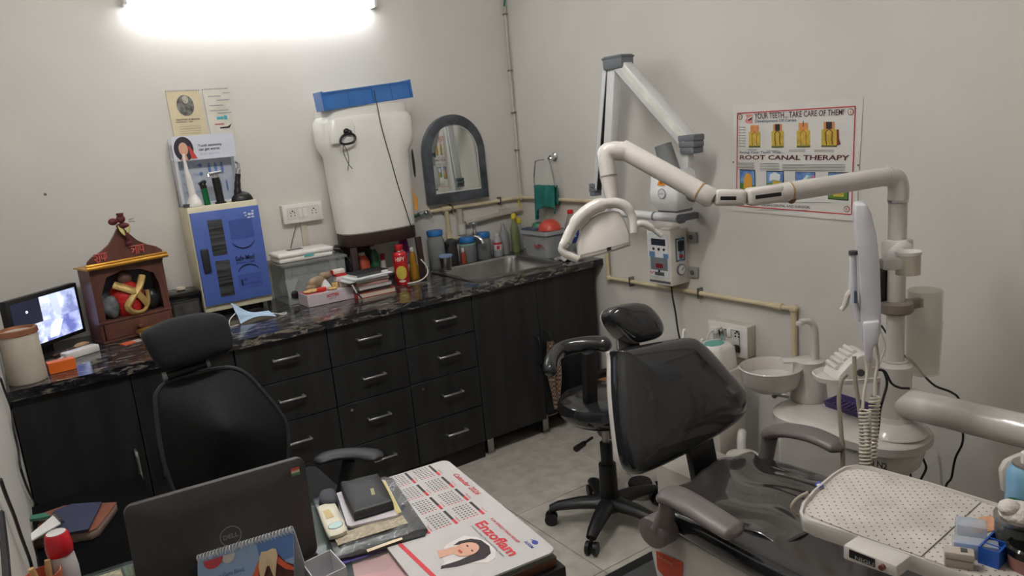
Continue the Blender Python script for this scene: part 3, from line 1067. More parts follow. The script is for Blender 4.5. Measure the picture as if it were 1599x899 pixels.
MB().tube(sp([(-1.205, -.03, z1_ + .02), (-1.17, -.04, z1_ + .018), (-1.145, -.055, z1_ + .015), (-1.115, -.07, 1.0), (-1.10, -.08, .965), (-1.10, -.05, .90), (-1.10, 0, W0 + .004)]), .003, 6).cyl((-1.168, -.04, z1_ + .018), (-1.142, -.056, z1_ + .013), .008, n=8).build('cable', BLACK, t)

PINKC = M('pinkish_card', (196, 184, 190), .6, var=.03)
t = thing('snack_box', 'flat pinkish-white carton with a red word on its front', 'box', (-1.295, -.20, W0))
MB().bx(-1.415, -1.19, -.295, -.172, W0, W0 + .056).build('carton', PINKC, t, bev=.002, seg=1)
MB().bx(-1.413, -1.33, -.292, -.18, W0 + .0562, W0 + .0568).build('printed_top', M('red_pink_print', (178, 82, 90), .6), t)
m = MB()
put_text(m, 'HOTTEN', (-1.325, -.295, W0 + .028), X, Z, .055, .016, .0012, bold=.03)
m.build('lettering', RED, t)
m = MB()
put_text(m, 'SINCE 1978', (-1.318, -.295, W0 + .018), X, Z, .035, .006, .0012)
m.build('small_lettering', M('mauve_ink', (120, 90, 130), .6), t)
zt = W0 + .0572
# food on the box
BIS = M('biscuit', (206, 170, 112), .8, var=.15, nscale=60, bump=.5)


def biscuit(x_, y_, z_, r, h, lab, rz=0.0, sx=1.0):
    m = MB(mtx=Matrix.Translation((x_, y_, z_)) @ Matrix.Rotation(rz, 4, 'Z') @ Matrix.Diagonal((sx, 1, 1, 1)))
    m.lathe([(r * .8, 0), (r, h * .3), (r, h * .7), (r * .75, h)], (0, 0, 0), n=16)
    return tag(m.build('biscuit', BIS), lab, 'biscuit')


biscuit(-1.375, -.245, zt + .0005, .026, .011, 'flat golden biscuit at the left end of the snack box', .3, 1.5)
biscuit(-1.288, -.274, zt, .022, .010, 'round biscuit at the front of the snack box')
biscuit(-1.262, -.245, zt, .016, .022, 'thick biscuit behind the round one on the snack box')
tag(MB().box((-1.335, -.268, zt + .009), (.042, .022, .018), rz=-.3).build('sweet_wrapper', M('red_wrapper', (206, 52, 44), .35), bev=.004), 'bright red wrapped sweet among the biscuits', 'sweet')
m = MB()
m.lathe([(.022, 0), (.024, .012), (.013, .034), (.002, .046)], (-1.306, -.247, zt), n=8)
tag(m.build('paper_napkin', M('napkin_white', (214, 216, 216), .8), ang=20), 'white crumpled paper napkin peak on the snack box', 'napkin')
m = MB()
m.ell((-1.325, -.200, zt + .03), (.05, .022, .03), 14, 8).ell((-1.285, -.195, zt + .055), (.03, .02, .018), 12, 8).ell((-1.36, -.205, zt + .014), (.03, .018, .014), 12, 8)
tag(m.build('snack_bag', M('crumpled_brown_bag', (150, 128, 104), .5, var=.2, nscale=30, bump=1.0, bscale=40)), 'crumpled brownish snack bag at the back of the snack box', 'bag')
# small red and white cartons
RW = M('red_white_card', (206, 186, 188), .55, nscale=30, col2=(190, 70, 84), stretch=(1, 1, 3))
WC = M('white_red_carton', (220, 212, 202), .55)
sb_ = [(-1.218, -.200, zt, .05, .05, .052, RW, 'tall red and white carton behind the small ones on the snack box'),
       (-1.226, -.245, zt, .032, .03, .03, RW, 'small red-topped carton, left of two at the front of the snack box'),
       (-1.206 +.015, -.243, zt, .03, .03, .028, RW, 'small red-topped carton, right of two at the front of the snack box')]
for x_, y_, z_, a, b, c, mt, lab in sb_:
    t = thing('small_carton', lab, 'box', (x_, y_, z_), group='small cartons on the snack box')
    MB().box((x_, y_, z_ + c / 2), (a, b, c)).build('carton', WC, t, bev=.001, seg=1)
    MB().box((x_, y_, z_ + c - .004), (a + .0008, b + .0008, .0095)).build('red_band', RED, t)
t = thing('small_carton', 'cream carton with a red end lying on top of the tall one', 'box', (-1.222, -.200, zt + .053))
MB().box((-1.222, -.200, zt + .053 + .011), (.056, .03, .021)).build('carton', WC, t, bev=.003)
MB().box((-1.2515, -.200, zt + .053 + .011), (.003, .028, .018)).build('red_end', RED, t)

# stack of books
bk = [(.19, .13, .022, (206, 196, 176), (190, 60, 60), 'thick cream book with a red and white cover, lowest of the stack'),
      (.17, .125, .014, (66, 58, 52), (60, 56, 56), 'dark diary just above the lowest book of the stack'),
      (.165, .12, .016, (190, 186, 180), (150, 150, 152), 'grey book third from the bottom of the stack'),
      (.16, .12, .014, (186, 150, 140), (156, 84, 76), 'reddish notebook in the middle of the book stack'),
      (.165, .12, .015, (206, 196, 186), (130, 118, 112), 'brownish notebook above the reddish one in the stack')]
z_ = W0
for k, (w, d, h, pg, cv, lab) in enumerate(bk):
    cx_, cy_ = -1.105 + (.004, -.002, .001, -.004, -.006)[k], -.265 + (0, .003, -.004, .004, 0)[k]
    t = thing('book', lab, 'book', (cx_, cy_, z_), (.02, -.06, .05, -.03, .04)[k], group='books stacked beside the snack box')
    MB(t).bx(-w / 2, w / 2, -d / 2, d / 2, .0015, h - .0015).build('pages', M('pages_%d' % k, pg, .8, nscale=60, stretch=(.1, .1, 20)), t)
    cm = M('cover_%d' % k, cv, .5)
    MB(t).bx(-w / 2 - .002, w / 2 + .002, -d / 2 - .002, d / 2 + .002, h - .0015, h).build('cover', cm, t)
    MB(t).bx(-w / 2 - .002, w / 2 + .002, -d / 2 - .002, d / 2 + .002, 0, .0015).build('cover', cm, t)
    MB(t).bx(-w / 2 - .002, -w / 2, -d / 2 - .002, d / 2 + .002, .0015, h - .0015).build('spine', cm, t)
    z_ += h + .0003
t = thing('paper_pile', 'loose grey-white papers sticking out on top of the book stack', 'papers', (-1.12, -.27, z_), .05)
for k, (a, dx) in enumerate(((.06, -.02), (-.12, -.015), (.16, .0), (-.02, .01))):
    MB(t, Matrix.Rotation(a, 4, 'Z')).bx(-.105 + dx, .10 + dx, -.07, .07, .003 * k, .003 * k + .0027).build('sheet', M('sheet_%d' % k, ((196, 200, 204), (216, 216, 218), (176, 180, 184), (220, 222, 226))[k], .7), t)
z_ += .0125
t = thing('spiral_notebook', 'black-covered spiral notebook on top of the paper pile', 'notebook', (-1.105, -.25, z_), .12)
MB(t).bx(-.085, .085, -.055, .055, 0, .010).build('pages', PAPER, t)
MB(t).bx(-.087, .087, -.057, .057, .0101, .0118).build('cover', M('black_cover', (44, 44, 48), .5), t)
m = MB(t)
for k in range(20):
    m.lathe([(.0065, -.0008), (.0065, .0008)], (-.08 + k * .0065, -.058, .006), (1, 0, 0), n=8)
m.build('spiral_binding', DARKSTEEL, t)
t = thing('pen', 'dark pen with a white cap leaning on the left of the book stack', 'pen', (-1.20, -.345, W0))
MB().cyl((-1.222, -.352, .925), (-1.206, -.352, .885), .0035, n=8).build('cap', PAPER, t)
MB().cyl((-1.206, -.352, .885), (-1.185, -.36, W0 + .003), .0033, n=8).build('barrel', M('navy_pen', (34, 38, 64), .35), t)

# ================================================================= BACK WALL FITTINGS
def socket_holes(m, c, xd, zd, nrm, r=.0028, big=.0038):
    for a, b, q in ((0, .011, big), (-.009, .003, r), (.009, .003, r), (-.009, -.010, r), (.009, -.010, r)):
        m.prism(disc(c, xd, zd, a, b, q, n=8), nrm * .0008)
    return m


HOLE = M('socket_hole', (24, 22, 22), .7)
t = thing('switchboard', 'white switchboard with two sockets on the back wall above the clear box', 'switchboard', (-1.266, YW, 1.20))
c = Vector((-1.3215 + .055, YW - .035, 1.237))
MB().bx(-1.362, -1.168, YW - .03, YW, 1.198, 1.284).build('box', M('switch_ivory', (198, 192, 178), .5), t, bev=.003)
MB().bx(-1.360, -1.166, YW - .038, YW - .031, 1.196, 1.286).build('plate', WHITE, t, bev=.003)
MB().bx(-1.342, -1.184, YW - .0395, YW - .038, 1.213, 1.270).build('insert', M('switch_white', (214, 212, 206), .4), t)
for a, b in ((-1.315, 0), (-1.210, 0)):
    hm = socket_holes(MB(), Vector((a, YW - .0395, 1.243)), X, Z, -Y)
    hm.build('socket', HOLE, t)
for a in (-1.279, -1.255):
    MB().bx(a - .009, a + .009, YW - .044, YW - .0395, 1.222, 1.262).build('switch', WHITE, t, bev=.0015)
MB().bx(-1.275, -1.245, YW - .012, YW, W0, 1.196).build('wire_cover', M('wire_cover_cream', (196, 188, 172), .6), bpy.data.objects['wall_back'])
tag(MB().tube(sp([(-1.30, YW - .035, 1.20), (-1.315, YW - .01, 1.14), (-1.34, YW - .006, 1.07), (-1.35, YW - .006, .98), (-1.36, YW - .005, W0 + .003)]), .0022, 6).build('thin_cable', M('grey_cable', (120, 116, 110), .5)), 'thin grey wire hanging below the white switchboard', 'cable')

# --- water tank on a brown stand
TW = M('tank_white', (228, 226, 220), .35, var=.015, coat=.2)
BRN = M('brown_plastic', (58, 42, 40), .5)


def sq(xc, yc, a, b, z, p=3.2, n=36):
    out = []
    for k in range(n):
        t_ = 2 * PI * k / n
        cc, ss = math.cos(t_), math.sin(t_)
        out.append(Vector((xc + a * math.copysign(abs(cc) ** (2 / p), cc), yc + b * math.copysign(abs(ss) ** (2 / p), ss), z)))
    return out


txc, tyc = -.945, -.062
t = thing('water_tank', 'large white water purifier tank on a brown stand below the tube light', 'water tank', (txc, tyc, W0))
tb = MB()
tb.loft([sq(txc, tyc, .186, .110, 1.118), sq(txc, tyc, .192, .116, 1.125), sq(txc, tyc, .200, .122, 1.30), sq(txc, tyc, .207, .124, 1.49),
         sq(txc, tyc, .226, .128, 1.53, 4), sq(txc, tyc, .231, .130, 1.56, 4), sq(txc, tyc, .231, .130, 1.645, 4), sq(txc, tyc, .218, .122, 1.668, 4), sq(txc, tyc, .214, .118, 1.672, 4), sq(txc, tyc, .214, .116, 1.715, 4)])
tb.build('tank', TW, t, ang=30)
MB().loft([sq(txc, tyc, .188, .112, 1.06), sq(txc, tyc, .191, .115, 1.064), sq(txc, tyc, .191, .115, 1.116), sq(txc, tyc, .188, .112, 1.1175)]).build('base_ring', BRN, t)
for sx_ in (-1, 1):
    m = MB()
    m.bar((txc + sx_ * .172, tyc - .10, 1.06), (txc + sx_ * .178, tyc - .102, W0), .030, .018, X).build('leg', BRN, t, bev=.002)
    m = MB()
    m.bar((txc + sx_ * .172, tyc + .10, 1.06), (txc + sx_ * .178, tyc + .102, W0), .03, .018, X).build('leg', BRN, t, bev=.002)
MB().bx(txc - .16, txc + .02, tyc + .096, tyc + .106, W0 + .03, 1.06).build('back_panel', BRN, t)
MB().bx(txc - .03, txc + .17, tyc - .05, tyc + .05, W0 + .05, W0 + .058).build('shelf_bar', DWHITE, t)
# inspection recess with the black hose loop
rc = Vector((-1.125, tyc - .128, 1.585))
MB().loft([sq(rc.x + .02, rc.y + .01, .055, .02, 1.55, 4, 20), sq(rc.x + .02, rc.y + .004, .062, .022, 1.62, 4, 20), sq(rc.x + .02, rc.y + .012, .05, .02, 1.655, 4, 20)]).build('corner_boss', TW, t)
m = MB()
k0 = Vector((-1.092, tyc - .145, 1.600))
m.ell(k0, (.016, .012, .014)).ell(k0 + Vector((.012, -.004, -.006)), (.012, .010, .012))
m.build('connector', BLACK, t)
m = MB()
m.tube(sp([k0 + Vector(p) for p in ((0, -.006, -.01), (-.03, -.012, -.022), (-.042, -.014, -.045), (-.02, -.014, -.056), (.02, -.013, -.05), (.034, -.012, -.03), (.022, -.008, -.014), (0, -.006, -.012))]), .0055, 8)
m.build('hose_loop', BLACK, t)
m = MB()
a = k0 + Vector((-.03, -.016, -.055))
m.tube(sp([a, a + Vector((-.004, 0, -.04)), a + Vector((.012, 0, -.09)), a + Vector((.028, .0, -.115))]), .0016, 6)
m.build('string', BLACK, t)
m = MB()
m.tube(sp([a, a + Vector((.012, 0, -.03)), a + Vector((.016, 0, -.07)), a + Vector((.004, 0, -.12))]), .0016, 6)
m.build('string', BLACK, t)
flat('warning_sticker', [Vector((txc + .185 + a_, tyc - .092 + .18 * a_ + 0.012, z_)) for a_, z_ in ((0, 1.19), (.012, 1.19), (.020, 1.25), (.008, 1.26), (-.001, 1.30))], M('orange_sticker', (226, 150, 52), .5), t, (1, -1, 0), .002)
flat('vent', disc(Vector((txc + .218, tyc - .055, 1.42)), (0, 1, 0), Z, 0, 0, .012, .07, n=16), M('vent_grey', (60, 62, 64), .5), t, (1, 0, 0), .003)
# blue tray leaning on top
t2 = thing('blue_tray', 'translucent blue plastic tray standing on the white tank', 'tray', (-.95, tyc - .06, 1.716))
R_ = Matrix.Rotation(-math.radians(4.5), 4, 'Y')
m = MB(t2, R_)
m.bx(-.222, .222, -.06, -.056, .000, .078).bx(-.222, .222, -.066, -.056, .072, .080).bx(-.222, .222, -.066, -.056, .0, .007)
m.bx(-.228, -.218, -.067, .03, .0, .084).bx(.218, .228, -.067, .03, .0, .084).bx(-.222, .222, -.06, .03, 0, .004).bx(.02, .026, -.0665, -.056, 0, .078)
m.bx(-.10, -.097, -.063, -.056, 0, .078).bx(.12, .123, -.063, -.056, 0, .078)
m.build('tray', BLUETINT, t2)
tag(MB().tube(sp([(-.92, tyc - .121, 1.775), (-.922, tyc - .137, 1.71), (-.915, tyc - .139, 1.62), (-.897, tyc - .134, 1.52), (-.880, tyc - .130, 1.44), (-.862, tyc - .128, 1.34), (-.84, tyc - .126, 1.24), (-.812, tyc - .120, 1.12), (-.80, tyc - .120, 1.06), (-.79, tyc - .122, .99), (-.782, tyc - .123, .95)]), .0022, 6).build('black_cable', BLACK), 'thin black cable running down the front of the white tank', 'cable')
tag(MB().tube(sp([(-.782, tyc - .123, .95), (-.765, tyc - .135, .92), (-.755, tyc - .135, .89), (-.775, tyc - .145, .865), (-.83, tyc - .175, W0 + .004), (-.885, tyc - .178, W0 + .004), (-.91, tyc - .16, W0 + .006), (-.915, tyc - .145, W0 + .02)]), .0034, 8).build('white_cable', WHITE), 'white cable looping over the worktop round the red spray can', 'cable')


def bottle(name, prof, loc, mat, label, cat, cap=None, capmat=None, neck=0, extra=None, n=20, group=None):
    t = thing(name, label, cat, loc, group=group)
    MB().lathe(prof, loc, n=n).build('body', mat, t)
    if cap:
        MB().lathe(cap, loc, n=n).build('cap', capmat, t)
    return t


# --- things in and before the stand
sc = Vector((-.903, -.205, W0))
t = thing('spray_can', 'red spray can with a yellow disc, beside the book stack', 'spray can', sc)
MB().lathe([(.033, 0), (.035, .004), (.035, .148), (.033, .154), (.024, .163)], sc, n=28).build('body', M('can_red', (190, 28, 36), .28, metal=.1, coat=.4), t)
MB().lathe([(.024, .162), (.025, .165), (.022, .168), (.013, .17)], sc, n=24).build('collar', CHROME, t)
MB().lathe([(.0195, .166), (.0195, .190), (.014, .196)], sc, n=20).build('cap', M('cap_red', (160, 24, 30), .4), t)
vd = Vector((-.45, -.89, 0)).normalized()
hd_ = Vector((.89, .45, 0))


def wrap(c, r, w, h, z, mat, parent, shape='rect', name='label', a0=None, t_=.0006, n=14):
    """a printed patch wrapped on a cylinder; a0 is the azimuth its centre faces"""
    a0 = math.atan2(vd.y, vd.x) if a0 is None else a0
    m = MB()

    def f(u, v):
        a = a0 + (u - .5) * w / r
        k = 1.0
        if shape == 'oval':
            k = math.sqrt(max(0.0, 1 - (2 * u - 1) ** 2))
        return Vector((c.x + (r + t_) * math.cos(a), c.y + (r + t_) * math.sin(a), z + (v - .5) * h * k))
    m.grid(f, n, 4)
    return m.build(name, mat, parent)


def wrap_text(c, r, s, w, h, z, mat, parent, a0=None):
    a0 = math.atan2(vd.y, vd.x) if a0 is None else a0
    vs_, fs_, x0, x1, y0, y1 = text_mesh(s, .02)
    m = MB()
    pts = []
    for v in vs_:
        u = (v[0] - x0) / (x1 - x0) - .5
        a = a0 + u * w / r
        pts.append((c.x + (r + .0012) * math.cos(a), c.y + (r + .0012) * math.sin(a), z + (v[1] - y0) / (y1 - y0) * h))
    m.add(pts, fs_)
    return m.build('lettering', mat, parent)


wrap(sc, .035, .058, .066, W0 + .062, M('disc_yellow', (206, 186, 80), .4), t, 'oval', 'yellow_disc')
wrap(sc, .035, .036, .012, W0 + .020, M('can_white', (214, 206, 196), .4), t, 'oval', 'white_patch')
wrap_text(sc, .035, 'HIFY', .046, .020, W0 + .118, M('can_white2', (220, 214, 206), .4), t)
bottle('soap_bottle', [(.022, 0), (.024, .01), (.023, .06), (.016, .075), (.018, .10), (.013, .13), (.009, .14)], (-.80, -.135, W0), M('amber_soap', (222, 160, 52), .2, trans=.5), 'clear bottle of amber liquid soap under the right of the tank', 'bottle',
       [(.011, .14), (.011, .155), (.006, .16)], DWHITE)
bottle('bottle', [(.035, 0), (.036, .01), (.036, .12), (.02, .15)], (-1.03, -.04, W0), M('orange_bottle', (196, 84, 52), .4), 'orange-red bottle in the shade under the tank', 'bottle', [(.018, .15), (.018, .165)], DWHITE)
bottle('bottle', [(.024, 0), (.025, .01), (.025, .14), (.012, .17)], (-.965, -.035, W0), M('green_bottle', (36, 92, 66), .3), 'dark green bottle beside the orange one under the tank', 'bottle', [(.012, .17), (.012, .185)], DWHITE)
bottle('tube_bottle', [(.013, 0), (.014, .01), (.014, .09), (.012, .11)], (-.925, -.05, W0), M('grey_tube', (176, 170, 168), .5), 'slim grey tube with a red cap behind the spray can', 'bottle', [(.012, .11), (.012, .14)], M('cap_red', (160, 24, 30)))
bottle('jerry_can', [(.03, 0), (.034, .01), (.034, .13), (.02, .16)], (-1.085, -.055, W0), M('dark_bottle', (36, 38, 44), .4), 'dark bottle at the left inside the brown stand', 'bottle', [(.012, .16), (.012, .175)], BLACK)
m = MB()
m.grid(lambda u, v: Vector((-.855 + .055 * u + .01 * v, -.085 - .01 * math.sin(u * 7), 1.055 - (.10 - .02 * u) * v)), 8, 8, (0, .006, 0))
tag(m.build('purple_cloth', M('purple_cloth', (138, 62, 128), .85)), 'purple cloth hanging under the tank on the right', 'cloth')
m = MB()
m.bar((-.862, -.11, 1.05), (-.838, -.10, W0 + .001), .012, .003, X)
tag(m.build('plastic_strip', M('white_strip', (196, 196, 200), .4)), 'white plastic strip leaning under the tank beside the spray can', 'strip')

# --- mirror
t = thing('mirror', 'arched mirror in a dark marbled frame on the back wall', 'mirror', (-.388, YW, 1.184))
mx0, mx1, mz0, mr = -.577, -.199, 1.184, .189
mcx = (mx0 + mx1) / 2
mzc = 1.646 - mr * 1.08


def arch(off, z0, n=24):
    r = mr - off
    out = [Vector((mcx + r, YW, z0))]
    for k in range(n + 1):
        a = PI * k / n
        out.append(Vector((mcx + r * math.cos(a), YW, mzc + r * 1.08 * math.sin(a))))
    out.append(Vector((mcx - r, YW, z0)))
    return out


oL, iL = arch(0, mz0), arch(.047, mz0 + .052)
fr = MB()
k = len(oL)
dy = Vector((0, -.038, 0))
fr.add(oL + iL + [p + dy for p in oL] + [p + dy for p in iL],
       [(i, (i + 1) % k, k + (i + 1) % k, k + i) for i in range(k)] + [(2 * k + i, 3 * k + i, 3 * k + (i + 1) % k, 2 * k + (i + 1) % k) for i in range(k)] +
       [(i, 2 * k + i, 2 * k + (i + 1) % k, (i + 1) % k) for i in range(k)] + [(k + i, k + (i + 1) % k, 3 * k + (i + 1) % k, 3 * k + i) for i in range(k)])
fr.build('frame', M('frame_slate', (72, 77, 84), .25, var=.3, nscale=10, coat=.4), t, bev=.002)
MB().prism([p + Vector((0, -.006 - .105 * (p.x - mx0 - .04), 0)) for p in iL], (0, .004, 0)).build('glass', M('mirror_glass', (222, 226, 222), .02, metal=1.0, var=.0), t)
iL2 = arch(.053, mz0 + .058)
fr = MB()
fr.add([p + Vector((0, -.008 - .105 * (p.x - mx0 - .04), 0)) for p in iL + iL2], [(i, (i + 1) % k, k + (i + 1) % k, k + i) for i in range(k)])
fr.build('inner_rim', M('rim_white', (206, 204, 200), .5), t)

# --- pipes
PR = .0105
hz = 1.150


def elbow(p, par):
    MB().ell(p, (.016, .018, .018)).build('elbow', CREAM, par)


t = thing('water_pipe', 'cream water pipe running level on the back wall behind the taps', 'pipe', (-.3, YW - .02, 1.15))
MB().tube([(-.62, YW - .018, hz), (XW - .036, YW - .018, hz)], PR, 12).build('pipe_run', CREAM, t)
MB().cyl((-.50, YW - .018, hz), (-.45, YW - .018, hz), .0155).build('tee', CREAM, t)
MB().tube([(-.470, YW - .018, hz - .01), (-.468, YW - .018, 1.0)], .013, 12).build('pipe_drop', CREAM, t)
MB().cyl((-.469, YW - .018, 1.02), (-.468, YW - .018, .99), .017).build('elbow', CREAM, t)
MB().tube(sp([(-.468, YW - .02, 1.0), (-.44, YW - .03, .985), (-.41, YW - .035, .985)]), .010, 10).build('pipe_branch', CREAM, t)
for x_ in (-.435, -.12):
    MB().bx(x_ - .004, x_ + .004, YW - .031, YW, hz - .022, hz + .022).build('clip', DARKSTEEL, t)
t = thing('water_pipe', 'cream water pipe stepping down along the right wall, below the x-ray arm', 'pipe', (XW - .018, -.9, .757))
MB().tube([(XW - .02, YW - .022, hz), (XW - .018, -.64, hz - .006)], PR, 12).build('pipe_run', CREAM, t)
elbow((XW - .022, YW - .02, hz), t)
MB().tube([(XW - .018, -.648, hz), (XW - .018, -.655, .757)], PR, 12).build('pipe_drop', CREAM, t)
MB().tube([(XW - .018, -.655, .757), (XW - .018, -1.735, .757)], PR, 12).build('pipe_run', CREAM, t)
MB().tube([(XW - .018, -1.742, .757), (XW - .018, -1.745, .45)], .012, 12).build('pipe_drop', CREAM, t)
for p in ((XW - .018, -.648, hz), (XW - .018, -.655, .757), (XW - .018, -1.742, .757)):
    elbow(p, t)
MB().cyl((XW - .018, -1.65, .757), (XW - .018, -1.69, .757), .0145).build('coupling', CREAM, t)
for y_ in (-.82, -1.26):
    MB().bx(XW - .03, XW, y_ - .004, y_ + .004, .757 - .024, .757 + .024).build('clip', DARKSTEEL, t)
t = thing('wall_valve', 'chrome stop valve with a green hose between the tank and the mirror', 'valve', (-.64, YW - .03, 1.14))
MB().cyl((-.60, YW - .02, 1.150), (-.645, YW - .03, 1.145), .011).ell((-.60, YW - .03, 1.148), (.014, .014, .014)).build('body', CHROME, t)
MB().bar((-.595, YW - .045, 1.165), (-.575, YW - .05, 1.125), .016, .012).build('handle', STEEL, t, bev=.003)
MB().tube(sp([(-.645, YW - .03, 1.145), (-.675, YW - .04, 1.14), (-.70, YW - .05, 1.16), (-.71, YW - .05, 1.22)]), .008, 8).build('hose', M('green_hose', (40, 92, 62), .4), t)
# grey waste pipe
PVC = M('grey_pvc', (178, 170, 162), .45, var=.05)
t = thing('waste_pipe', 'thick off-white waste pipe sloping behind the jars to the corner', 'pipe', (-.2, YW - .03, 1.05))
MB().tube([(-.36, YW - .022, 1.055), (XW - .03, YW - .022, 1.082)], .014, 14).build('pipe_run', PVC, t)
MB().tube([(-.392, YW - .022, 1.14), (-.390, YW - .022, .99)], .017, 14).build('pipe_drop', PVC, t)
MB().cyl((-.390, YW - .022, 1.055), (-.389, YW - .022, 1.0), .0245).build('coupling', DWHITE, t)
MB().tube(sp([(-.389, YW - .022, 1.0), (-.385, YW - .028, .97), (-.365, YW - .045, .945)]), .016, 12).build('bend', DWHITE, t)
MB().bx(-.12, -.06, YW - .04, YW, 1.07, 1.10).build('bracket', M('bracket_white', (190, 184, 176), .5), t)
# tap
t = thing('tap', 'chrome cross-handled tap over the jars behind the sink', 'tap', (-.36, YW, .98))
ty_ = .0
MB().tube([(-.40, YW, .972), (-.385, YW - .05, .975), (-.365, ty_ - .02, .985), (-.35, ty_ - .05, .982), (-.340, ty_ - .065, .965), (-.338, ty_ - .07, .948)], [.014, .015, .017, .012, .011, .012], 12).build('spout', CHROME, t)
MB().lathe([(.012, 0), (.014, .012), (.009, .03), (.008, .055), (.012, .062), (.006, .07)], (-.358, ty_ - .025, .995)).build('spindle', CHROME, t)
m = MB()
for a in (.3, .3 + PI / 2):
    d = Vector((math.cos(a), math.sin(a), 0)) * .030
    c = Vector((-.358, ty_ - .025, 1.057))
    m.tube([c - d, c - d * .5, c + d * .5, c + d], [.006, .0035, .0035, .006], 8)
m.build('handle', CHROME, t)

# --- jars and bottles behind the sink
TEALQ = M('teal_liquid', (122, 186, 178), .3, var=.03)
JCLR = M('jar_plastic', (222, 228, 228), .25, trans=.75, var=.02, ior=1.12)
JB = M('jar_blue_lid', (40, 110, 176), .4)


def jar(loc, r, h, fill, label, cat='jar', lid=JB):
    loc = Vector(loc)
    t = thing('jar', label, cat, loc)
    MB().lathe([(r * .93, 0), (r, .006), (r, h * .86), (r * .86, h * .93), (r * .86, h)], loc, n=26).build('body', JCLR, t)
    if fill:
        MB().lathe([(r * .9, .003), (r * .97, .008), (r * .97, fill), (.001, fill + .0005)], loc, n=26).build('contents', TEALQ, t)
    MB().lathe([(r * .93, h), (r * .95, h + .003), (r * .95, h + .024), (r * .9, h + .028)], loc, n=26).build('lid', lid, t)
    return t


jar((-.395, .0, W0), .047, .112, .104, 'large jar full of teal liquid, directly under the chrome tap')
jar((-.288, .012, W0), .044, .120, .078, 'jar two thirds full of teal liquid, right of the tap')
jar((-.592, -.005, W0), .046, .178, 0, 'tall empty clear jar with a blue lid, nearest the tank')
tag(MB().tube([(-.625, .03, 1.075), (-.645, .01, 1.09), (-.64, .0, 1.11)], [.012, .010, .013], 8).build('blue_clip', BLUE), 'small blue plastic piece behind the tall empty jar', 'clip') if False else None
t = thing('steel_cup', 'steel cup with a pale blue rim before the tall empty jar', 'cup', (-.598, -.105, W0))
MB().lathe([(.026, 0), (.027, .004), (.034, .07), (.031, .07), (.025, .006)], (-.598, -.105, W0 + .004)).build('cup', STEEL, t)
MB().lathe([(.0345, .068), (.037, .07), (.037, .08), (.033, .08)], (-.598, -.105, W0 + .004)).build('rim', M('pale_blue_rim', (140, 164, 206), .4), t)
MB().lathe([(.024, 0), (.03, .004)], (-.598, -.105, W0)).build('foot', STEEL, t)
t = thing('filter_housing', 'matt black cylindrical bottle between the clear jar and teal jar', 'bottle', (-.505, -.005, W0))
MB().lathe([(.036, 0), (.037, .004), (.036, .13), (.034, .134)], (-.505, -.005, W0)).build('body', M('matt_black', (40, 39, 41), .6), t)
MB().cyl((-.535, -.03, W0 + .122), (-.55, -.035, W0 + .122), .010).build('spout', BLACK, t)
bottle('bottle', [(.014, 0), (.015, .006), (.015, .055), (.008, .07)], (-.452, -.04, W0), M('brown_red_bottle', (150, 66, 46), .3), 'small red-brown bottle beside the matt black one', 'bottle', [(.009, .07), (.009, .09)], DWHITE)
t = bottle('bottle', [(.026, 0), (.028, .006), (.028, .08), (.018, .105), (.010, .112)], (-.198, .005, W0), M('milky_plastic', (190, 190, 194), .4, trans=.3), 'small milky bottle with a red and white label', 'bottle', [(.011, .112), (.011, .128)], PAPER)
cc = Vector((-.198, .005, W0))
wrap(cc, .028, .05, .042, W0 + .058 - 0, M('label_white', (220, 214, 214), .5), t, 'rect')
wrap(cc, .028, .05, .012, W0 + .074, M('label_red', (196, 50, 60), .5), t, 'rect', 'label_band', t_=.001)
wrap(cc, .028, .016, .020, W0 + .052, M('label_red', (196, 50, 60), .5), t, 'rect', 'label_mark', t_=.001)
bottle('bottle', [(.029, 0), (.030, .006), (.029, .11), (.014, .145), (.008, .175)], (-.135, .030, W0), M('milky_clear', (176, 178, 180), .3, trans=.4), 'tall milky clear bottle left of the plastic tub', 'bottle')
bottle('bottle', [(.024, 0), (.025, .006), (.025, .14), (.012, .17), (.010, .19)], (-.06, .025, W0), M('olive_liquid', (150, 158, 110), .3, trans=.4), 'olive green bottle with a yellow cap behind the tub', 'bottle', [(.014, .19), (.015, .195), (.014, .215), (.008, .222)], YELLOW)
bottle('bottle', [(.016, 0), (.017, .006), (.016, .14), (.008, .155), (.009, .157)], (-.012, .05, W0), M('clear_bottle', (186, 190, 186), .3, trans=.4), 'shorter clear bottle with a yellow cap in the corner', 'bottle', [(.016, .157), (.017, .16), (.016, .188), (.008, .19)], YELLOW)
tag(MB().lathe([(.012, 0), (.013, .01), (.008, .014), (.009, .02)], (.015, .058, hz - .075)).tube([(.015, .058, hz - .06), (.01, .06, hz - .012)], .005, 8).build('corner_tap', YELLOW), 'little yellow tap handle hanging from the pipe in the corner', 'tap')

# plastic tub with bowls, newspaper and PET bottle, along the right wall
t = thing('plastic_tub', 'grey translucent plastic tub with a red scribble beside the sink', 'tub', (-.035, -.24, W0 + .0))
TUBM = M('tub_grey', (196, 198, 198), .35, trans=.3, var=.05)
m = MB()


def rl(x0, x1, y0, y1, r, z):
    return rloop(x0, x1, y0, y1, r, z, 4)


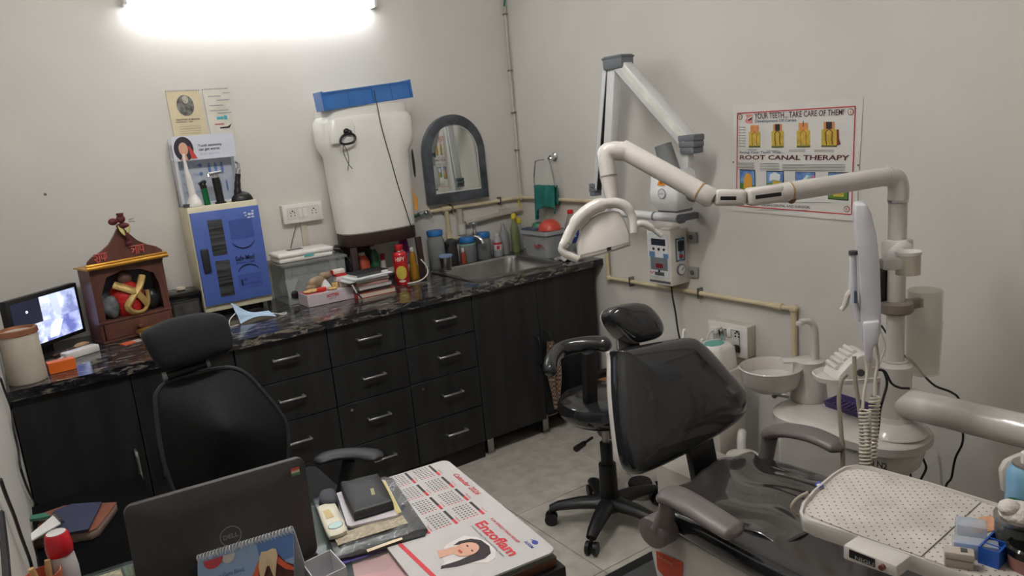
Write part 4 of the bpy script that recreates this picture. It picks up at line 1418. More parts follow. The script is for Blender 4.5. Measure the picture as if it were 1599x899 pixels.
m.loft([rl(-.105, .005, -.335, -.135, .02, W0), rl(-.12, .02, -.355, -.12, .025, W0 + .12), rl(-.13, .03, -.365, -.11, .025, W0 + .125), rl(-.13, .03, -.365, -.11, .025, W0 + .145),
        rl(-.125, .025, -.36, -.115, .022, W0 + .145), rl(-.10, .0, -.33, -.14, .018, W0 + .006)])
m.build('body', TUBM, t)
m = MB()
for k in range(3):
    m.tube(sp([(-.1185 - .0015, -.33 + .02 * k, W0 + .05 + .01 * k), (-.1205, -.30 + .01 * k, W0 + .075), (-.1185, -.27 + .012 * k, W0 + .055), (-.120, -.245, W0 + .072)]), .0018, 5)
m.build('red_scribble', M('scribble_red', (184, 60, 74), .6), t)
tag(MB().lathe([(.001, .056), (.03, .052), (.056, .028), (.062, 0), (.058, 0), (.05, .026), (.02, .05)], (-.045, -.290, W0 + .1455), n=28).build('bowl', M('bowl_red', (206, 78, 62), .35)), 'red plastic bowl upturned on the grey tub', 'bowl')
tag(MB().lathe([(.001, .034), (.03, .028), (.044, 0), (.04, 0), (.02, .026)], (-.035, -.175, W0 + .1455), n=24).build('bowl', M('bowl_green', (58, 118, 84), .4)), 'green dish upturned on the far end of the tub', 'bowl')
m = MB()
m.box((-.095, -.20, W0 + .1455 + .006), (.055, .12, .010), rz=.1)
tag(m.build('folded_cloth', M('blue_grey_cloth', (82, 92, 110), .8, var=.2)), 'folded blue-grey cloth on the near left rim of the tub', 'cloth')
pc = Vector((-.02, -.445, W0))
t = thing('water_bottle', 'clear water bottle with a red cap and blue label by the wall', 'bottle', pc)
MB().lathe([(.034, 0), (.038, .006), (.038, .15), (.034, .175), (.015, .225), (.0125, .235)], pc, n=24).build('body', M('pet_clear', (206, 208, 206), .12, trans=.75, var=.02, ior=1.15), t)
MB().lathe([(.016, .235), (.016, .253), (.012, .256)], pc).build('cap', M('cap_bright_red', (206, 44, 46), .4), t)
MB().lathe([(.0388, .085), (.0388, .150)], pc, n=24).build('label', M('label_blue', (34, 62, 140), .4, nscale=40, var=.3), t)
wrap_text(pc, .0388, 'aqua', .05, .02, W0 + .11, M('label_pale', (170, 190, 226), .4), t, a0=math.radians(-128))
NEWS = M('newsprint', (186, 182, 178), .8, nscale=40, col2=(120, 118, 124), stretch=(1, 1, 1))
m = MB()
m.grid(lambda u, v: Vector((-.125 + .11 * u, -.50 + .11 * v - .02 * u, W0 + .002 + .05 * u * (1 - abs(2 * v - 1)) + .01 * math.sin(9 * u + 5 * v) ** 2)), 12, 12, (0, 0, .002))
tag(m.build('newspaper', NEWS), 'crumpled newspaper sheet beside the red-capped bottle', 'newspaper')

# corner conduit and green tape
t = thing('corner_conduit', 'thin white cable conduit climbing the room corner with small clips', 'conduit', (XW - .012, YW - .012, hz))
MB().tube(sp([(XW - .014, YW - .012, hz + .01), (XW - .017, YW - .012, 1.32), (XW - .012, YW - .012, 1.52), (XW - .018, YW - .012, 1.8), (XW - .015, YW - .012, 2.22)]), .006, 8).build('pipe', M('conduit_white', (196, 192, 186), .5), t)
for z_ in (1.42, 1.63, 1.86, 2.16):
    MB().bx(XW - .026, XW - .004, YW - .020, YW, z_ - .004, z_ + .004).build('clip', DARKSTEEL, t)
m = MB()
m.tube(sp([(XW - .03, YW - .012, 2.62), (XW - .022, YW - .014, 2.4), (XW - .028, YW - .014, 2.30), (XW - .012, YW - .016, 2.26), (XW - .02, YW - .014, 2.20)]), [.004] * 10 + [.008] * 8 + [.005] * 7, 8)
m.build('green_tie', M('green_tape', (34, 122, 104), .6), t)

# ================================================================= RIGHT WALL
t = thing('towel_ring', 'chrome towel ring on the right wall near the corner', 'towel ring', (XW, -.245, 1.37))
MB().lathe([(.024, 0), (.024, .006), (.015, .012), (.012, .035)], (XW, -.262, 1.375), (-1, 0, 0)).build('boss', CHROME, t)
rx_ = XW - .045
MB().tube([(XW - .02, -.262, 1.37), (rx_, -.262, 1.37)], .008, 8).build('arm', CHROME, t)
rr_ = [(rx_, -.215, 1.365), (rx_, -.160, 1.360), (rx_ - .002, -.140, 1.345), (rx_ - .004, -.128, 1.215), (rx_ - .004, -.295, 1.215), (rx_ - .002, -.30, 1.25), (rx_, -.275, 1.34), (rx_, -.262, 1.362)]
MB().tube(sp(rr_, 4), .0042, 8).build('ring', CHROME, t)
tw = MB()


def tow(u, v):
    # draped over the lower bar: front fall and back fall
    y_ = -.125 - .175 * u
    s_ = (v - .35) * .33
    fold = .016 * math.sin(u * 15 + .5 * v) + .006 * math.sin(u * 31)
    if v < .35:
        z_ = 1.222 + s_ * .9
        x_ = rx_ + .012 + fold * .4
    else:
        z_ = 1.222 - s_ * (.62 + .16 * math.cos(u * 5)) * (1.0 if u > .2 else 1.12)
        x_ = rx_ - .014 + fold - .05 * (v - .35) * .3
    if abs(v - .35) < .06:
        z_ = 1.224
    return Vector((x_, y_ - .02 * (v - .3) * (u - .5), z_))


tw.grid(tow, 22, 20)
tag(tw.build('towel', TEAL, solid=.006, ang=80), 'crumpled teal hand towel hanging from the chrome ring', 'towel')

# --- poster on the right wall
PX_ = XW - .003
pq = [(0.047, -1.460, 1.560), (0.047, -2.015, 1.546), (0.047, -1.992, 1.116), (0.047, -1.442, 1.133)]
t = thing('poster', 'large dental poster with red border headed YOUR TEETH on the right wall', 'poster', (XW, -1.78, 1.12))
POST = M('poster_paper', (214, 212, 208), .45, var=.02)
NX = Vector((-1, 0, 0))
pm = MB()
pp = [Vector(p) for p in pq]
pm.grid(lambda u, v: (pp[0] * (1 - u) + pp[1] * u) * (1 - v) + (pp[3] * (1 - u) + pp[2] * u) * v + NX * (.004 * math.sin(PI * u) * 0 + .012 * max(0, v - .8) * 4 * (.3 + .7 * u) * (v - .8)), 10, 10, (.001, 0, 0))
pm.build('sheet', POST, t)


def on_poster(p, k=1):
    return Vector(p) + NX * (.0008 * k + .0006)


def quad_text(mb, s, q, bold=0.0, k=2, shear=0.0):
    """map the text bilinearly into the quad (lower left, upper left, lower right, upper right)"""
    vs_, fs_, x0, x1, y0, y1 = text_mesh(s, bold, shear)
    bl, tl, br, tr = [Vector(p) for p in q]
    out = []
    for v in vs_:
        u = (v[0] - x0) / (x1 - x0)
        w = (v[1] - y0) / (y1 - y0)
        out.append((bl * (1 - u) + br * u) * (1 - w) + (tl * (1 - u) + tr * u) * w + NX * (.0008 * k))
    mb.add(out, fs_)
    return mb


BRDR = [Vector(p) for p in [(0.047, -1.482, 1.527), (0.047, -1.987, 1.519), (0.047, -1.975, 1.140), (0.047, -1.466, 1.154)]]
m = MB()
for k in range(4):
    a, b = BRDR[k], BRDR[(k + 1) % 4]
    m.bar(a + NX * .002, b + NX * .002, .0035, .0008, Z if k % 2 == 0 else Y)
m.build('red_border', RED, t)
MAR = M('maroon_ink', (92, 34, 44), .6)
m = MB()
quad_text(m, 'YOUR TEETH... TAKE CARE OF THEM!', [(0.047, -1.565, 1.499), (0.047, -1.563, 1.522), (0.047, -1.944, 1.492), (0.047, -1.946, 1.513)], .012)
m.build('title', M('brown_ink', (74, 44, 44), .6), t)
m = MB()
quad_text(m, 'Development Of Caries', [(0.047, -1.567, 1.482), (0.047, -1.566, 1.497), (0.047, -1.752, 1.477), (0.047, -1.752, 1.491)], .01)
quad_text(m, 'Saving Your Teeth With....', [(0.047, -1.487, 1.365), (0.047, -1.488, 1.377), (0.047, -1.701, 1.360), (0.047, -1.701, 1.372)], .01)
m.build('subtitle', M('slate_blue_ink', (70, 92, 124), .6), t)['kind'] = 'stuff'
m = MB()
quad_text(m, 'ROOT CANAL THERAPY', [(0.047, -1.488, 1.343), (0.047, -1.490, 1.361), (0.047, -1.964, 1.333), (0.047, -1.967, 1.352)], .02)
m.build('title', MAR, t)
m = MB()
quad_text(m, 'INDIAN DENTAL AND SURGICAL', [(0.047, -1.591, 1.157), (0.047, -1.592, 1.166), (0.047, -1.809, 1.155), (0.047, -1.810, 1.165)], .005)
m.build('publisher_line', INK, t)
POL = M('poster_yellow', (208, 178, 74), .6, nscale=40, col2=(176, 156, 60))
POR = M('poster_orange', (214, 138, 84), .6)
POG = M('poster_green_brown', (92, 96, 44), .6)
PDK = M('poster_dark', (44, 44, 46), .6)
PRT = M('poster_root_red', (126, 52, 44), .6)
tooth = [[(0.047, -1.534, 1.390), (0.047, -1.588, 1.389), (0.047, -1.590, 1.474), (0.047, -1.536, 1.477)], [(0.047, -1.641, 1.386), (0.047, -1.695, 1.385), (0.047, -1.697, 1.474), (0.047, -1.642, 1.476)], [(0.047, -1.753, 1.384), (0.047, -1.809, 1.383), (0.047, -1.809, 1.472), (0.047, -1.754, 1.475)], [(0.047, -1.856, 1.383), (0.047, -1.917, 1.381), (0.047, -1.917, 1.470), (0.047, -1.856, 1.473)]]


def qp(q, u, v, k):
    q = [Vector(p) for p in q]
    return (q[0] * (1 - u) + q[1] * u) * (1 - v) + (q[3] * (1 - u) + q[2] * u) * v + NX * (.0008 * k + .0006)


for i, q in enumerate(tooth):
    d = MB().prism([qp(q, u, v, 0) for u, v in ((0, 0), (1, 0), (1, .68), (.85, .72), (.85, 1), (.15, 1), (.15, .72), (0, .68))], NX * .0008).build('tooth_drawing', POL, t)
    MB().prism([qp(q, u, v, 1) for u, v in ((.15, .72), (.85, .72), (.85, 1), (.15, 1))], NX * .0005).build('crown', POR, d)
    MB().prism([qp(q, u, v, 1) for u, v in ((0, 0), (1, 0), (1, .07), (0, .07))], NX * .0005).build('ground_line', POG, d)
    rm = MB()
    for (a, b) in ((.28, .3), (.72, .68)):
        rm.tube([qp(q, .5, .72, 2), qp(q, a, .6, 2), qp(q, b, .3, 2), qp(q, b + .05, .1, 2)], .0016 if i in (1, 3) else .0013, 5)
    rm.build('root', PRT if i in (1, 3) else M('poster_root_pink', (198, 110, 72), .6), d)
    if i in (1, 3):
        MB().prism([qp(q, u, v, 2) for u, v in ((.32, .72), (.70, .72), (.70, 1.0), (.32, 1.0))], NX * .0006).build('decay', PDK, d)
    if i == 3:
        MB().prism([qp(q, u, v, 1) for u, v in ((1.0, .05), (1.25, .12), (1.15, .3), (1.12, .7), (1.0, .7))], NX * .0005).build('abscess', PRT, d)
    if i == 2:
        MB().prism([qp(q, u, v, 2) for u, v in ((.48, .85), (.53, .85), (.53, 1.08), (.48, 1.08))], NX * .0005).build('probe', PDK, d)
low = [[(0.047, -1.487, 1.215), (0.047, -1.558, 1.214), (0.047, -1.559, 1.297), (0.047, -1.489, 1.299)], [(0.047, -1.617, 1.223), (0.047, -1.691, 1.220), (0.047, -1.691, 1.293), (0.047, -1.618, 1.294)], [(0.047, -1.748, 1.233), (0.047, -1.826, 1.231), (0.047, -1.827, 1.289), (0.047, -1.749, 1.291)], [(0.047, -1.885, 1.196), (0.047, -1.960, 1.193), (0.047, -1.962, 1.287), (0.047, -1.886, 1.288)]]
SKY_ = M('poster_sky', (72, 110, 180), .6, nscale=30, col2=(120, 160, 210))
GRS = M('poster_grass', (88, 128, 50), .6, nscale=40)
for i, q in enumerate(low):
    d = MB().prism([qp(q, u, v, 0) for u, v in ((-.04, -.04), (1.04, -.04), (1.04, 1.04), (-.04, 1.04))], NX * .0005).build('small_picture', INK, t)
    MB().prism([qp(q, u, v, 1) for u, v in ((0, 0), (1, 0), (1, 1), (0, 1))], NX * .0004).build('sky_patch', SKY_, d)
    MB().prism([qp(q, u, v, 1.5) for u, v in ((0, 0), (1, 0), (1, .3), (0, .4))], NX * .0005).build('grass_patch', GRS, d)
    if i == 2:
        for k, c_ in enumerate(((230, 232, 230), (120, 180, 200), (214, 120, 150))):
            MB().prism([qp(q, u, v, 2) for u, v in ((.1 + .2 * k, .2), (.3 + .2 * k, .2), (.75 + .15 * k, .8), (.6 + .15 * k, .85))], NX * .0004).build('brush_shape', M('brush_%d' % k, c_, .6), d)
    elif i == 1:
        MB().prism([qp(q, u, v, 2) for u, v in ((.35, 0), (.85, 0), (.9, .5), (.35, .55))], NX * .0004).build('tooth_shape', POL, d)
        MB().prism([qp(q, u, v, 2) for u, v in ((.15, .5), (.8, .5), (.85, .85), (.5, .98), (.2, .85))], NX * .0004).build('cloud', M('poster_cloud', (224, 228, 232), .6), d)
    else:
        MB().prism([qp(q, u, v, 2) for u, v in ((.25, .1), (.8, .1), (.85, .6), (.7, .85 if i == 0 else .98), (.45, .9), (.25, .6))], NX * .0004).build('tooth_shape', POL if i else M('poster_amber', (218, 160, 60), .6), d)
# fine print lines: too small to read
fp = MB()
rr2 = random.Random(2)
for (x0, x1, y0, n, sk) in ((1154, 1184, 252.5, 5, .2), (1194, 1227, 253.5, 5, .3), (1232, 1328, 254.5, 5, .3), (1232, 1316, 264.5, 1, 0), (1155, 1168, 197, 8, 3.2), (1242, 1268, 232, 2, 0), (1281, 1311, 232, 2, 0), (1170, 1187, 232, 1, 0), (1204, 1225, 233, 1, 0), (1190, 1310, 315, 1, 0), (1192, 1275, 327.5, 1, 0)):
    for k in range(n):
        yy = y0 + k * (2.4 if sk < 1 else 4.2)
        P0 = on_poster((PX_, 0, 0))
        tt = (x0 - 1144) / 203.0
        ss = (x1 - 1144) / 203.0

        def P(u, y):
            return (pp[0] * (1 - u) + pp[1] * u) * (1 - (y - 164.5 + 12 * u) / (163.9 + 29 * u)) + (pp[3] * (1 - u) + pp[2] * u) * ((y - 164.5 + 12 * u) / (163.9 + 29 * u)) + NX * .0014
        fp.prism([P(tt, yy + .9), P(ss - rr2.random() * .01, yy + .9), P(ss - .0, yy), P(tt, yy)], NX * .0004)
fp.build('fine_print', M('fine_print_grey', (146, 144, 142), .7), t)['kind'] = 'stuff'
for c_ in [(0.047, -1.494, 1.512), (0.047, -1.970, 1.501), (0.047, -1.957, 1.159)]:
    e_ = MB().prism(disc(on_poster(c_), Y, Z, 0, 0, .0115, n=20), NX * .0005).build('round_emblem', MAR, t)
    MB().prism(disc(on_poster(c_, 2), Y, Z, 0, 0, .0090, n=20), NX * .0005).build('emblem_field', POST, e_)
    MB().prism(disc(on_poster(c_, 3), Y, Z, 0, 0, .003, .0055, n=12), NX * .0005).build('emblem_mark', POR, e_)
mo = [(0.047, -1.517, 1.486), (0.047, -1.553, 1.484), (0.047, -1.554, 1.518), (0.047, -1.521, 1.520)]
e_ = MB().prism([qp(mo, u, v, 0) for u, v in ((.2, 0), (1, 0), (1, 1), (0, 1), (.25, .6), (0, .3))], NX * .0006).build('mouth_drawing', M('mouth_pink', (214, 140, 132), .6), t)
MB().prism([qp(mo, u, v, 1.4) for u, v in ((.35, .45), (1, .75), (.9, .4), (.5, .25))], NX * .0005).build('mouth_inside', M('mouth_dark', (96, 40, 44), .6), e_)
MB().prism([qp(mo, u, v, 2.4) for u, v in ((.35, .55), (1, .85), (1, .72), (.4, .42))], NX * .0005).build('teeth', PAPER, e_)
for c_ in [(0.047, -1.455, 1.333), (0.047, -1.999, 1.316)]:
    MB().prism(disc(Vector(c_) + NX * .001, Y, Z, 0, 0, .0035, n=8), NX * .002).build('pin', DARKSTEEL, t)

# --- wall-mounted x-ray
XG = M('xray_white', (214, 214, 214), .35, var=.02)
XGREY = M('xray_grey', (112, 116, 122), .5)
t = thing('xray_unit', 'wall-mounted dental x-ray with a folded white arm and grey joints', 'x-ray machine', (XW, -1.25, 1.1))
T_ = Vector((-0.100, -0.926, 1.794))
B_ = Vector((-0.100, -0.789, 1.226))
D0 = Vector((-0.100, -0.978, 1.780))
D1 = Vector((-0.100, -1.357, 1.429))
MB().bar(T_ + Vector((0, -.012, .01)), Vector((B_.x, B_.y - .03, B_.z - .13)), .040, .05, X).build('upright_arm', XG, t, bev=.004)
MB().bar(T_ + Vector((0, .032, .0)), B_ + Vector((0, .022, 0)), .040, .026, X).build('side_rail', XG, t, bev=.003)
MB().bar(T_ + Vector((-.0, .0165, 0)), B_ + Vector((0, .003, 0)), .036, .007, X).build('slot', BLACK, t)
MB().bar(D0, D1, .055, .062, X).build('upper_arm', XG, t, bev=.006)
MB().bar(D0 + Vector((-.0286, 0, .008)), D1 + Vector((-.0286, 0, .008)), .003, .026, X).build('ridge', M('xray_light', (224, 222, 214), .35), t, bev=.001, seg=1)
jt = MB()
jt.box(T_ + Vector((0, -.032, -.004)), (.075, .125, .058)).build('top_joint', XGREY, t, bev=.008)
MB().box(T_ + Vector((-.0, -.032, .015)), (.079, .129, .008)).build('joint_band', M('xray_grey2', (92, 96, 102), .5), t, bev=.002)
for k, (w_, z_) in enumerate(((.076, .022), (.070, -.003), (.060, -.028))):
    MB().box(D1 + Vector((0, -.008, z_ - .004)), (.064, w_ + .012, .026)).build('end_joint', XGREY, t, bev=.005)
for k, (w_, z_) in enumerate(((.050, .02), (.056, 0), (.044, -.02))):
    MB().box(B_ + Vector((0, .036, z_)), (.05, w_ * .8, .019)).build('lower_joint', XGREY, t, bev=.004)
P0 = Vector((-0.100, -1.345, 1.393))
P1 = Vector((-0.100, -1.338, 1.325))
P2 = Vector((-0.100, -1.318, 1.225))
MB().bar(P0, P1, .036, .036, X).build('drop_rod', XG, t, bev=.003)
MB().cyl(P1, P2, .013).build('drop_pin', XG, t)
# tube head
h0 = Vector((-0.220, -1.227, 1.237))
h1 = Vector((-0.220, -1.385, 1.241))
hx0, hx1 = -.22, -.085
hy1, hy0 = h0.y, h1.y
zt_, zb_ = h0.z + .088, h0.z - .078
hb = MB()


def hl(z, i, r):
    return rloop(hx0 + i, hx1 - i, hy0 + i, hy1 - i, r, z, 4)


hb.loft([hl(zb_, .022, .012), hl(zb_ + .035, .003, .014), hl(zb_ + .085, 0, .016), hl(zb_ + .088, 0.002, .016), hl(zt_ - .012, .006, .018), hl(zt_, .014, .018)])
hb.build('tube_head', XG, t, ang=50)
MB().bx(hx0 + .03, hx1 - .02, hy0 + .02, hy1 - .02, zb_ - .008, zb_ + .006).build('head_underside', XGREY, t, bev=.004)
MB().prism([Vector((hx0 - .0008, (hy0 + hy1) / 2 + a, zt_ - .058 + b)) for a, b in ((-.024, 0), (.024, 0), (0, .042))], (-.001, 0, 0)).build('radiation_sign', M('warning_orange', (226, 150, 44), .5), t)
MB().prism([Vector((hx0 - .0022, (hy0 + hy1) / 2 + a, zt_ - .055 + b)) for a, b in ((-.008, .004), (.008, .004), (.003, .012), (.008, .022), (-.008, .022), (-.003, .012))], (-.0006, 0, 0)).build('radiation_mark', M('warning_red', (170, 56, 36), .5), t)
eo = Vector((hx0 - .0008, (hy0 + hy1) / 2, zt_ - .092))
MB().prism(disc(eo, Y, Z, 0, 0, .021, n=20), (-.001, 0, 0)).build('badge', XGREY, t)
MB().prism(disc(eo + NX * .001, Y, Z, 0, 0, .018, n=20), (-.001, 0, 0)).build('badge_field', XG, t)
m = MB()
put_text(m, 'DIGIX', eo + NX * .002 + Y * .013 - Z * .003, -Y, Z, .026, .006, .0006)
m.build('lettering', M('green_ink', (70, 120, 100), .5), t)
cy_ = (hy0 + hy1) / 2
ctop = Vector((-0.160, -1.265, 1.427))
cbase = Vector((-.150, cy_ + .012, zt_ - .01))
cn = MB()
cn.lathe([(.040, 0), (.036, (ctop - cbase).length), (.031, (ctop - cbase).length), (.034, .01)], cbase, ctop - cbase, n=28)
cn.build('cone', M('cone_grey', (120, 122, 122), .5), t)
MB().lathe([(.042, 0), (.044, .008), (.040, .022)], (hx1 - .04, hy0 + .002, h0.z - .004), (0, -1, 0), n=24).build('swivel_ring', XGREY, t)
MB().tube(sp([(hx1 - .04, hy0 - .02, h0.z - .004), (hx1 - .03, hy0 - .022, h0.z + .01), P2], 5), .018, 12).build('yoke', XG, t)
# horizontal arm below the head and wall plate
a0 = Vector((-0.080, -0.757, 1.121))
a1 = Vector((-0.080, -1.261, 1.108))
MB().cyl(a0, a1, .019, n=20).build('lower_arm', XG, t)
MB().cyl(a1.lerp(a0, .27), a1.lerp(a0, .29), .021, n=20).build('arm_ring', XGREY, t)
MB().bar(a1, a1 + Vector((0, -.026, 0)), .040, .040, X).build('arm_joint', XGREY, t, bev=.01)
MB().bx(-.07, XW, a1.y + .004, a1.y + .030, a1.z - .018, a1.z + .012).build('wall_bracket', XGREY, t, bev=.006)
MB().cyl(a0 + Vector((0, 0, -.02)), a0 + Vector((0, 0, .05)), .022, n=20).build('arm_pivot', XG, t)

# --- control box
t = thing('control_box', 'white wall control box with a small display and a pressure dial', 'control box', (0, -1.11, .80))
cy0, cy1, cz0, cz1, cx = -1.19, -1.045, .797, 1.048, -.065
MB().bx(cx, XW - .0005, cy0, cy1, cz0, cz1).build('housing', M('box_white', (214, 208, 200), .4), t, bev=.004)
fo = Vector((cx - .0008, cy1, cz0))
BW, BH = cy1 - cy0, cz1 - cz0
fm = M('panel_blue_edge', (92, 130, 170), .45)


def face(name, u0, u1, v0, v1, mat, k=0):
    return MB().prism([fo + NX * (.0006 * k) - Y * (u * BW) + Z * (v * BH) for u, v in ((u0, v0), (u1, v0), (u1, v1), (u0, v1))], NX * .0006).build(name, mat, t)


face('panel', .08, .92, .13, .93, M('panel_pale', (196, 200, 204), .4))
face('panel_inset', .12, .88, .15, .91, M('panel_white', (212, 212, 212), .4), 1)
face('display', .20, .80, .72, .84, M('lcd_dark', (46, 52, 66), .15, coat=.5), 2)
for k in range(3):
    MB().lathe([(.006, 0), (.006, .003)], fo + NX * .002 - Y * (BW * (.30 + .22 * k)) + Z * (BH * .655), NX, n=12).build('button', INK, t)
face('wave_print', .10, .34, .50, .60, fm, 2)
face('wave_print', .70, .90, .50, .58, fm, 2)
face('grey_panel', .14, .86, .27, .50, XGREY, 2)
face('red_readout', .36, .66, .31, .39, M('readout_red', (122, 42, 44), .3), 3)
face('grey_label', .30, .70, .17, .235, M('label_grey', (84, 86, 90), .5), 2)
face('vent_strip', .06, .94, .035, .075, M('label_grey', (84, 86, 90), .5), 0)
m = MB()
put_text(m, 'X-RAY', fo + NX * .002 - Y * (BW * .45) + Z * (BH * .885), -Y, Z, .04, .008, .001, bold=.02)
m.build('lettering', fm, t)
for p in ((.20, .20), (.14, .225), (.26, .225)):
    MB().prism(disc(fo + NX * .002 - Y * (BW * p[0] * .9) + Z * (BH * p[1]), Y, Z, 0, 0, .0035, n=8), NX * .0005).build('red_mark', RED, t)
MB().lathe([(.005, 0), (.005, .003)], fo + NX * .002 - Y * (BW * .5) + Z * (BH * .255), NX, n=12).build('button', INK, t)
so = Vector((cx, cy0 - .0008, cz0))
SW = XW - cx


def sface(name, u0, u1, v0, v1, mat, k=0):
    return MB().prism([so - Y * (.0006 * k) + X * (u * SW) + Z * (v * BH) for u, v in ((u0, v0), (u1, v0), (u1, v1), (u0, v1))], -Y * .0006).build(name, mat, t)


sface('side_plate', .26, .76, .42, .84, M('side_plate', (66, 82, 96), .4))
sface('side_inset', .32, .70, .45, .81, M('side_inset', (196, 200, 200), .4), 1)
sface('blue_stripe', .44, .60, .42, .84, M('stripe_blue', (86, 152, 186), .4), 2)
MB().box(so + X * (SW * .50) + Z * (BH * .70) - Y * .006, (.028, .012, .045)).build('rocker_switch', BLACK, t, bev=.002)
MB().lathe([(.010, 0), (.010, .006), (.006, .009)], so + X * (SW * .52) + Z * (BH * .51) - Y * .002, (0, -1, 0), n=14).build('red_lamp', M('lamp_red', (150, 40, 44), .3), t)
gc = so + X * (SW * .50) + Z * (BH * .27)
MB().lathe([(.026, 0), (.026, .006), (.022, .007)], gc, (0, -1, 0), n=28).build('dial_bezel', XGREY, t)
MB().prism(disc(gc - Y * .0075, X, Z, 0, 0, .021, n=28), -Y * .0005).build('dial_face', PAPER, t)
MB().bar(gc - Y * .009 + Vector((-.004, 0, -.003)), gc - Y * .009 + Vector((.012, 0, .01)), .0018, .001).build('needle', INK, t)
for z_ in (1.005, .845):
    MB().bx(XW - .012, XW, cy0 - .055, cy0, z_ - .024, z_ + .024).build('mounting_lug', M('lug_grey', (150, 150, 146), .5), t, bev=.002)
    MB().ell((XW - .014, cy0 - .026, z_), (.006, .011, .011), 12, 6).build('screw', DGREY, t)
MB().box((-.03, cy0 + .03, cz1 + .005), (.07, .05, .009)).build('top_lug', WHITE, t, bev=.002)
tag(MB().tube(sp([(-.035, cy0 + .035, cz0 - .001), (-.035, cy0 + .03, .74), (-.03, cy0 + .02, .66), (-.035, cy0, .56), (-.03, cy0 - .05, .38), (.0, cy0 - .10, .15), (.02, cy0 - .12, .006)]), .004, 8).build('power_cable', BLACK), 'black cable dropping from the bottom of the white control box', 'cable')

# --- right wall switchboard
t = thing('switchboard', 'white switchboard full of plugs on the right wall behind the dental chair', 'switchboard', (XW, -1.445, .522))
sy0, sy1, sz0, sz1, sxx = -1.545, -1.345, .521, .655, -.004
MB().bx(sxx, XW - .0005, sy0, sy1, sz0, sz1).build('box', M('switch_ivory', (198, 192, 178), .5), t, bev=.003)
MB().bx(sxx - .007, sxx - .0003, sy0 - .003, sy1 + .003, sz0 - .003, sz1 + .003).build('plate', WHITE, t, bev=.002)
sf = sxx - .0075
MB().bx(sf - .0015, sf, sy0 + .035, sy1 - .025, sz0 + .02, sz1 - .02).build('insert_rim', INK, t)
MB().bx(sf - .0022, sf - .0015, sy0 + .037, sy1 - .027, sz0 + .022, sz1 - .022).build('insert', M('switch_white', (214, 212, 206), .4), t)
for (y_, z_) in ((-1.50, .62), (-1.50, .557), (-1.385, .62)):
    socket_holes(MB(), Vector((sf - .003, y_, z_)), -Y, Z, NX, .0045, .006).build('socket', HOLE, t)
for (y_, z_) in ((-1.435, .62), (-1.46, .62), (-1.435, .557)):
    MB().bx(sf - .009, sf - .002, y_ - .010, y_ + .010, z_ - .018, z_ + .018).build('switch', WHITE, t, bev=.002)
tp = thing('plug', 'black plug with a thick lead in the right wall switchboard', 'plug', (sf - .003, -1.495, .565))
MB().tube(sp([(sf - .004, -1.50, .558), (sf - .035, -1.49, .566), (sf - .055, -1.47, .558), (sf - .06, -1.455, .535)]), [.016, .017, .015, .014, .013, .012, .011, .010, .009, .009, .008, .008, .007, .006, .006, .005, .005, .005, .005][:19], 10).build('body', BLACK, tp)
MB().tube(sp([(sf - .06, -1.455, .537), (sf - .062, -1.45, .48), (sf - .055, -1.445, .40), (sf - .03, -1.44, .2), (.0, -1.43, .006)]), .004, 8).build('lead', BLACK, tp)
for y_, z_, lab in ((-1.385, .562, 'white plug, lower left in the right wall switchboard'), (-1.40, .628, 'white plug, upper left in the right wall switchboard')):
    tp = thing('plug', lab, 'plug', (sf - .004, y_, z_))
    MB().bx(sf - .036, sf - .0042, y_ - .016, y_ + .016, z_ - .014, z_ + .014).build('body', WHITE, tp, bev=.004)
    MB().tube(sp([(sf - .036, y_, z_), (sf - .055, y_ + .005, z_ - .01), (sf - .06, y_ + .015, z_ - .06), (sf - .05, y_ + .02, z_ - .16), (-.03, y_ + .02, .25), (-.01, y_ + .02, .006)]), .0035, 8).build('lead', BLACK if z_ < .6 else WHITE, tp)

# --- scaler on a small stand behind the backrest
t = thing('scaler_stand', 'slim white stand behind the dental chair back', 'stand', (-.16, -1.50, 0))
MB().bx(-.24, -.075, -1.585, -1.425, .03, .515).build('column', DWHITE, t, bev=.01)
MB().bx(-.25, -.07, -1.60, -1.41, 0, .03).build('base', DGREY, t, bev=.005)
t = thing('scaler', 'white ultrasonic scaler with a round teal top behind the dental chair', 'dental device', (-.16, -1.50, .5155))
MB().loft([rloop(-.24, -.09, -1.575, -1.44, .03, .5155), rloop(-.238, -.092, -1.572, -1.443, .04, .60), rloop(-.225, -.11, -1.56, -1.455, .04, .618)]).build('body', WHITE, t, ang=50)
MB().prism([Vector((-.167, -1.508, .6186)) + Vector((.045 * math.cos(a * PI / 12), .036 * math.sin(a * PI / 12), 0)) for a in range(24)], (0, 0, .002)).build('teal_panel', M('teal_panel', (96, 168, 156), .4), t)
MB().lathe([(.012, 0), (.011, .03), (.018, .06), (.017, .062), (.009, .03)], (-.105, -1.50, .60), n=18).build('holder', CHROME, t)
for a_, b_, nm in (((-0.364, -1.522, 0.671), (-0.353, -1.518, 0.715), 'a'), ((-0.345, -1.605, 0.636), (-0.340, -1.596, 0.687), 'b')):
    a_, b_ = Vector(a_), Vector(b_)
    base = a_ + Vector((0, .0, -.12))
    MB().tube([base, a_, b_, b_ + Vector((.008, 0, .004))], [.006, .005, .004, .007], 8).build('handpiece', WHITE, t)

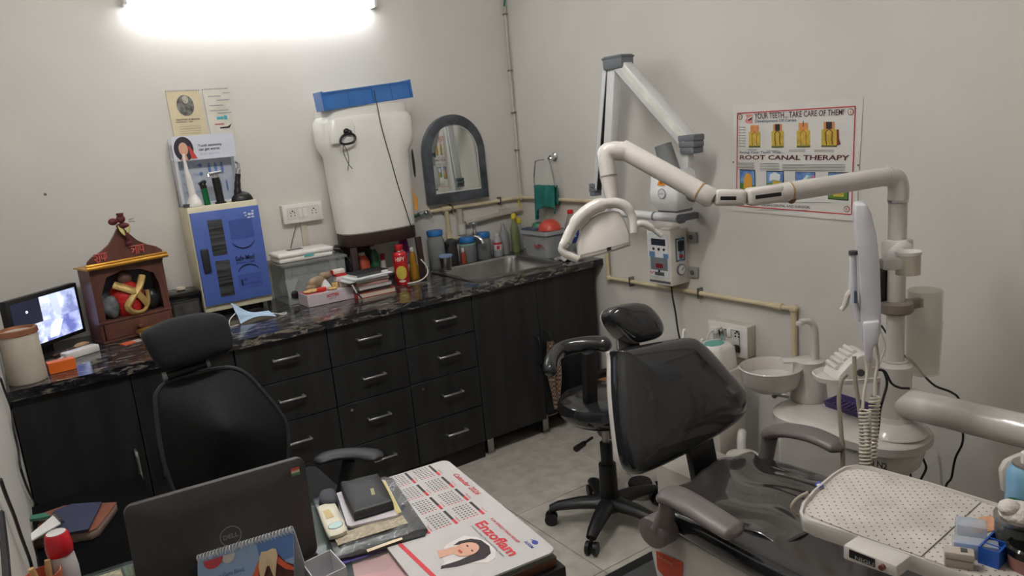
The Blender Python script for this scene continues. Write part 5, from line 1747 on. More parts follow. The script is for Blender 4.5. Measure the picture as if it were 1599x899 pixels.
# --- floor-level plumbing by the unit
t = thing('wall_plumbing', 'cream pipe stub with a chrome valve and blue tap near the floor', 'plumbing', (XW, -1.75, .2))
vx = XW - .02
MB().tube([(vx, -1.74, .445), (vx, -1.742, .12)], .016, 12).build('pipe', CREAM, t)
MB().cyl((vx, -1.742, .30), (vx, -1.742, .22), .024).build('coupling', CREAM, t)
MB().tube([(vx, -1.74, .40), (vx - .03, -1.735, .402), (vx - .045, -1.70, .405), (vx - .045, -1.66, .41)], [.014, .012, .012, .011], 10).build('chrome_valve', CHROME, t)
MB().cyl((vx - .045, -1.70, .405), (vx - .085, -1.71, .41), .010).build('valve_knob', CHROME, t)
MB().bar((vx - .04, -1.715, .30), (vx - .045, -1.72, .20), .024, .010, Y).cyl((vx - .005, -1.74, .285), (vx - .05, -1.715, .285), .013).build('blue_handle', M('tap_blue', (34, 84, 176), .4), t)
wh = Vector((-0.180, -1.643, 0.170))
t = thing('waste_hose', 'white elbow hose standing beside the blue tap behind the chair', 'hose', (wh.x, wh.y, 0))
MB().tube(sp([wh + Vector((.05, .04, .06)), wh + Vector((.03, .02, .085)), wh + Vector((0, 0, .065)), wh + Vector((0, 0, 0))]), .018, 12).build('elbow', WHITE, t)
MB().cyl(wh + Vector((0, 0, .015)), (wh.x, wh.y, 0), .026, .026).build('pipe', WHITE, t)
t = thing('filter_canister', 'grey water filter canister on the floor behind the dental chair', 'filter', (-.24, -1.70, 0))
MB().lathe([(.055, 0), (.06, .01), (.06, .16), (.05, .17)], (-.22, -1.68, 0)).build('canister', M('filter_grey', (130, 136, 138), .35), t)
MB().lathe([(.063, .17), (.063, .2), (.03, .21)], (-.22, -1.68, 0)).build('lid', DWHITE, t)
for k in range(3):
    a = .4 + k
    tag(MB().tube(sp([(-.25 + .03 * k, -1.78 + .02 * k, .008), (-.14, -1.80 + .03 * k, .02 + .02 * k), (-.07, -1.74, .04 + .03 * k), (-.02, -1.76, .12 + .05 * k), (.01, -1.80, .2)]), .006, 8).build('hose', (CREAM, BLACK, PVC)[k]), ('thin cream hose on the floor behind the dental chair', 'thin black hose on the floor behind the dental chair', 'thin grey hose on the floor behind the dental chair')[k], 'hose')

# --- bin
t = thing('waste_bin', 'waste bin with brown rim and black liner beside the sink cabinet', 'bin', (-.115, -.80, 0))
bc = Vector((-.115, -.80, 0))
MB().lathe([(.085, 0), (.09, .005), (.115, .25)], bc, n=28).build('body', M('bin_grey', (96, 92, 90), .5), t)
MB().lathe([(.113, .25), (.124, .252), (.125, .266), (.112, .268)], bc, n=28).build('rim', M('bin_brown', (164, 112, 76), .45), t)
m = MB()
m.lathe([(.11, .262), (.126, .275), (.12, .30), (.10, .31), (.085, .295), (.09, .2)], bc, n=28)
m.build('liner', M('liner_black', (24, 24, 28), .35, bump=1.0, bscale=40), t)


# ================================================================= DENTAL UNIT
def cushion(name, outline, nrm, th, mat, parent, sub=1, edge=.5, ins=.86):
    """padded shape: an outline with a domed front and back"""
    pts = [Vector(p) for p in outline]
    c = sum(pts, Vector()) / len(pts)
    nrm = Vector(nrm).normalized()
    m = MB()

    def ring(s, d):
        return [c + (p - c) * s + nrm * d for p in pts]
    m.loft([ring(.9, -th), ring(.965, -th * .97), ring(1.0, -th * .75), ring(1.0, -th * .25), ring(.985, th * .02), ring(.94, th * .24), ring(.82, th * .44), ring(.5, th * .60), ring(.2, th * .64)])
    return m.build(name, mat, parent, sub=sub, ang=180)


def resample(pts, n=40):
    pts = [Vector(p) for p in pts]
    P = pts + pts[:2]
    out = []
    k = len(pts)
    for i in range(k):
        a, b, c, d = pts[(i - 1) % k], pts[i], pts[(i + 1) % k], pts[(i + 2) % k]
        m_ = max(1, n // k)
        for j in range(m_):
            t_ = j / m_
            out.append(0.5 * ((2 * b) + (c - a) * t_ + (2 * a - 5 * b + 4 * c - d) * t_ * t_ + (3 * b - a - 3 * c + d) * t_ ** 3))
    return out


t = thing('dental_unit', 'white dental unit with spittoon, pole, lamp arm and instrument tray', 'dental unit', (-.42, -2.25, 0))
U = t
EN = ENAMEL


def uo(z, x0, x1, y0, y1, r):
    return rloop(x0, x1, y0, y1, r, z, 5)


m = MB()
m.loft([uo(.02, -.485, -.285, -2.25, -2.03, .05), uo(.30, -.49, -.28, -2.28, -2.025, .06), uo(.40, -.495, -.28, -2.38, -2.02, .07), uo(.45, -.50, -.275, -2.44, -2.015, .085), uo(.525, -.505, -.272, -2.465, -2.01, .10)])
m.build('cabinet', EN, t)
m = MB()
m.loft([uo(.526, -.508, -.270, -2.47, -2.005, .105), uo(.53, -.516, -.262, -2.478, -1.997, .11), uo(.555, -.518, -.260, -2.480, -1.995, .11), uo(.562, -.513, -.265, -2.475, -2.0, .108), uo(.570, -.50, -.278, -2.46, -2.013, .10), uo(.572, -.49, -.288, -2.45, -2.023, .09)])
m.build('cabinet_top', EN, t)
m = MB()
put_text(m, 'Nigu N2', (-.5062, -2.345, .490), (0, -1, 0), Z, .085, .026, .0008, bold=.03)
m.build('lettering', INK, t)
# spittoon
pc_ = Vector((-0.339, -2.062, 0.572))
m = MB()
m.lathe([(.058, 0), (.060, .004), (.057, .03), (.052, .08), (.049, .125), (.050, .13), (.050, .137), (.044, .140)], pc_, n=36).build('spittoon_pod', EN, t)
bo = Vector((-0.428, -1.977, 0.690))
m = MB()
m.lathe([(.030, -.088), (.058, -.080), (.088, -.062), (.094, -.05), (.100, -.008), (.103, 0), (.100, .003), (.096, -.002), (.090, -.04), (.05, -.055), (.002, -.058)], bo, n=44)
m.build('spittoon_bowl', EN, t)
MB().bar(bo + Vector((.02, -.02, -.058)), Vector((pc_.x, pc_.y, bo.z - .07)), .05, .034).build('bowl_bracket', EN, t, bev=.01)
MB().box(((bo.x * .35 + pc_.x * .65), (bo.y * .35 + pc_.y * .65), .7095), (.085, .05, .006), rz=math.atan2(pc_.y - bo.y, pc_.x - bo.x)).build('pod_cap', EN, t, bev=.002)
sb0 = Vector((pc_.x + .012, pc_.y - .016, .712))
MB().tube(sp([sb0, sb0 + Vector((0, .0, .06)), sb0 + Vector((-.004, .002, .115)), sb0 + Vector((-.022, .012, .134)), sb0 + Vector((-.045, .026, .134))], 5), [.013] * 5 + [.012] * 5 + [.011] * 5 + [.010] * 6, 12).build('water_spout', EN, t)
MB().lathe([(.013, 0), (.013, .01)], sb0 + Vector((-.045, .026, .124))).build('spout_tip', EN, t)
# pole and horizontal tube
PXx, PYy = -.395, -2.385
MB().lathe([(.092, 0), (.085, .012), (.068, .026), (.052, .036), (.048, .050)], (PXx, PYy, .572), n=40).build('pole_base', EN, t)
MB().cyl((PXx, PYy, .60), (PXx, PYy, .742), .046, n=32).build('arm_hub', EN, t)
MB().lathe([(.047, 0), (.047, .035), (.034, .045), (.034, .05)], (PXx, PYy, .742), n=28).build('collar', EN, t)
MB().tube([(PXx, PYy, .79), (PXx, PYy, 1.02)], .0245, 24).build('pole_lower', EN, t)
MB().tube([(PXx, PYy, 1.02), (PXx, PYy, 1.27)], .0245, 24).build('pole_upper', EN, t)
MB().cyl((PXx, PYy, 1.255), (PXx, PYy, 1.262), .0275, n=24).build('pole_ring', CHROME, t)
MB().tube(sp([(PXx, PYy, 1.262), (PXx, PYy, 1.30), (PXx - .01, PYy + .006, 1.322), (PXx - .035, PYy + .016, 1.330)], 5), .0275, 18).build('pole_elbow', EN, t)
ha = [(PXx + .005, PYy - .02, .665), (PXx + .015, PYy - .30, .665), (PXx + .02, PYy - .85, .665)]
MB().tube(ha, .045, 28).build('horizontal_arm', EN, t)
# lamp arm
L0 = Vector((PXx - .035, PYy + .016, 1.330))
L1 = Vector((-0.713, -2.253, 1.319))
L2 = Vector((-0.805, -2.193, 1.315))
L3 = Vector((-0.877, -2.131, 1.322))
L4 = Vector((-0.976, -1.905, 1.467))
L5 = Vector((-1.017, -1.880, 1.461))
MB().tube([L0, L1], .0265, 20).build('lamp_arm', EN, t)
MB().ell(L1.lerp(L0, .045) - Z * .014 + Vector((-.006, -.006, 0)), (.014, .014, .019), 10, 7).build('brown_tape', M('tape_brown', (120, 84, 60), .6), t)
MB().cyl(L1.lerp(L0, .02), L1.lerp(L0, .035), .0285).build('tape_ring', M('tape_tan', (176, 140, 96), .6), t)
MB().tube([L1.lerp(L0, .03), L1, L1.lerp(L2, .35)], [.028, .027, .024], 18).build('joint_sleeve', EN, t)
d12 = (L2 - L1).normalized()
MB().bar(L1.lerp(L2, .1), L1.lerp(L2, 1.0), .050, .048).build('fork_joint', EN, t, bev=.012, seg=3)
MB().bar(L1.lerp(L2, .2), L1.lerp(L2, .85), .051, .012).build('fork_slot', BLACK, t, bev=.002)
MB().bar(L2, L2.lerp(L3, .9), .044, .044).build('swivel_block', EN, t, bev=.012, seg=3)
MB().bar(L2.lerp(L3, .3), L2.lerp(L3, .75), .045, .012).build('fork_slot', BLACK, t, bev=.002)
MB().tube([L3 + (L3 - L4).normalized() * .012, L3, L3.lerp(L4, .12)], [.022, .029, .027], 18).build('joint_sleeve', EN, t)
MB().cyl(L3.lerp(L4, .10), L3.lerp(L4, .115), .0288).build('tape_ring', M('tape_tan', (176, 140, 96), .6), t)
MB().tube([L3.lerp(L4, .1), L4], .0275, 20).build('lamp_arm', EN, t)
L6 = Vector((-1.024, -1.892, 1.395))
L7 = Vector((-1.028, -1.909, 1.317))
MB().tube(sp([L4.lerp(L3, .06), L4.lerp(L5, .55), L5 + Vector((0, 0, -.005)), L6], 5), [.027] * 6 + [.026] * 5 + [.024] * 5, 18).build('lamp_elbow', EN, t)
MB().tube([L6, L6.lerp(L7, .4), L7], [.0245, .022, .016], 16).build('lamp_neck', EN, t)
MB().cyl(L6.lerp(L7, -.02), L6.lerp(L7, .02), .0255).build('neck_seam', M('seam_grey', (150, 144, 138), .5), t)
# lamp head
vdir = (Vector((-1.029, -1.856, 1.237)) - Vector((-1.160, -2.007, 1.266))).normalized()
LH = [Vector(p) for p in [(-1.166, -1.903, 1.176), (-1.161, -1.894, 1.223), (-1.141, -1.897, 1.264), (-1.114, -1.908, 1.289), (-1.085, -1.925, 1.302), (-1.057, -1.942, 1.304), (-1.044, -1.953, 1.298), (-1.037, -1.964, 1.272), (-1.032, -1.977, 1.234), (-1.037, -1.982, 1.203), (-1.076, -1.959, 1.193), (-1.123, -1.930, 1.183)]]
m = MB()
lc_ = sum(LH, Vector()) / len(LH)
m.loft([[lc_ + (p - lc_) * s_ + vdir * d for p in LH] for s_, d in ((.90, 0), (.98, .006), (1.0, .02), (1.0, .07), (.9, .09))])
m.build('lamp_housing', EN, t, ang=50)
sl = [Vector(p) - vdir * .001 for p in [(-1.157, -1.905, 1.191), (-1.097, -1.942, 1.202), (-1.036, -1.980, 1.215), (-1.037, -1.980, 1.211), (-1.098, -1.943, 1.198), (-1.158, -1.906, 1.186)]]
MB().prism(sl, vdir * .003).build('housing_seam', M('seam_grey', (150, 144, 138), .5), t)
sw = [Vector(p) - vdir * .002 for p in [(-1.093, -1.945, 1.204), (-1.082, -1.951, 1.206), (-1.083, -1.953, 1.197), (-1.094, -1.946, 1.195)]]
MB().prism(sw, vdir * .004).build('lamp_switch', BLACK, t)
yk = [Vector(p) for p in [(-1.183, -1.878, 1.229), (-1.163, -1.883, 1.262), (-1.137, -1.892, 1.292), (-1.104, -1.908, 1.315), (-1.073, -1.927, 1.324), (-1.043, -1.947, 1.322), (-1.024, -1.964, 1.306), (-1.018, -1.976, 1.275), (-1.023, -1.983, 1.237)]]
m = MB()
m.tube(sp(yk, 4), [.016] * 6 + [.020] * 10 + [.015] * 10 + [.012] * 7, 12).build('lamp_yoke', EN, t)
MB().ell(Vector((-1.049, -1.930, 1.324)), (.022, .022, .014)).build('yoke_hub', EN, t)
MB().tube(sp([Vector(p) for p in [(-1.189, -1.886, 1.231), (-1.202, -1.881, 1.214), (-1.195, -1.890, 1.198), (-1.170, -1.911, 1.181)]], 4), [.014] * 3 + [.011] * 10, 12).build('lamp_handle', EN, t)
MB().tube(sp([Vector(p) for p in [(-1.021, -1.982, 1.244), (-1.009, -1.986, 1.260), (-0.991, -1.998, 1.258), (-0.977, -2.012, 1.242), (-0.961, -2.027, 1.223)]], 4), [.008] * 4 + [.0105] * 8 + [.007] * 5, 12).build('lamp_handle', EN, t)
# pole bracket, viewer slab
bk0 = Vector((PXx, PYy, 1.125))
MB().box(bk0, (.062, .066, .05)).build('pole_clamp', WHITE, t, bev=.008)
ba = Vector((-0.549, -2.469, 1.141))
bb = Vector((-0.578, -2.515, 1.127))
MB().tube([bk0 + Vector((0, -.02, 0)), ba, bb], [.022, .021, .020], 16).build('clamp_arm', WHITE, t)
MB().cyl(bb + Vector((0, 0, .024)), bb + Vector((0, 0, -.030)), .029, n=24).build('swivel_drum', M('drum_cream', (206, 200, 184), .4), t)
MB().cyl(bb + Vector((0, 0, .030)), bb + Vector((0, 0, .022)), .031, n=24).build('drum_cap', WHITE, t)
bl_ = Vector((-0.628, -2.469, 1.128))
MB().bar(bb + Vector((-.012, .008, .0)), bl_, .030, .042, Z).build('bracket_plate', WHITE, t, bev=.01)
MB().box((PXx - .012, PYy + .035, 1.02), (.045, .03, .10)).build('black_box', BLACK, t, bev=.004)
MB().lathe([(.040, 0), (.046, .006), (.046, .030), (.038, .036), (.026, .036), (.026, 0)], (PXx, PYy, .935), n=28).build('holder_ring', M('holder_taupe', (140, 130, 120), .35, trans=.2), t)
tc_ = Vector((-0.313, -2.415, 0.912))
MB().bar((PXx, PYy, .953), (tc_.x, tc_.y, .953), .024, .028).build('holder_arm', M('holder_taupe', (140, 130, 120), .35, trans=.2), t, bev=.004)
tt_ = Vector((-0.289, -2.412, 0.986))
m = MB()
bz_ = tt_.z - .255
m.lathe([(.0445, 0), (.0455, .02), (.050, .155), (.0515, .158), (.0485, .162), (.0485, .250), (.046, .254), (.044, .250), (.046, .158), (.043, .02), (.040, .004)], (tt_.x, tt_.y, bz_), n=36)
m.build('cup_dispenser', SMOKY, t)
# viewer / instrument holder seen edge-on
vr = Vector((-0.672, -2.458, 1.104))
az = math.atan2(vdir.y, vdir.x)
hp = thing('tmp', 'x', 'x', vr)
az2 = math.atan2((vr - cam.location).y, (vr - cam.location).x)
HF = Matrix.Translation(vr) @ Matrix.Rotation(az2 - PI / 2 + .10, 4, 'Z')
bpy.data.objects.remove(hp)
m = MB(mtx=HF)       # local x to image right, y away
pr_ = [(-.014, -.165), (-.018, -.05), (-.024, .08), (-.031, .165), (-.029, .188), (-.004, .188), (.006, .165), (.018, .11), (.027, .03), (.031, -.08), (.031, -.14), (.018, -.165)]
m.prism([(a, -.045, b) for a, b in pr_], (0, .09, 0)).build('holder_panel', M('cool_white', (206, 206, 212), .35), t, bev=.005)
m = MB(mtx=HF)
m.prism([(a, -.06, b) for a, b in [(-.012, -.11), (.026, -.105), (.024, -.16), (.012, -.175), (.010, -.215), (-.004, -.215), (-.008, -.175)]], (0, .03, 0)).build('holder_cup', M('cool_white', (206, 206, 212), .35), t, bev=.004)
m = MB(mtx=HF)
m.tube([(-.034, -.03, .07), (-.034, -.03, .0), (-.032, -.03, -.06), (-.020, -.03, -.11)], [.008, .010, .011, .009], 10).build('handpiece', M('cool_white', (206, 206, 212), .35), t)
MB(mtx=HF).cyl((-.034, -.032, .062), (-.034, -.032, .072), .0105).build('handpiece_ring', DGREY, t)
MB(mtx=HF).tube(sp([(-.034, -.03, -.03), (-.045, -.03, -.045), (-.052, -.03, -.07), (-.060, -.03, -.082)]), [.008] * 7 + [.007] * 6 + [.006] * 6, 8).build('handpiece_tip', DWHITE, t)
MB(mtx=HF).box((-.029, -.045, -.045), (.006, .012, .03)).build('control_button', M('slate_button', (70, 86, 110), .4), t)
# assistant tray with handpiece rest
at = Vector((-0.441, -2.281, 0.738))
m = MB()
R90 = Matrix.Translation(at) @ Matrix.Rotation(math.radians(-33), 4, 'Z')
RS = Matrix.Diagonal((1.2, 1.2, 1.15, 1))
MB(mtx=R90).loft([sq(0, 0, a, b, z, 2.3, 36) for a, b, z in ((.105, .062, -.012), (.116, .072, -.008), (.118, .074, .006), (.114, .070, .008), (.106, .062, -.004), (.02, .01, -.005))]).build('assistant_tray', WHITE, t)
MB().bar((at.x, at.y, at.z - .005), (PXx, PYy, .758), .03, .018).build('tray_arm', WHITE, t, bev=.004)
RB = Matrix.Translation(at + Vector((0.004, .0, -.004))) @ Matrix.Rotation(math.radians(-33), 4, 'Z') @ RS
prf = [(-.062, 0), (-.055, .018), (-.03, .046), (-.005, .066), (.012, .070), (.03, .060), (.045, .035), (.05, 0)]
MB(mtx=RB).prism([(a, -.045, b) for a, b in prf], (0, .085, 0)).build('handpiece_rest', WHITE, t, bev=.006)
for k in range(5):
    MB(mtx=RB).tube([(-.050 + .011 * k, -.02, .030 + .0095 * k), (-.050 + .011 * k, .035, .030 + .0095 * k)], .006, 8).build('rest_ridge', WHITE, t)
MB(mtx=RB).cyl((-.005, -.0455, .022), (-.005, -.052, .022), .009).build('hose_port', DGREY, t)
MB(mtx=RB).tube([(.022, -.035, .078), (.014, -.045, .045), (.010, -.050, .03)], [.009, .008, .006], 10).build('rest_handpiece', DWHITE, t)
MB(mtx=RB).box((.066, -.015, .022), (.022, .03, .018)).build('black_clip', BLACK, t, bev=.003)
# hoses
HOSE = M('hose_taupe', (150, 140, 126), .5)
HOSEW = M('hose_cream', (206, 198, 184), .5)
MB().tube(sp([(-0.682, -2.412, 0.830), (-0.697, -2.406, 0.813), (-0.713, -2.409, 0.763), (-0.725, -2.424, 0.671), (-0.735, -2.435, 0.603), (-0.751, -2.441, 0.537)]), .0058, 8).build('grey_hose', HOSE, t)
MB().tube(sp([(-0.656, -2.417, 0.875), (-0.666, -2.426, 0.818), (-0.673, -2.443, 0.733), (-0.683, -2.458, 0.649), (-0.695, -2.463, 0.599), (-0.708, -2.472, 0.532)]), .0055, 8).build('grey_hose', HOSE, t)
MB().tube(sp([(-0.651, -2.443, 0.881), (-0.654, -2.453, 0.839), (-0.672, -2.455, 0.782), (-0.683, -2.458, 0.744)]), .0042, 8).build('straight_lead', HOSEW, t)
MB().tube(sp([(-0.618, -2.451, 0.937), (-0.624, -2.465, 0.870), (-0.639, -2.467, 0.821), (-0.650, -2.472, 0.774)]), .0042, 8).build('straight_lead', HOSEW, t)


def coil(a, b, r, n, name):
    a, b = Vector(a), Vector(b)
    x_, y_, d_ = basis(b - a)
    L = (b - a).length
    pts = []
    N = n * 10
    for i in range(N + 1):
        u = i / N
        an = 2 * PI * n * u
        pts.append(a + d_ * (L * u) + x_ * (r * math.cos(an)) + y_ * (r * math.sin(an)))
    return MB().tube(pts, .0031, 6).build(name, HOSEW, U)


coil((-0.705, -2.478, 0.752), (-0.734, -2.499, 0.597), .0135, 17, 'coiled_lead')
coil((-0.622, -2.457, 0.763), (-0.663, -2.471, 0.600), .0130, 17, 'coiled_lead')
MB().tube(sp([(-0.663, -2.471, 0.600), (-0.675, -2.472, 0.567), (-0.695, -2.473, 0.509)]), .0036, 6).build('straight_lead', HOSEW, t)
MB().tube(sp([(-0.558, -2.432, 0.929), (-0.555, -2.445, 0.885), (-0.566, -2.444, 0.860), (-0.582, -2.441, 0.832), (-0.595, -2.433, 0.830)]), .0028, 6).build('thin_lead', M('thin_white_lead', (190, 184, 172), .5), t)
# black leads
MB().tube(sp([(-0.591, -2.448, 0.827), (-0.581, -2.457, 0.821), (-0.580, -2.466, 0.790), (-0.594, -2.465, 0.753), (-0.609, -2.464, 0.720), (-0.620, -2.467, 0.678), (-0.637, -2.467, 0.637), (-0.667, -2.456, 0.602)]), .0036, 6).build('black_lead', BLACK, t)
MB().tube(sp([(-0.573, -2.438, 0.820), (-0.559, -2.448, 0.813), (-0.551, -2.462, 0.781), (-0.535, -2.477, 0.767), (-0.514, -2.492, 0.763)]), .0036, 6).build('black_lead', BLACK, t)
# purple tray on top
t2 = thing('purple_tray', 'small purple ribbed plastic tray on the dental unit top', 'tray', (-0.355, -2.216, 0.573))
pb = [Vector(p) for p in [(-0.370, -2.135, 0.573), (-0.388, -2.281, 0.573), (-0.291, -2.270, 0.573), (-0.275, -2.136, 0.573)]]
PUR = M('purple_plastic', (70, 56, 108), .4)
c_ = sum(pb, Vector()) / 4
m = MB()
m.loft([[c_ + (p - c_) * s_ + Z * z_ for p in pb] for s_, z_ in ((.88, 0), (.90, .0), (1.0, .018), (.96, .018), (.86, .004))])
m.build('dish', PUR, t2)
e1, e2 = (pb[1] - pb[0]), (pb[3] - pb[0])
for k in range(7):
    a = c_ + e1 * (-.33 + .11 * k) - e2 * .28 + Z * .0065
    MB().tube([a, a + e2 * .56], .003, 6).build('rib', PUR, t2)

# instrument tray
TZ = .76
tl_ = [Vector(p) for p in [(-1.257, -2.959, 0.760), (-1.265, -2.871, 0.760), (-1.273, -2.790, 0.760), (-1.286, -2.707, 0.760), (-1.284, -2.692, 0.760), (-1.269, -2.676, 0.760), (-1.235, -2.658, 0.760), (-1.173, -2.642, 0.760), (-1.080, -2.627, 0.760), (-1.035, -2.626, 0.760), (-1.012, -2.638, 0.760), (-0.997, -2.666, 0.760), (-0.982, -2.783, 0.760), (-0.978, -2.907, 0.760)]]
far = tl_[-1]
dirf = (tl_[-1] - tl_[-3]).normalized()
dirn = (tl_[0] - tl_[2]).normalized()
tl_ = tl_ + [far + dirf * .16, tl_[0] + dirn * .14]
cT = Vector((-1.2, -2.9, TZ))


def toff(s, z):
    return [Vector((cT.x + (p.x - cT.x) * s, cT.y + (p.y - cT.y) * s, z)) for p in tl_]


m = MB()
m.loft([toff(.94, TZ - .034), toff(.985, TZ - .030), toff(1.0, TZ - .010), toff(1.0, TZ - .002), toff(.99, TZ), toff(.975, TZ), toff(.965, TZ - .008), toff(.2, TZ - .009)])
m.build('instrument_tray', EN, U, ang=35)
cpz = [Vector(p) for p in [(-1.325, -2.805, 0.766), (-1.325, -2.904, 0.769), (-1.325, -2.907, 0.747), (-1.325, -2.805, 0.737)]]
MB().prism(cpz, (.05, 0, 0)).build('control_panel', EN, U, bev=.004)
cpl = [Vector(p) for p in [(-1.325, -2.818, 0.763), (-1.325, -2.866, 0.765), (-1.325, -2.866, 0.749), (-1.325, -2.818, 0.747)]]
MB().prism(cpl, (-.0012, 0, 0)).build('panel_label', BLACK, U)
lt = MB()
put_text(lt, 'NIGU', cpl[3] + Vector((-.0014, -.012, .0015)), (cpl[2] - cpl[3]), Z, .035, .008, .0006, bold=.02)
lt.build('lettering', M('label_pale_print', (150, 150, 150), .5), U)
pbn = Vector((-1.325, -2.881, 0.758))
MB().cyl(pbn, pbn + Vector((-.008, 0, 0)), .005, n=12).build('panel_button', M('button_dark_red', (110, 60, 50), .4), U)
MB().tube(sp([(PXx + .02, PYy - .85, .665), (PXx, PYy - .88, .69), (-.7, -3.18, .69), (-1.05, -3.10, .70), (-1.15, -3.05, .722)], 4), .022, 12).build('tray_support', EN, U)
MB().tube(sp([(-1.209, -2.655, 0.770), (-1.229, -2.644, 0.760), (-1.242, -2.639, 0.745), (-1.240, -2.643, 0.732), (-1.231, -2.652, 0.723)]), .0035, 8).build('beige_lead', HOSE, U)
hp_ = [Vector(p) for p in [(-0.807, -2.855, 0.695), (-0.802, -2.846, 0.742), (-0.789, -2.850, 0.761), (-0.767, -2.862, 0.770), (-0.724, -2.888, 0.782), (-0.712, -2.903, 0.753), (-0.725, -2.911, 0.686)]]
MB().prism(hp_, vdir * .02).build('tray_handle', DWHITE, U, bev=.006)

# --- things on the instrument tray
tz0 = TZ - .0085
PERF = perforated('perforated_napkin', (206, 198, 190), (96, 92, 90), 225)
np1 = [Vector(p) for p in [(-1.244, -2.904, 0.752), (-1.250, -2.851, 0.752), (-1.259, -2.782, 0.753), (-1.262, -2.694, 0.752), (-1.250, -2.674, 0.752), (-1.214, -2.659, 0.752), (-1.142, -2.644, 0.752), (-1.068, -2.631, 0.752), (-1.030, -2.633, 0.752), (-1.009, -2.651, 0.752), (-0.987, -2.786, 0.752), (-0.976, -2.885, 0.752)]]
t = thing('perforated_napkin', 'large stained dotted paper napkin covering the left of the instrument tray', 'napkin', np1[5])
cN = sum(np1, Vector()) / len(np1)
m = MB()


def ncoord(pts, z):
    return [Vector((p.x, p.y, z)) for p in pts]


n_ = len(np1)
rings = []
for s_ in (1.0, .8, .55, .3):
    rings.append([cN + (p - cN) * s_ + Z * (.0015 + .002 * (s_ < 1) + .0015 * math.sin(i * 1.7 + s_ * 9)) for i, p in enumerate(np1)])
base_ = [p + Z * .0005 for p in np1]
m.loft([base_] + rings)
m.build('sheet', PERF, t)
lg_ = [Vector(p) + Z * .0062 for p in [(-1.152, -2.631, 0.752), (-1.131, -2.628, 0.752), (-1.145, -2.649, 0.752), (-1.162, -2.649, 0.752)]]
MB().prism(lg_, (0, 0, .0006)).build('blue_emblem', M('napkin_blue', (66, 72, 150), .6), t)
MB().prism([lg_[0].lerp(lg_[2], .5) + Vector((.006 * math.cos(a * PI / 5), .005 * math.sin(a * PI / 5), .001)) for a in range(10)], (0, 0, .0004)).build('emblem_mark', PAPER, t)
np2 = [Vector(p) for p in [(-1.246, -2.908, 0.752), (-1.242, -2.946, 0.752)]] + [tl_[0] * .96 + cT * .04 + dirn * .12, far * .95 + cT * .05 + dirf * .14] + [Vector(p) for p in [(-0.977, -2.903, 0.752), (-0.977, -2.889, 0.752)]]
np2 = [Vector((p.x, p.y, .7523)) for p in np2]
tag(MB().prism(np2, (0, 0, .002)).build('perforated_napkin', PERF), 'second dotted napkin under the boxes at the right of the instrument tray', 'napkin')
og_ = [Vector((p[0], p[1], .7545)) for p in [(-1.095, -2.914, 0.754), (-1.047, -2.912, 0.754), (-1.021, -2.930, 0.754), (-1.071, -2.952, 0.754), (-1.105, -2.938, 0.754)]]
tag(MB().prism(og_, (0, 0, .002)).build('tissue', M('stained_tissue', (206, 154, 122), .8, nscale=60, var=.12)), 'orange-stained tissue patch between the napkins and boxes', 'tissue')


def on_tray(px, z=.7545):
    return px


tb_ = Vector((-1.227, -2.959, 0.754))
rzt = math.radians(-62)
t = thing('small_box', 'beige grey plastic box, leftmost of the boxes on the instrument tray', 'box', tb_, rzt)
MB(t).bx(-.022, .022, -.012, .012, .0, .016).build('body', M('box_beige', (170, 160, 146), .5), t, bev=.003)
MB(t).bx(-.023, .023, -.013, .013, .0162, .030).build('lid', M('box_beige2', (186, 176, 164), .5), t, bev=.004)
MB(t).bx(.002, .012, -.006, .006, .0301, .0312).build('slot', DGREY, t)
tb_ = Vector((-1.181, -2.964, 0.754))
t = thing('clear_case', 'clear plastic case between the beige box and the blue rack', 'case', tb_, rzt)
MB(t).bx(-.035, .035, -.014, .014, 0, .03).build('case', M('case_clear', (216, 222, 226), .12, alpha=.45), t, bev=.003)
MB(t).bx(-.03, .005, -.010, .010, .004, .02).build('blue_insert', BLUE, t)
tb_ = Vector((-1.140, -2.938, 0.754))
t = thing('clear_case', 'pale bluish clear case standing behind the beige box', 'case', tb_, rzt)
MB(t).bx(-.024, .024, -.018, .018, 0, .04).build('case', M('case_bluish', (190, 206, 224), .15, alpha=.5), t, bev=.004)
# blue rack with four bays
ra_, rb_ = Vector((-1.196, -2.992, 0.754)), Vector((-1.111, -2.985, 0.754))
tb_ = (ra_ + rb_) / 2
t = thing('blue_rack', 'bright blue plastic rack with four bays on the instrument tray', 'rack', tb_, math.atan2((rb_ - ra_).y, (rb_ - ra_).x) - PI / 2)
BR_ = M('rack_blue', (34, 84, 170), .35)
m = MB(t)
m.bx(-.016, .016, -.042, .042, 0, .004)
m.bx(-.016, -.013, -.042, .042, .004, .032).bx(.013, .016, -.042, .042, .004, .032)
for k in range(5):
    yy = -.042 + .021 * k
    m.bx(-.0131, .0131, yy - .0015 if k else yy, yy + .0015, .004, .031)
m.build('rack', BR_, t)
jc = Vector((-1.109, -3.003, 0.754))
t = thing('cotton_jar', 'glass jar with a steel rim full of white cotton on the tray', 'jar', jc)
MB().lathe([(.036, 0), (.038, .004), (.038, .058), (.036, .058), (.036, .004)], jc, n=28).build('glass', M('jar_glass', (190, 190, 186), .1, trans=.8, ior=1.2), t)
MB().lathe([(.0385, .056), (.040, .058), (.040, .066), (.037, .067)], jc, n=28).build('rim', STEEL, t)
MB().bx(jc.x - .012, jc.x + .012, jc.y - .02, jc.y + .02, jc.z + .004, jc.z + .045).build('dark_insert', M('insert_navy', (44, 52, 84), .5), t)
m = MB()
m.ell(jc + Z * .068, (.033, .033, .022), 16, 8).ell(jc + Vector((-.014, .012, .082)), (.02, .018, .014), 12, 6)
m.build('cotton', M('cotton', (216, 208, 202), .95, bump=1.0, bscale=120), t)
kc = Vector((-1.151, -3.036, 0.754))
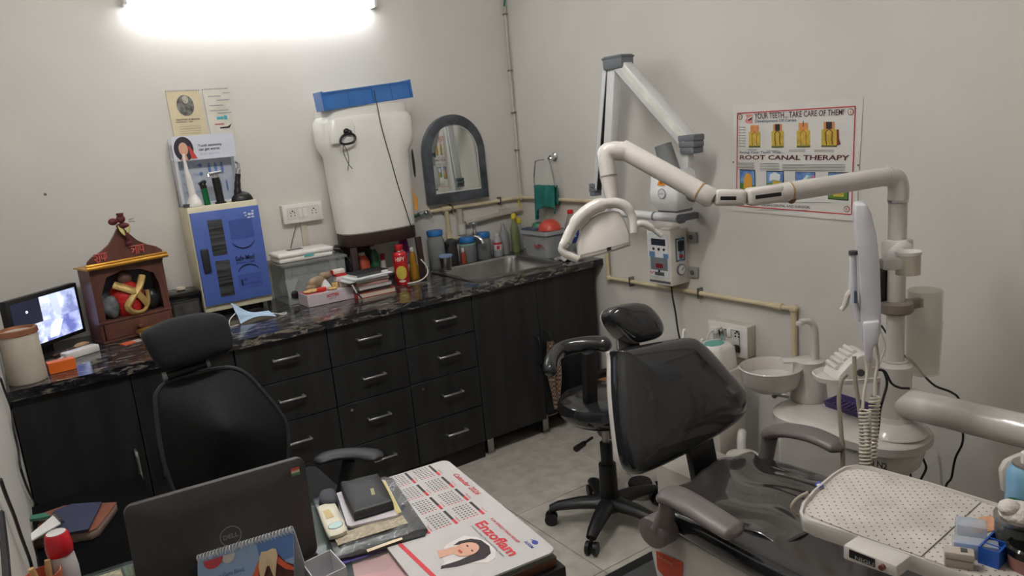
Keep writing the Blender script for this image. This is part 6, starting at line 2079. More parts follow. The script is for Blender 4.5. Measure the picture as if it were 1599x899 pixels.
t = thing('round_pot', 'round pink pot with a black lid at the right edge of the tray', 'pot', kc)
MB().lathe([(.030, 0), (.032, .004), (.032, .026)], kc, n=28).build('body', M('pot_pink', (150, 104, 96), .4), t)
MB().lathe([(.034, .026), (.034, .038), (.030, .042), (.028, .039), (.001, .038)], kc, n=28).build('lid', BLACKG, t)
cs_ = Vector((-1.005, -2.970, 0.786))
cs_ = Vector((cs_.x, cs_.y, cs_.z))
t = thing('deodorant_can', 'pale blue aerosol can with a white nozzle at the right edge', 'spray can', (cs_.x, cs_.y, .7545))
hh = cs_.z - .7545
MB().lathe([(.030, 0), (.0315, .004), (.0315, .002 + hh)], (cs_.x, cs_.y, .7545), n=28).build('base', M('can_steel_dark', (96, 100, 104), .35, metal=.6), t)
MB().lathe([(.0318, 0), (.0325, .01), (.0325, .062), (.028, .076), (.022, .082)], cs_, n=32).build('body', M('can_pale_blue', (118, 164, 194), .3, var=.06), t)
MB().lathe([(.022, .081), (.024, .083), (.024, .087), (.018, .087)], cs_, n=24).build('rim', STEEL, t)
MB().lathe([(.011, .084), (.011, .106), (.008, .108)], cs_, n=18).build('nozzle', WHITE, t)
a0c = math.atan2(cam.location.y - cs_.y, cam.location.x - cs_.x) - .25
wrap(cs_, .0325, .045, .018, cs_.z + .018, M('oval_green', (20, 104, 62), .4), t, 'oval', 'green_oval', a0=a0c)
wrap_text(cs_, .0328, 'natural', .030, .007, cs_.z + .015, M('can_print_white', (214, 220, 214), .4), t, a0=a0c)

# hanging black cables beside the horizontal tube
tag(MB().tube(sp([(-0.200, -2.231, 0.826), (-0.200, -2.272, 0.775), (-0.200, -2.300, 0.745), (-0.200, -2.335, 0.724), (-0.200, -2.366, 0.693), (-0.200, -2.405, 0.663), (-0.200, -2.453, 0.654), (-0.200, -2.478, 0.634), (-0.200, -2.488, 0.564), (-0.200, -2.492, 0.503), (-0.200, -2.473, 0.444), (-0.200, -2.464, 0.377), (-0.200, -2.451, 0.313)] + [(-.18, -2.52, .1), (-.20, -2.50, .008)]), .0034, 6).build('black_cable', BLACK), 'long thin black cable sagging from the holder past the thick white tube', 'cable')
tag(MB().tube(sp([(-0.050, -2.270, 0.483), (-0.050, -2.286, 0.441), (-0.050, -2.291, 0.392), (-0.050, -2.297, 0.342), (-0.050, -2.311, 0.304), (-0.050, -2.295, 0.256), (-0.050, -2.279, 0.197)] + [(-.06, -2.20, .12), (-.08, -2.2, .008)]), .0040, 6).build('black_cable', BLACK), 'short kinked black cable hanging under the thick white tube', 'cable')
tag(MB().tube(sp([(-0.050, -2.256, 0.305), (-0.050, -2.259, 0.258), (-0.050, -2.265, 0.192)] + [(-.06, -2.14, .12), (-.09, -2.16, .008)]), .0040, 6).build('black_cable', BLACK), 'short straight black cable under the rounded end of the dental unit', 'cable')

# ================================================================= DENTAL CHAIR
t = thing('dental_chair', 'black glossy dental chair with grey armrests and white base', 'dental chair', (-.97, -2.4, 0))
DC = t
bn = Vector((0, -1, .343)).normalized()
bo_ = resample([(-1.145, -2.031, 0.918), (-1.143, -2.025, 0.935), (-1.122, -2.025, 0.935), (-1.039, -2.028, 0.928), (-0.941, -2.031, 0.919), (-0.870, -2.034, 0.909), (-0.838, -2.039, 0.894), (-0.801, -2.054, 0.852), (-0.753, -2.078, 0.781), (-0.718, -2.096, 0.729), (-0.714, -2.109, 0.692), (-0.733, -2.120, 0.659), (-0.774, -2.126, 0.640), (-0.879, -2.131, 0.627), (-1.004, -2.134, 0.617), (-1.095, -2.136, 0.614), (-1.167, -2.135, 0.614), (-1.197, -2.133, 0.622), (-1.211, -2.124, 0.646), (-1.210, -2.111, 0.684), (-1.196, -2.087, 0.755), (-1.173, -2.057, 0.841)], 66)
cushion('backrest', bo_, bn, .06, LEATH, t)
bsh = [p - bn * .052 for p in bo_]
cB = sum(bsh, Vector()) / len(bsh)
m = MB()
m.loft([[cB + (p - cB) * s_ - bn * d for p in bsh] for s_, d in ((.985, -.012), (1.0, 0), (.985, .012), (.9, .02))])
m.build('backrest_shell', ENAMEL, t)
ho = resample([(-1.102, -1.953, 1.012), (-1.086, -1.947, 1.029), (-1.053, -1.946, 1.033), (-1.009, -1.947, 1.030), (-0.968, -1.952, 1.016), (-0.942, -1.960, 0.990), (-0.927, -1.972, 0.958), (-0.927, -1.980, 0.932), (-0.947, -1.986, 0.916), (-0.994, -1.986, 0.915), (-1.042, -1.984, 0.921), (-1.069, -1.977, 0.943), (-1.094, -1.965, 0.977)], 52)
cushion('headrest', ho, bn, .055, LEATH, t)
hsh = [p - bn * .050 for p in ho]
cH = sum(hsh, Vector()) / len(hsh)
MB().loft([[cH + (p - cH) * s_ - bn * d for p in hsh] for s_, d in ((.96, -.008), (.985, 0), (.93, .010))]).build('headrest_shell', ENAMEL, t)
hp0 = Vector((-1.077, -2.039, 0.895)) - bn * .05
MB().bar(Vector((-1.017, -1.973, 0.953)) - bn * .05, hp0, .07, .014, X).build('headrest_stem', STEEL, t, bev=.003)
# column behind / below the backrest
MB().loft([rloop(-.90, -.70, -2.08, -1.88, .03, z_) for z_ in (.12, .47)]).build('lift_column', DWHITE, t)
MB().bar((-.93, -2.13, .50), (-.93, -2.09, .70), .10, .025, X).build('backrest_bracket', BLACK, t, bev=.005)
# base plate and side skirt body
MB().bx(-1.02, -.62, -2.75, -1.71, .0, .025).build('base_plate', RUBBER, t, bev=.01)
MB().bx(-1.05, -.68, -2.6, -1.86, .025, .12).build('plinth', DGREY, t, bev=.01)
pf = [(-2.150, .500), (-2.160, .40), (-2.185, .30), (-2.24, .20), (-2.32, .13), (-2.8, .12), (-3.15, .20), (-3.28, .36), (-3.30, .45), (-2.8, .485), (-2.4, .497)]
MB().prism([(-1.20, a, b) for a, b in pf], (.44, 0, 0)).build('base_body', ENAMEL, t, bev=.022, seg=3)
sk_ = [(-2.2, .40), (-2.35, .372), (-2.6, .345), (-2.9, .33), (-2.9, .326), (-2.6, .341), (-2.35, .368), (-2.2, .396)]
MB().prism([(-1.2012, a, b) for a, b in sk_], (.002, 0, 0)).build('body_seam', M('seam_brown', (140, 130, 120), .5), t)
rs = [Vector(p) for p in [(-1.202, -2.192, 0.424), (-1.202, -2.286, 0.434), (-1.202, -2.282, 0.368), (-1.202, -2.241, 0.347), (-1.202, -2.193, 0.370)]]
MB().prism(rs, (-.0008, 0, 0)).build('red_sticker', M('sticker_red', (206, 76, 50), .45), t)
m = MB()
put_text(m, 'CAUTION', Vector(rs[0]) + Vector((-.002, -.008, -.016)), (0, -1, 0), Z, .05, .007, .0004, bold=.02)
m.build('sticker_text', M('sticker_pale', (226, 170, 140), .5), t)


# seat: sections along its length
def seat_ring(y_, zt, w, h, hump):
    out = []
    n = 28
    for k in range(n):
        a = 2 * PI * k / n
        cc, ss = math.cos(a), math.sin(a)
        x_ = -.978 + w * math.copysign(abs(cc) ** .55, cc)
        z_ = zt - h / 2 + h / 2 * math.copysign(abs(ss) ** .6, ss)
        if ss > 0:
            z_ += hump * math.cos(min(1.0, abs(x_ + .978) / w) * PI / 2) + .012 * (abs(x_ + .978) / w) ** 4
        out.append(Vector((x_, y_, z_)))
    return out


m = MB()
m.loft([seat_ring(-2.150, .535, .13, .04, 0), seat_ring(-2.165, .552, .19, .07, .004), seat_ring(-2.22, .562, .222, .085, .012), seat_ring(-2.35, .565, .232, .085, .004),
        seat_ring(-2.50, .562, .236, .085, -.006), seat_ring(-2.75, .565, .236, .085, -.008), seat_ring(-3.0, .560, .226, .085, 0), seat_ring(-3.22, .525, .20, .08, 0), seat_ring(-3.30, .49, .14, .05, 0)])
m.build('seat', LEATH, t, sub=1, ang=180)
PLW = M('plastic_wrap', (56, 54, 52), .10, var=.05, coat=.8)
m = MB()
m.grid(lambda u, v: Vector((-1.150 + .345 * u - .02 * math.sin(v * 5), -2.185 - .34 * v - .015 * math.sin(u * 7), .5735 + .013 * math.sin(PI * u) * (1 - .8 * v) - .012 * v + .0030 * math.sin(u * 21 + v * 5 + 2 * math.sin(v * 6)) + .0022 * math.sin(v * 17 + u * 7))), 44, 34, (0, 0, -.004))
w_ = m.build('seat_cover', PLW, t, ang=180)
plab(w_, 'wrinkled plastic cover over the seat')
# armrests
ARM = AGREY


def arm_pad(pts, rr, t):
    q = sp(pts, 5)
    n = len(q)
    rad = []
    for i in range(n):
        u = i / (n - 1)
        rad.append(rr * (math.sin(PI * min(1, (u + .02) * 6) / 2) if u < .16 else 1.0) * (1 - .12 * u) * (1 if u < .93 else max(.35, (1 - u) / .07)))
    return MB().tube(q, rad, 16, sx=1.25, sy=.62, side=(1, 0, 0)).build('armrest', ARM, t, sub=1, ang=180)


arm_pad([(-1.230, -2.257, 0.611), (-1.230, -2.285, 0.632), (-1.230, -2.341, 0.632), (-1.230, -2.401, 0.625), (-1.230, -2.457, 0.617), (-1.230, -2.495, 0.614)], .034, t)
MB().tube([(-1.235, -2.287, 0.628), (-1.235, -2.271, 0.580), (-1.235, -2.251, 0.532)], [.024, .023, .030], 14, sx=1.1, sy=.8).build('armrest_post', ARM, t)
bp = Vector((-1.235, -2.238, 0.520))
MB().loft([[bp + Vector((x_, a * .047, b * .040 - .002)) for a, b in [(math.cos(q_ * PI / 10), math.sin(q_ * PI / 10)) for q_ in range(20)]] for x_ in (-.028, .03)]).build('armrest_mount', ARM, t, bev=.006)
arm_pad([(-0.735, -2.189, 0.602), (-0.735, -2.212, 0.621), (-0.735, -2.264, 0.641), (-0.735, -2.336, 0.651), (-0.735, -2.395, 0.646), (-0.735, -2.436, 0.635)], .032, t)
MB().tube([(-0.735, -2.203, 0.606), (-0.735, -2.193, 0.552), (-0.735, -2.168, 0.461), (-0.735, -2.158, 0.415)], [.024, .022, .026, .028], 14, sx=1.0, sy=.9).build('armrest_post', ARM, t)
# foot control
fc = Vector((-0.464, -1.342, 0.020))
t = thing('foot_control', 'cream and black foot switch on the floor behind the stool', 'foot switch', (fc.x, fc.y, 0))
MB().lathe([(.070, 0), (.072, .01), (.066, .035)], (fc.x, fc.y, 0), n=28).build('base', DWHITE, t)
MB().lathe([(.050, .035), (.052, .045), (.046, .055)], (fc.x, fc.y, 0), n=28).build('pedal', BLACK, t)
tag(MB().tube(sp([(fc.x + .07, fc.y - .02, .02), (fc.x + .16, fc.y - .06, .03), (fc.x + .25, fc.y - .2, .012), (fc.x + .1, -1.75, .012)]), .012, 8).build('hose', RUBBER), 'thick black hose running from the foot switch to the chair', 'hose')

# ================================================================= STOOL
sc_ = Vector((-.715, -1.435, 0))
t = thing('dentist_stool', 'black wheeled dentist stool with a curved arm support', 'stool', sc_)
MB().lathe([(.001, .445), (.11, .447), (.15, .455), (.170, .475), (.174, .50), (.164, .525), (.14, .537), (.09, .541), (.001, .542)], sc_, n=48).build('seat', LEATH, t)
MB().lathe([(.001, .43), (.11, .432), (.14, .446)], sc_, n=30).build('seat_pan', BLACK, t)
MB().cyl(sc_ + Z * .30, sc_ + Z * .43, .014).build('gas_lift', STEEL, t)
MB().cyl(sc_ + Z * .23, sc_ + Z * .34, .024).build('column_cover', BLACK, t)
MB().cyl(sc_ + Z * .07, sc_ + Z * .25, .037, .034).build('column', BLACK, t)
MB().lathe([(.045, .06), (.05, .075), (.05, .10), (.036, .115)], sc_, n=24).build('hub', BLACK, t)
for a in (139, 211, 283, 355, 67):
    a = math.radians(a)
    d = Vector((math.cos(a), math.sin(a), 0))
    lg2 = MB()
    lg2.tube([sc_ + d * .03 + Z * .09, sc_ + d * .12 + Z * .088, sc_ + d * .20 + Z * .078, sc_ + d * .235 + Z * .066], [.034, .029, .023, .018], 10, sx=1.1, sy=.8, side=d.cross(Z)).build('leg', BLACK, t)
    w = MB()
    s_ = d.cross(Z)
    c = sc_ + d * .235 + Z * .025
    cs = w.cyl(c + s_ * .008, c + s_ * .022, .025, n=18).cyl(c - s_ * .022, c - s_ * .008, .025, n=18).cyl(c - s_ * .02, c + s_ * .02, .009, n=8).cyl(c + Z * .0, c + Z * .04, .007, n=8)
    w.build('caster', BLACK, t)
MB().tube([(-0.853, -1.525, 0.430), (-0.894, -1.538, 0.430)] + [(-0.885, -1.516, 0.415), (-0.937, -1.532, 0.415)], [.005, .005, .010, .012], 8).build('lever', BLACK, t)
ap = [Vector((-1.003, -1.504, 0.710)), Vector((-0.952, -1.452, 0.735)), Vector((-0.884, -1.420, 0.750)), Vector((-0.821, -1.450, 0.760)), Vector((-0.777, -1.506, 0.765)), Vector((-0.765, -1.555, 0.762))]
q = sp(ap, 5)
MB().tube(q, [.018, .026, .030, .031] + [.031] * (len(q) - 7) + [.028, .022, .012], 14, sx=.9, sy=.95).build('arm_support', LEATH, t, ang=180)
u0 = Vector((-0.819, -1.500, 0.745))
MB().bar(u0, (-.80, -1.46, .50), .055, .03, X).build('upright', M('upright_black', (30, 30, 31), .5), t, bev=.008)
MB().bar((-.80, -1.46, .505), (-.78, -1.45, .44), .05, .02, X).build('upright_bracket', BLACK, t)

# ================================================================= DESK
A_, B2_, C2_, D2_ = (-1.662, -1.941), (-2.552, -1.864), (-2.552, -2.390), (-1.709, -2.463)


def deskp(z, grow=0.0):
    return [Vector((A_[0] + grow, A_[1] + grow * .2, z)), Vector((B2_[0], B2_[1] + grow * .2, z)), Vector((C2_[0], C2_[1] - grow, z)), Vector((D2_[0] + grow, D2_[1] - grow, z))]


t = thing('desk', 'black desk with a glass top over brown wood in the left foreground', 'desk', (-2.1, -2.16, 0))
MB().prism(deskp(.750), (0, 0, .006)).build('glass_top', M('glass_top', (150, 175, 165), .05, alpha=.10, spec=.9), t, bev=.0015)
MB().prism(deskp(.7285, -.006), (0, 0, .0205)).build('wood_top', M('desk_wood', (92, 56, 40), .4, var=.15, nscale=18, stretch=(.2, 1, 1)), t, bev=.001)
MB().prism(deskp(.640, .006), (0, 0, .088)).build('drawer_box', M('desk_black', (24, 24, 26), .5), t, bev=.003)
MB().prism([Vector((-1.74, -1.99, 0)), Vector((-1.76, -1.99, 0)), Vector((-1.80, -2.42, 0)), Vector((-1.78, -2.42, 0))], (0, 0, .64)).build('side_panel', M('desk_black', (24, 24, 26), .5), t)
MB().prism([Vector((-2.545, -1.92, 0)), Vector((-2.525, -1.92, 0)), Vector((-2.525, -2.38, 0)), Vector((-2.545, -2.38, 0))], (0, 0, .64)).build('side_panel', M('desk_black', (24, 24, 26), .5), t)
MB().prism([Vector((-2.525, -2.20, .2)), Vector((-1.78, -2.22, .2)), Vector((-1.78, -2.235, .2)), Vector((-2.525, -2.215, .2))], (0, 0, .44)).build('modesty_panel', M('desk_black', (24, 24, 26), .5), t)
MB().prism(deskp(.7491, -.02), (0, 0, .0003)).build('desk_pad', M('desk_pad_black', (26, 26, 28), .5), t)
# things under the glass
t2 = thing('printed_card', 'strip of printed picture cards under the glass at the desk back edge', 'cards', (-2.43, -1.92, .7495))
for k, c_ in enumerate(((206, 200, 190), (120, 140, 170), (190, 176, 150), (96, 110, 90))):
    MB().prism([Vector(p) for p in ((-2.53 + .045 * k, -1.885, .7495), (-2.49 + .045 * k, -1.889, .7495), (-2.49 + .045 * k, -1.935, .7495), (-2.53 + .045 * k, -1.935, .7495))], (0, 0, .0005)).build('card', M('under_card_%d' % k, c_, .6, nscale=90, var=.25), t2)
pk_ = [Vector(p) for p in [(-2.019, -2.178, 0.749), (-1.874, -2.210, 0.750), (-1.898, -2.395, 0.750), (-2.065, -2.322, 0.750)]]
tag(MB().prism(pk_, (0, 0, .0005)).build('pink_paper', M('pink_sheet', (206, 160, 164), .6, var=.05, nscale=8)), 'pale pink sheet under the glass before the black wrapped folder', 'paper')

# mouse-mat calendar
ZM = .7565
MO = Vector((-1.668, -1.948, ZM + .004))
md_ = Vector((-.0947, -.9955, 0))
mu_ = Vector((.9955, .0947 * -1, 0))


def mp_(s, h, z=0.0):
    return MO + md_ * s + mu_ * h + Z * z


t = thing('calendar_mat', 'large white desk mat printed with a red-lettered yearly calendar', 'desk mat', mp_(.25, -.13, -.004))


def rquad(x0, x1, y0, y1, r, z, n=5):
    return [mp_(p.x, p.y, z) for p in rloop(x0, x1, y0, y1, r, 0, n)]


m = MB()
m.loft([rquad(-.004, .512, -.262, .004, .02, -.004), rquad(-.004, .512, -.262, .004, .02, 0)])
m.build('mat', M('mat_white', (192, 188, 188), .45, var=.02), t)
MT = MB()
RT = M('mat_red', (206, 52, 62), .5)
BKT = M('mat_black', (60, 58, 60), .6)
m = MB()
put_text(m, 'Calendar 2026', mp_(.086, -.021), md_, mu_, .128, .0135, .0006, bold=.012, shear=.2)
m.build('calendar_title', RT, t)
m = MB()
put_text(m, 'Enzoflam', mp_(.325, -.081), md_, mu_, .150, .025, .0006, bold=.03)
m.build('brand_name', RT, t)
m = MB()
put_text(m, 'FOR SPEEDY PAIN RELIEF', mp_(.326, -.045), md_, mu_, .118, .0065, .0006, bold=.01)
m.build('slogan', RT, t)
m = MB()
put_text(m, 'Diclofenac 50mg + Paracetamol 325mg Tablets', mp_(.328, -.092), md_, mu_, .140, .0055, .0006)
m.build('small_print', BKT, t)
m = MB()
m.prism(disc(mp_(.462, -.016, .0001), md_, mu_, 0, 0, .008, .006, n=16), (0, 0, .0005))
m.prism([mp_(.462 + a, -.016 + b, .0001) for a, b in ((-.016, -.002), (-.006, .004), (-.006, .001))], (0, 0, .0005))
m.build('blue_emblem', M('mat_blue', (52, 64, 150), .5), t)
m = MB()
put_text(m, 'ALKEM', mp_(.447, -.033), md_, mu_, .030, .007, .0006, bold=.02)
m.build('emblem_name', M('mat_blue', (52, 64, 150), .5), t)
MONTHS = ['January', 'February', 'March', 'April', 'May', 'June', 'July', 'August', 'September', 'October', 'November', 'December']
dots = MB()
rdots = MB()
for row, h0_ in enumerate((-.046, -.109, -.172)):
    for c_, s0 in enumerate((.002, .080, .157, .234)):
        MB().prism([mp_(s0 + a, h0_ + b, .0001) for a, b in ((0, -.003), (.045, -.003), (.045, .003), (0, .003))], (0, 0, .0005)).build('month_bar', BKT, t)
        MB().prism([mp_(s0 + a, h0_ + b, .0001) for a, b in ((.045, -.003), (.066, -.003), (.066, .003), (.045, .003))], (0, 0, .0005)).build('month_bar_red', RT, t)
        m = MB()
        put_text(m, MONTHS[row * 4 + c_], mp_(s0 + .036, h0_ + .006), md_, mu_, .026, .005, .0006)
        m.build('month_name', RT, t)
        for r_ in range(7):
            for w_ in range(5):
                mm = rdots if r_ == 6 else dots
                q = mp_(s0 + .004 + r_ * .0092, h0_ - .012 - w_ * .0078, .0001)
                mm.add([q + md_ * -.0016 + mu_ * -.0022, q + md_ * .0016 + mu_ * -.0022, q + md_ * .0016 + mu_ * .0022, q + md_ * -.0016 + mu_ * .0022], [(0, 1, 2, 3)])
for p_ in dots.v:
    p_.z += .0005
for p_ in rdots.v:
    p_.z += .0005
dots.build('date_grid', BKT, t)['kind'] = 'stuff'
rdots.build('date_grid', RT, t)['kind'] = 'stuff'
MB().prism([mp_(a, b, .0001) for a, b in ((.30, -.232), (.512, -.216), (.512, -.225), (.30, -.241))], (0, 0, .0005)).build('red_stripe', RT, t)
# the printed woman
PH = M('print_hair', (44, 34, 38), .6)
fo_ = [(.352, -.118), (.372, -.100), (.405, -.090), (.44, -.092), (.462, -.104), (.468, -.122), (.455, -.140), (.44, -.17), (.437, -.205), (.415, -.19), (.385, -.185), (.36, -.16)]
MB().prism([mp_(a, b, .0001) for a, b in fo_], (0, 0, .0003)).build('portrait_field', M('print_pale', (220, 214, 212), .6), t)
hr_ = [(.372, -.112), (.39, -.098), (.42, -.095), (.443, -.104), (.452, -.122), (.449, -.145), (.444, -.175), (.432, -.205), (.424, -.200), (.428, -.165), (.425, -.135), (.40, -.125), (.38, -.135), (.372, -.15), (.366, -.135)]
MB().prism([mp_(a, b, .0006) for a, b in hr_], (0, 0, .0004)).build('portrait_hair', PH, t)
MB().prism([mp_(.402 + .024 * math.cos(a * PI / 10), -.137 + .026 * math.sin(a * PI / 10), .0011) for a in range(20)], (0, 0, .0004)).build('portrait_face', SKIN, t)
MB().prism([mp_(a, b, .0008) for a, b in ((.378, -.150), (.40, -.160), (.398, -.192), (.372, -.186))], (0, 0, .0003)).build('portrait_neck', SKIN, t)
for a in (.393, .414):
    MB().prism([mp_(a + .004 * math.cos(q * PI / 6), -.130 + .0018 * math.sin(q * PI / 6), .0016) for q in range(12)], (0, 0, .0003)).build('portrait_eye', PH, t)
MB().prism([mp_(.402 + .008 * math.cos(q * PI / 6), -.150 + .003 * math.sin(q * PI / 6), .0016) for q in range(12)], (0, 0, .0003)).build('portrait_mouth', M('print_lips', (196, 84, 84), .5), t)
# books and files under the right edge of the mat are the desk's own layers

# black wrapped folder with things on it
t = thing('wrapped_folder', 'black folder in crinkled clear plastic between laptop and desk mat', 'folder', (-1.95, -2.05, .7567))
fq = [Vector(p) for p in [(-2.002, -1.923, 0.765), (-1.824, -1.922, 0.765), (-1.815, -1.950, 0.765), (-1.865, -2.220, 0.765), (-1.879, -2.234, 0.765), (-2.030, -2.201, 0.765), (-2.052, -2.192, 0.765)]]
WRAP = M('wrap_black', (30, 30, 32), .12, bump=1.0, bscale=22, coat=.8)
m = MB()
cF = sum(fq, Vector()) / len(fq)
m.loft([[Vector((p.x, p.y, .7567)) for p in fq], [Vector((p.x, p.y, .764)) for p in fq], [cF + (p - cF) * .9 + Z * .002 for p in fq], [cF + (p - cF) * .5 + Z * .002 for p in fq]])
m.build('folder', WRAP, t)
m = MB()
m.grid(lambda u, v: (fq[0].lerp(fq[2], u)).lerp(fq[6].lerp(fq[3], u), v) + Z * (.0045 + .003 * math.sin(u * 17 + v * 9) * math.sin(v * 13 + u * 4)), 26, 20)
o_ = m.build('plastic_wrap', M('wrap_clear', (200, 202, 206), .06, alpha=.16, bump=1.0, bscale=20, coat=1.0), t, ang=180)
yb = [Vector(p) for p in [(-1.947, -2.054, 0.767), (-1.837, -2.066, 0.767), (-1.856, -2.141, 0.767), (-2.032, -2.122, 0.767), (-2.027, -2.094, 0.767)]]
t2 = thing('newspaper', 'strip of beige newsprint showing on the wrapped folder', 'newspaper', yb[0])
MB().prism([Vector((p.x, p.y, .7705)) for p in [Vector(q) for q in [(-2.029, -2.119, 0.770), (-1.880, -2.125, 0.770), (-1.889, -2.179, 0.770), (-2.035, -2.158, 0.770)]]], (0, 0, .0015)).build('sheet', M('newsprint_beige', (176, 164, 144), .8, nscale=120, var=.3, stretch=(1, 6, 1)), t2)
t2 = thing('notepad', 'thin white notepad with a yellow edge under the black wallet', 'notepad', (-1.93, -1.99, .7725))
nq = [Vector(p) for p in [(-1.954, -1.950, 0.773), (-1.852, -1.950, 0.773), (-1.843, -1.973, 0.773), (-1.881, -2.133, 0.773), (-1.893, -2.143, 0.773), (-1.989, -2.115, 0.773), (-1.993, -2.105, 0.773)]]
MB().prism([Vector((p.x, p.y, .7722)) for p in nq], (0, 0, .005)).build('pad', M('pad_white', (206, 200, 206), .5), t2)
MB().prism([Vector(p) for p in [(-1.852, -1.966, 0.778), (-1.847, -1.980, 0.778), (-1.884, -2.140, 0.778), (-1.895, -2.140, 0.778)]], (0, 0, .0006)).build('yellow_edge', M('pad_yellow', (206, 190, 120), .5), t2)
t2 = thing('wallet', 'thick black wallet with a small metal badge on the notepad', 'wallet', (-1.92, -1.99, .778))
wq = resample([(-1.942, -1.955, 0.790), (-1.923, -1.952, 0.790), (-1.865, -1.965, 0.790), (-1.860, -1.979, 0.790), (-1.888, -2.102, 0.790), (-1.899, -2.111, 0.790), (-1.964, -2.101, 0.790), (-1.971, -2.087, 0.790)], 48)
cW = sum(wq, Vector()) / len(wq)
WL = M('wallet_black', (44, 44, 46), .5, bump=.05, bscale=120)
m = MB()
m.loft([[Vector((p.x, p.y, .7785)) + (p - cW) * .02 for p in wq], [Vector((p.x, p.y, .782)) + (p - cW) * .05 for p in wq], [Vector((p.x, p.y, .796)) + (p - cW) * .03 for p in wq], [Vector((cW.x + (p.x - cW.x) * .96, cW.y + (p.y - cW.y) * .96, .799)) for p in wq], [Vector((cW.x + (p.x - cW.x) * .5, cW.y + (p.y - cW.y) * .5, .8)) for p in wq]])
m.build('wallet', WL, t2, ang=60)
MB().prism([Vector(p) for p in [(-1.905, -2.033, 0.800), (-1.898, -2.035, 0.800), (-1.908, -2.066, 0.800), (-1.915, -2.064, 0.800)]], (0, 0, .001)).build('badge', M('badge_olive', (128, 124, 84), .3, metal=.7), t2)
t2 = thing('meter', 'white handheld meter with a round pale display, left on the folder', 'meter', (-2.02, -2.07, .768))
gq = resample([(-2.018, -2.001, 0.780), (-2.008, -1.988, 0.780), (-1.981, -1.990, 0.780), (-1.979, -2.008, 0.780), (-1.999, -2.114, 0.780), (-2.009, -2.132, 0.780), (-2.034, -2.132, 0.780), (-2.040, -2.114, 0.780)], 48)
cG = sum(gq, Vector()) / len(gq)
m = MB()
m.loft([[Vector((p.x, p.y, z_)) for p in [cG + (q - cG) * s_ for q in gq]] for s_, z_ in ((.95, .7705), (1.0, .774), (1.0, .781), (.92, .7835), (.5, .784))])
m.build('body', M('meter_ivory', (214, 208, 190), .35), t2, ang=60)
dc_ = Vector((-2.016, -2.101, 0.784))
MB().prism(disc(dc_, (.95, .3, 0), (-.3, .95, 0), 0, 0, .0145, .0125, n=24), (0, 0, .0008)).build('display', M('lcd_pale', (176, 204, 202), .2), t2)
MB().prism(disc(dc_, (.95, .3, 0), (-.3, .95, 0), 0, 0, .0165, .0145, n=24), (0, 0, .0004)).build('display_ring', M('ring_grey', (120, 120, 116), .4), t2)
MB().prism([Vector(p) for p in [(-2.014, -2.024, 0.784), (-2.000, -2.023, 0.784), (-2.004, -2.064, 0.784), (-2.021, -2.062, 0.784)]], (0, 0, .0006)).build('gold_print', M('meter_gold', (200, 178, 120), .4), t2)
t2 = thing('pouch', 'small dark grey pouch above the white meter on the folder', 'pouch', (-1.99, -1.97, .768))
pq2 = resample([(-2.005, -1.980, 0.785), (-1.988, -1.939, 0.785), (-1.975, -1.935, 0.785), (-1.959, -1.946, 0.785), (-1.962, -1.973, 0.785), (-1.977, -2.007, 0.785)], 48)
cP = sum(pq2, Vector()) / len(pq2)
MB().loft([[Vector((p.x, p.y, z_)) for p in [cP + (q - cP) * s_ for q in pq2]] for s_, z_ in ((.9, .7705), (1.0, .778), (.96, .788), (.7, .793), (.3, .794))]).build('pouch', M('pouch_grey', (66, 68, 74), .7, bump=.5, bscale=60), t2, ang=80)
t2 = thing('purple_file', 'purple plastic file edge sticking out below the wrapped folder', 'file', (-1.96, -2.2, .757))
pf_ = [Vector(p) for p in [(-2.050, -2.206, 0.757), (-2.038, -2.187, 0.757), (-2.009, -2.196, 0.757), (-1.872, -2.214, 0.757), (-1.855, -2.217, 0.757), (-1.864, -2.229, 0.757)]]
MB().prism([Vector((p.x, p.y, .7562)) for p in pf_], (0, 0, .0009)).build('edge', M('file_purple', (96, 82, 150), .35), t2)
MB().prism([Vector(p) for p in [(-1.995, -2.205, 0.766), (-1.920, -2.211, 0.766), (-1.923, -2.221, 0.766), (-1.997, -2.215, 0.766)]], (0, 0, .0006)).build('label_strip', M('label_cream', (222, 202, 176), .5), t)

# small open white carton
t = thing('open_carton', 'small open white paper carton beside the tooth calendar', 'box', (-2.089, -2.237, 0.757))
cbm = MB()
cp_ = [Vector(p) for p in [(-2.140, -2.270, 0.830), (-2.083, -2.262, 0.830), (-2.083, -2.337, 0.830), (-2.142, -2.343, 0.830)]]
fl_ = [Vector((p.x + .0, p.y, .757)) for p in cp_]
cc_ = sum(cp_, Vector()) / 4
for k in range(4):
    a, b = cp_[k], cp_[(k + 1) % 4]
    a2, b2 = fl_[k], fl_[(k + 1) % 4]
    inn = ((cc_ - (a + b) / 2)).normalized() * .0015
    inn.z = 0
    cbm.prism([a, b, b2, a2], inn)
cbm.prism(fl_, (0, 0, .001))
cbm.build('carton', M('carton_white', (214, 212, 216), .5), t)

# laptop
t = thing('laptop', 'dark grey open laptop seen from the back of its lid', 'laptop', (-2.23, -2.05, .7565))
LBR = Vector((-2.077, -2.160, 0.772))
LTR = Vector((-2.073, -2.152, 0.975))
LTL = Vector((-2.388, -2.137, 0.975))
lw = (LTR - LTL)
lup = (LTR - LBR)
LW, LH_ = lw.length, lup.length
lx, ly = lw.normalized(), lup.normalized()
lx = (lx - ly * lx.dot(ly)).normalized()
ln = lx.cross(ly).normalized()
if ln.y > 0:
    ln = -ln
LO = LBR - lx * LW


def lp(a, b, c=0.0):
    return LO + lx * a + ly * b + ln * c


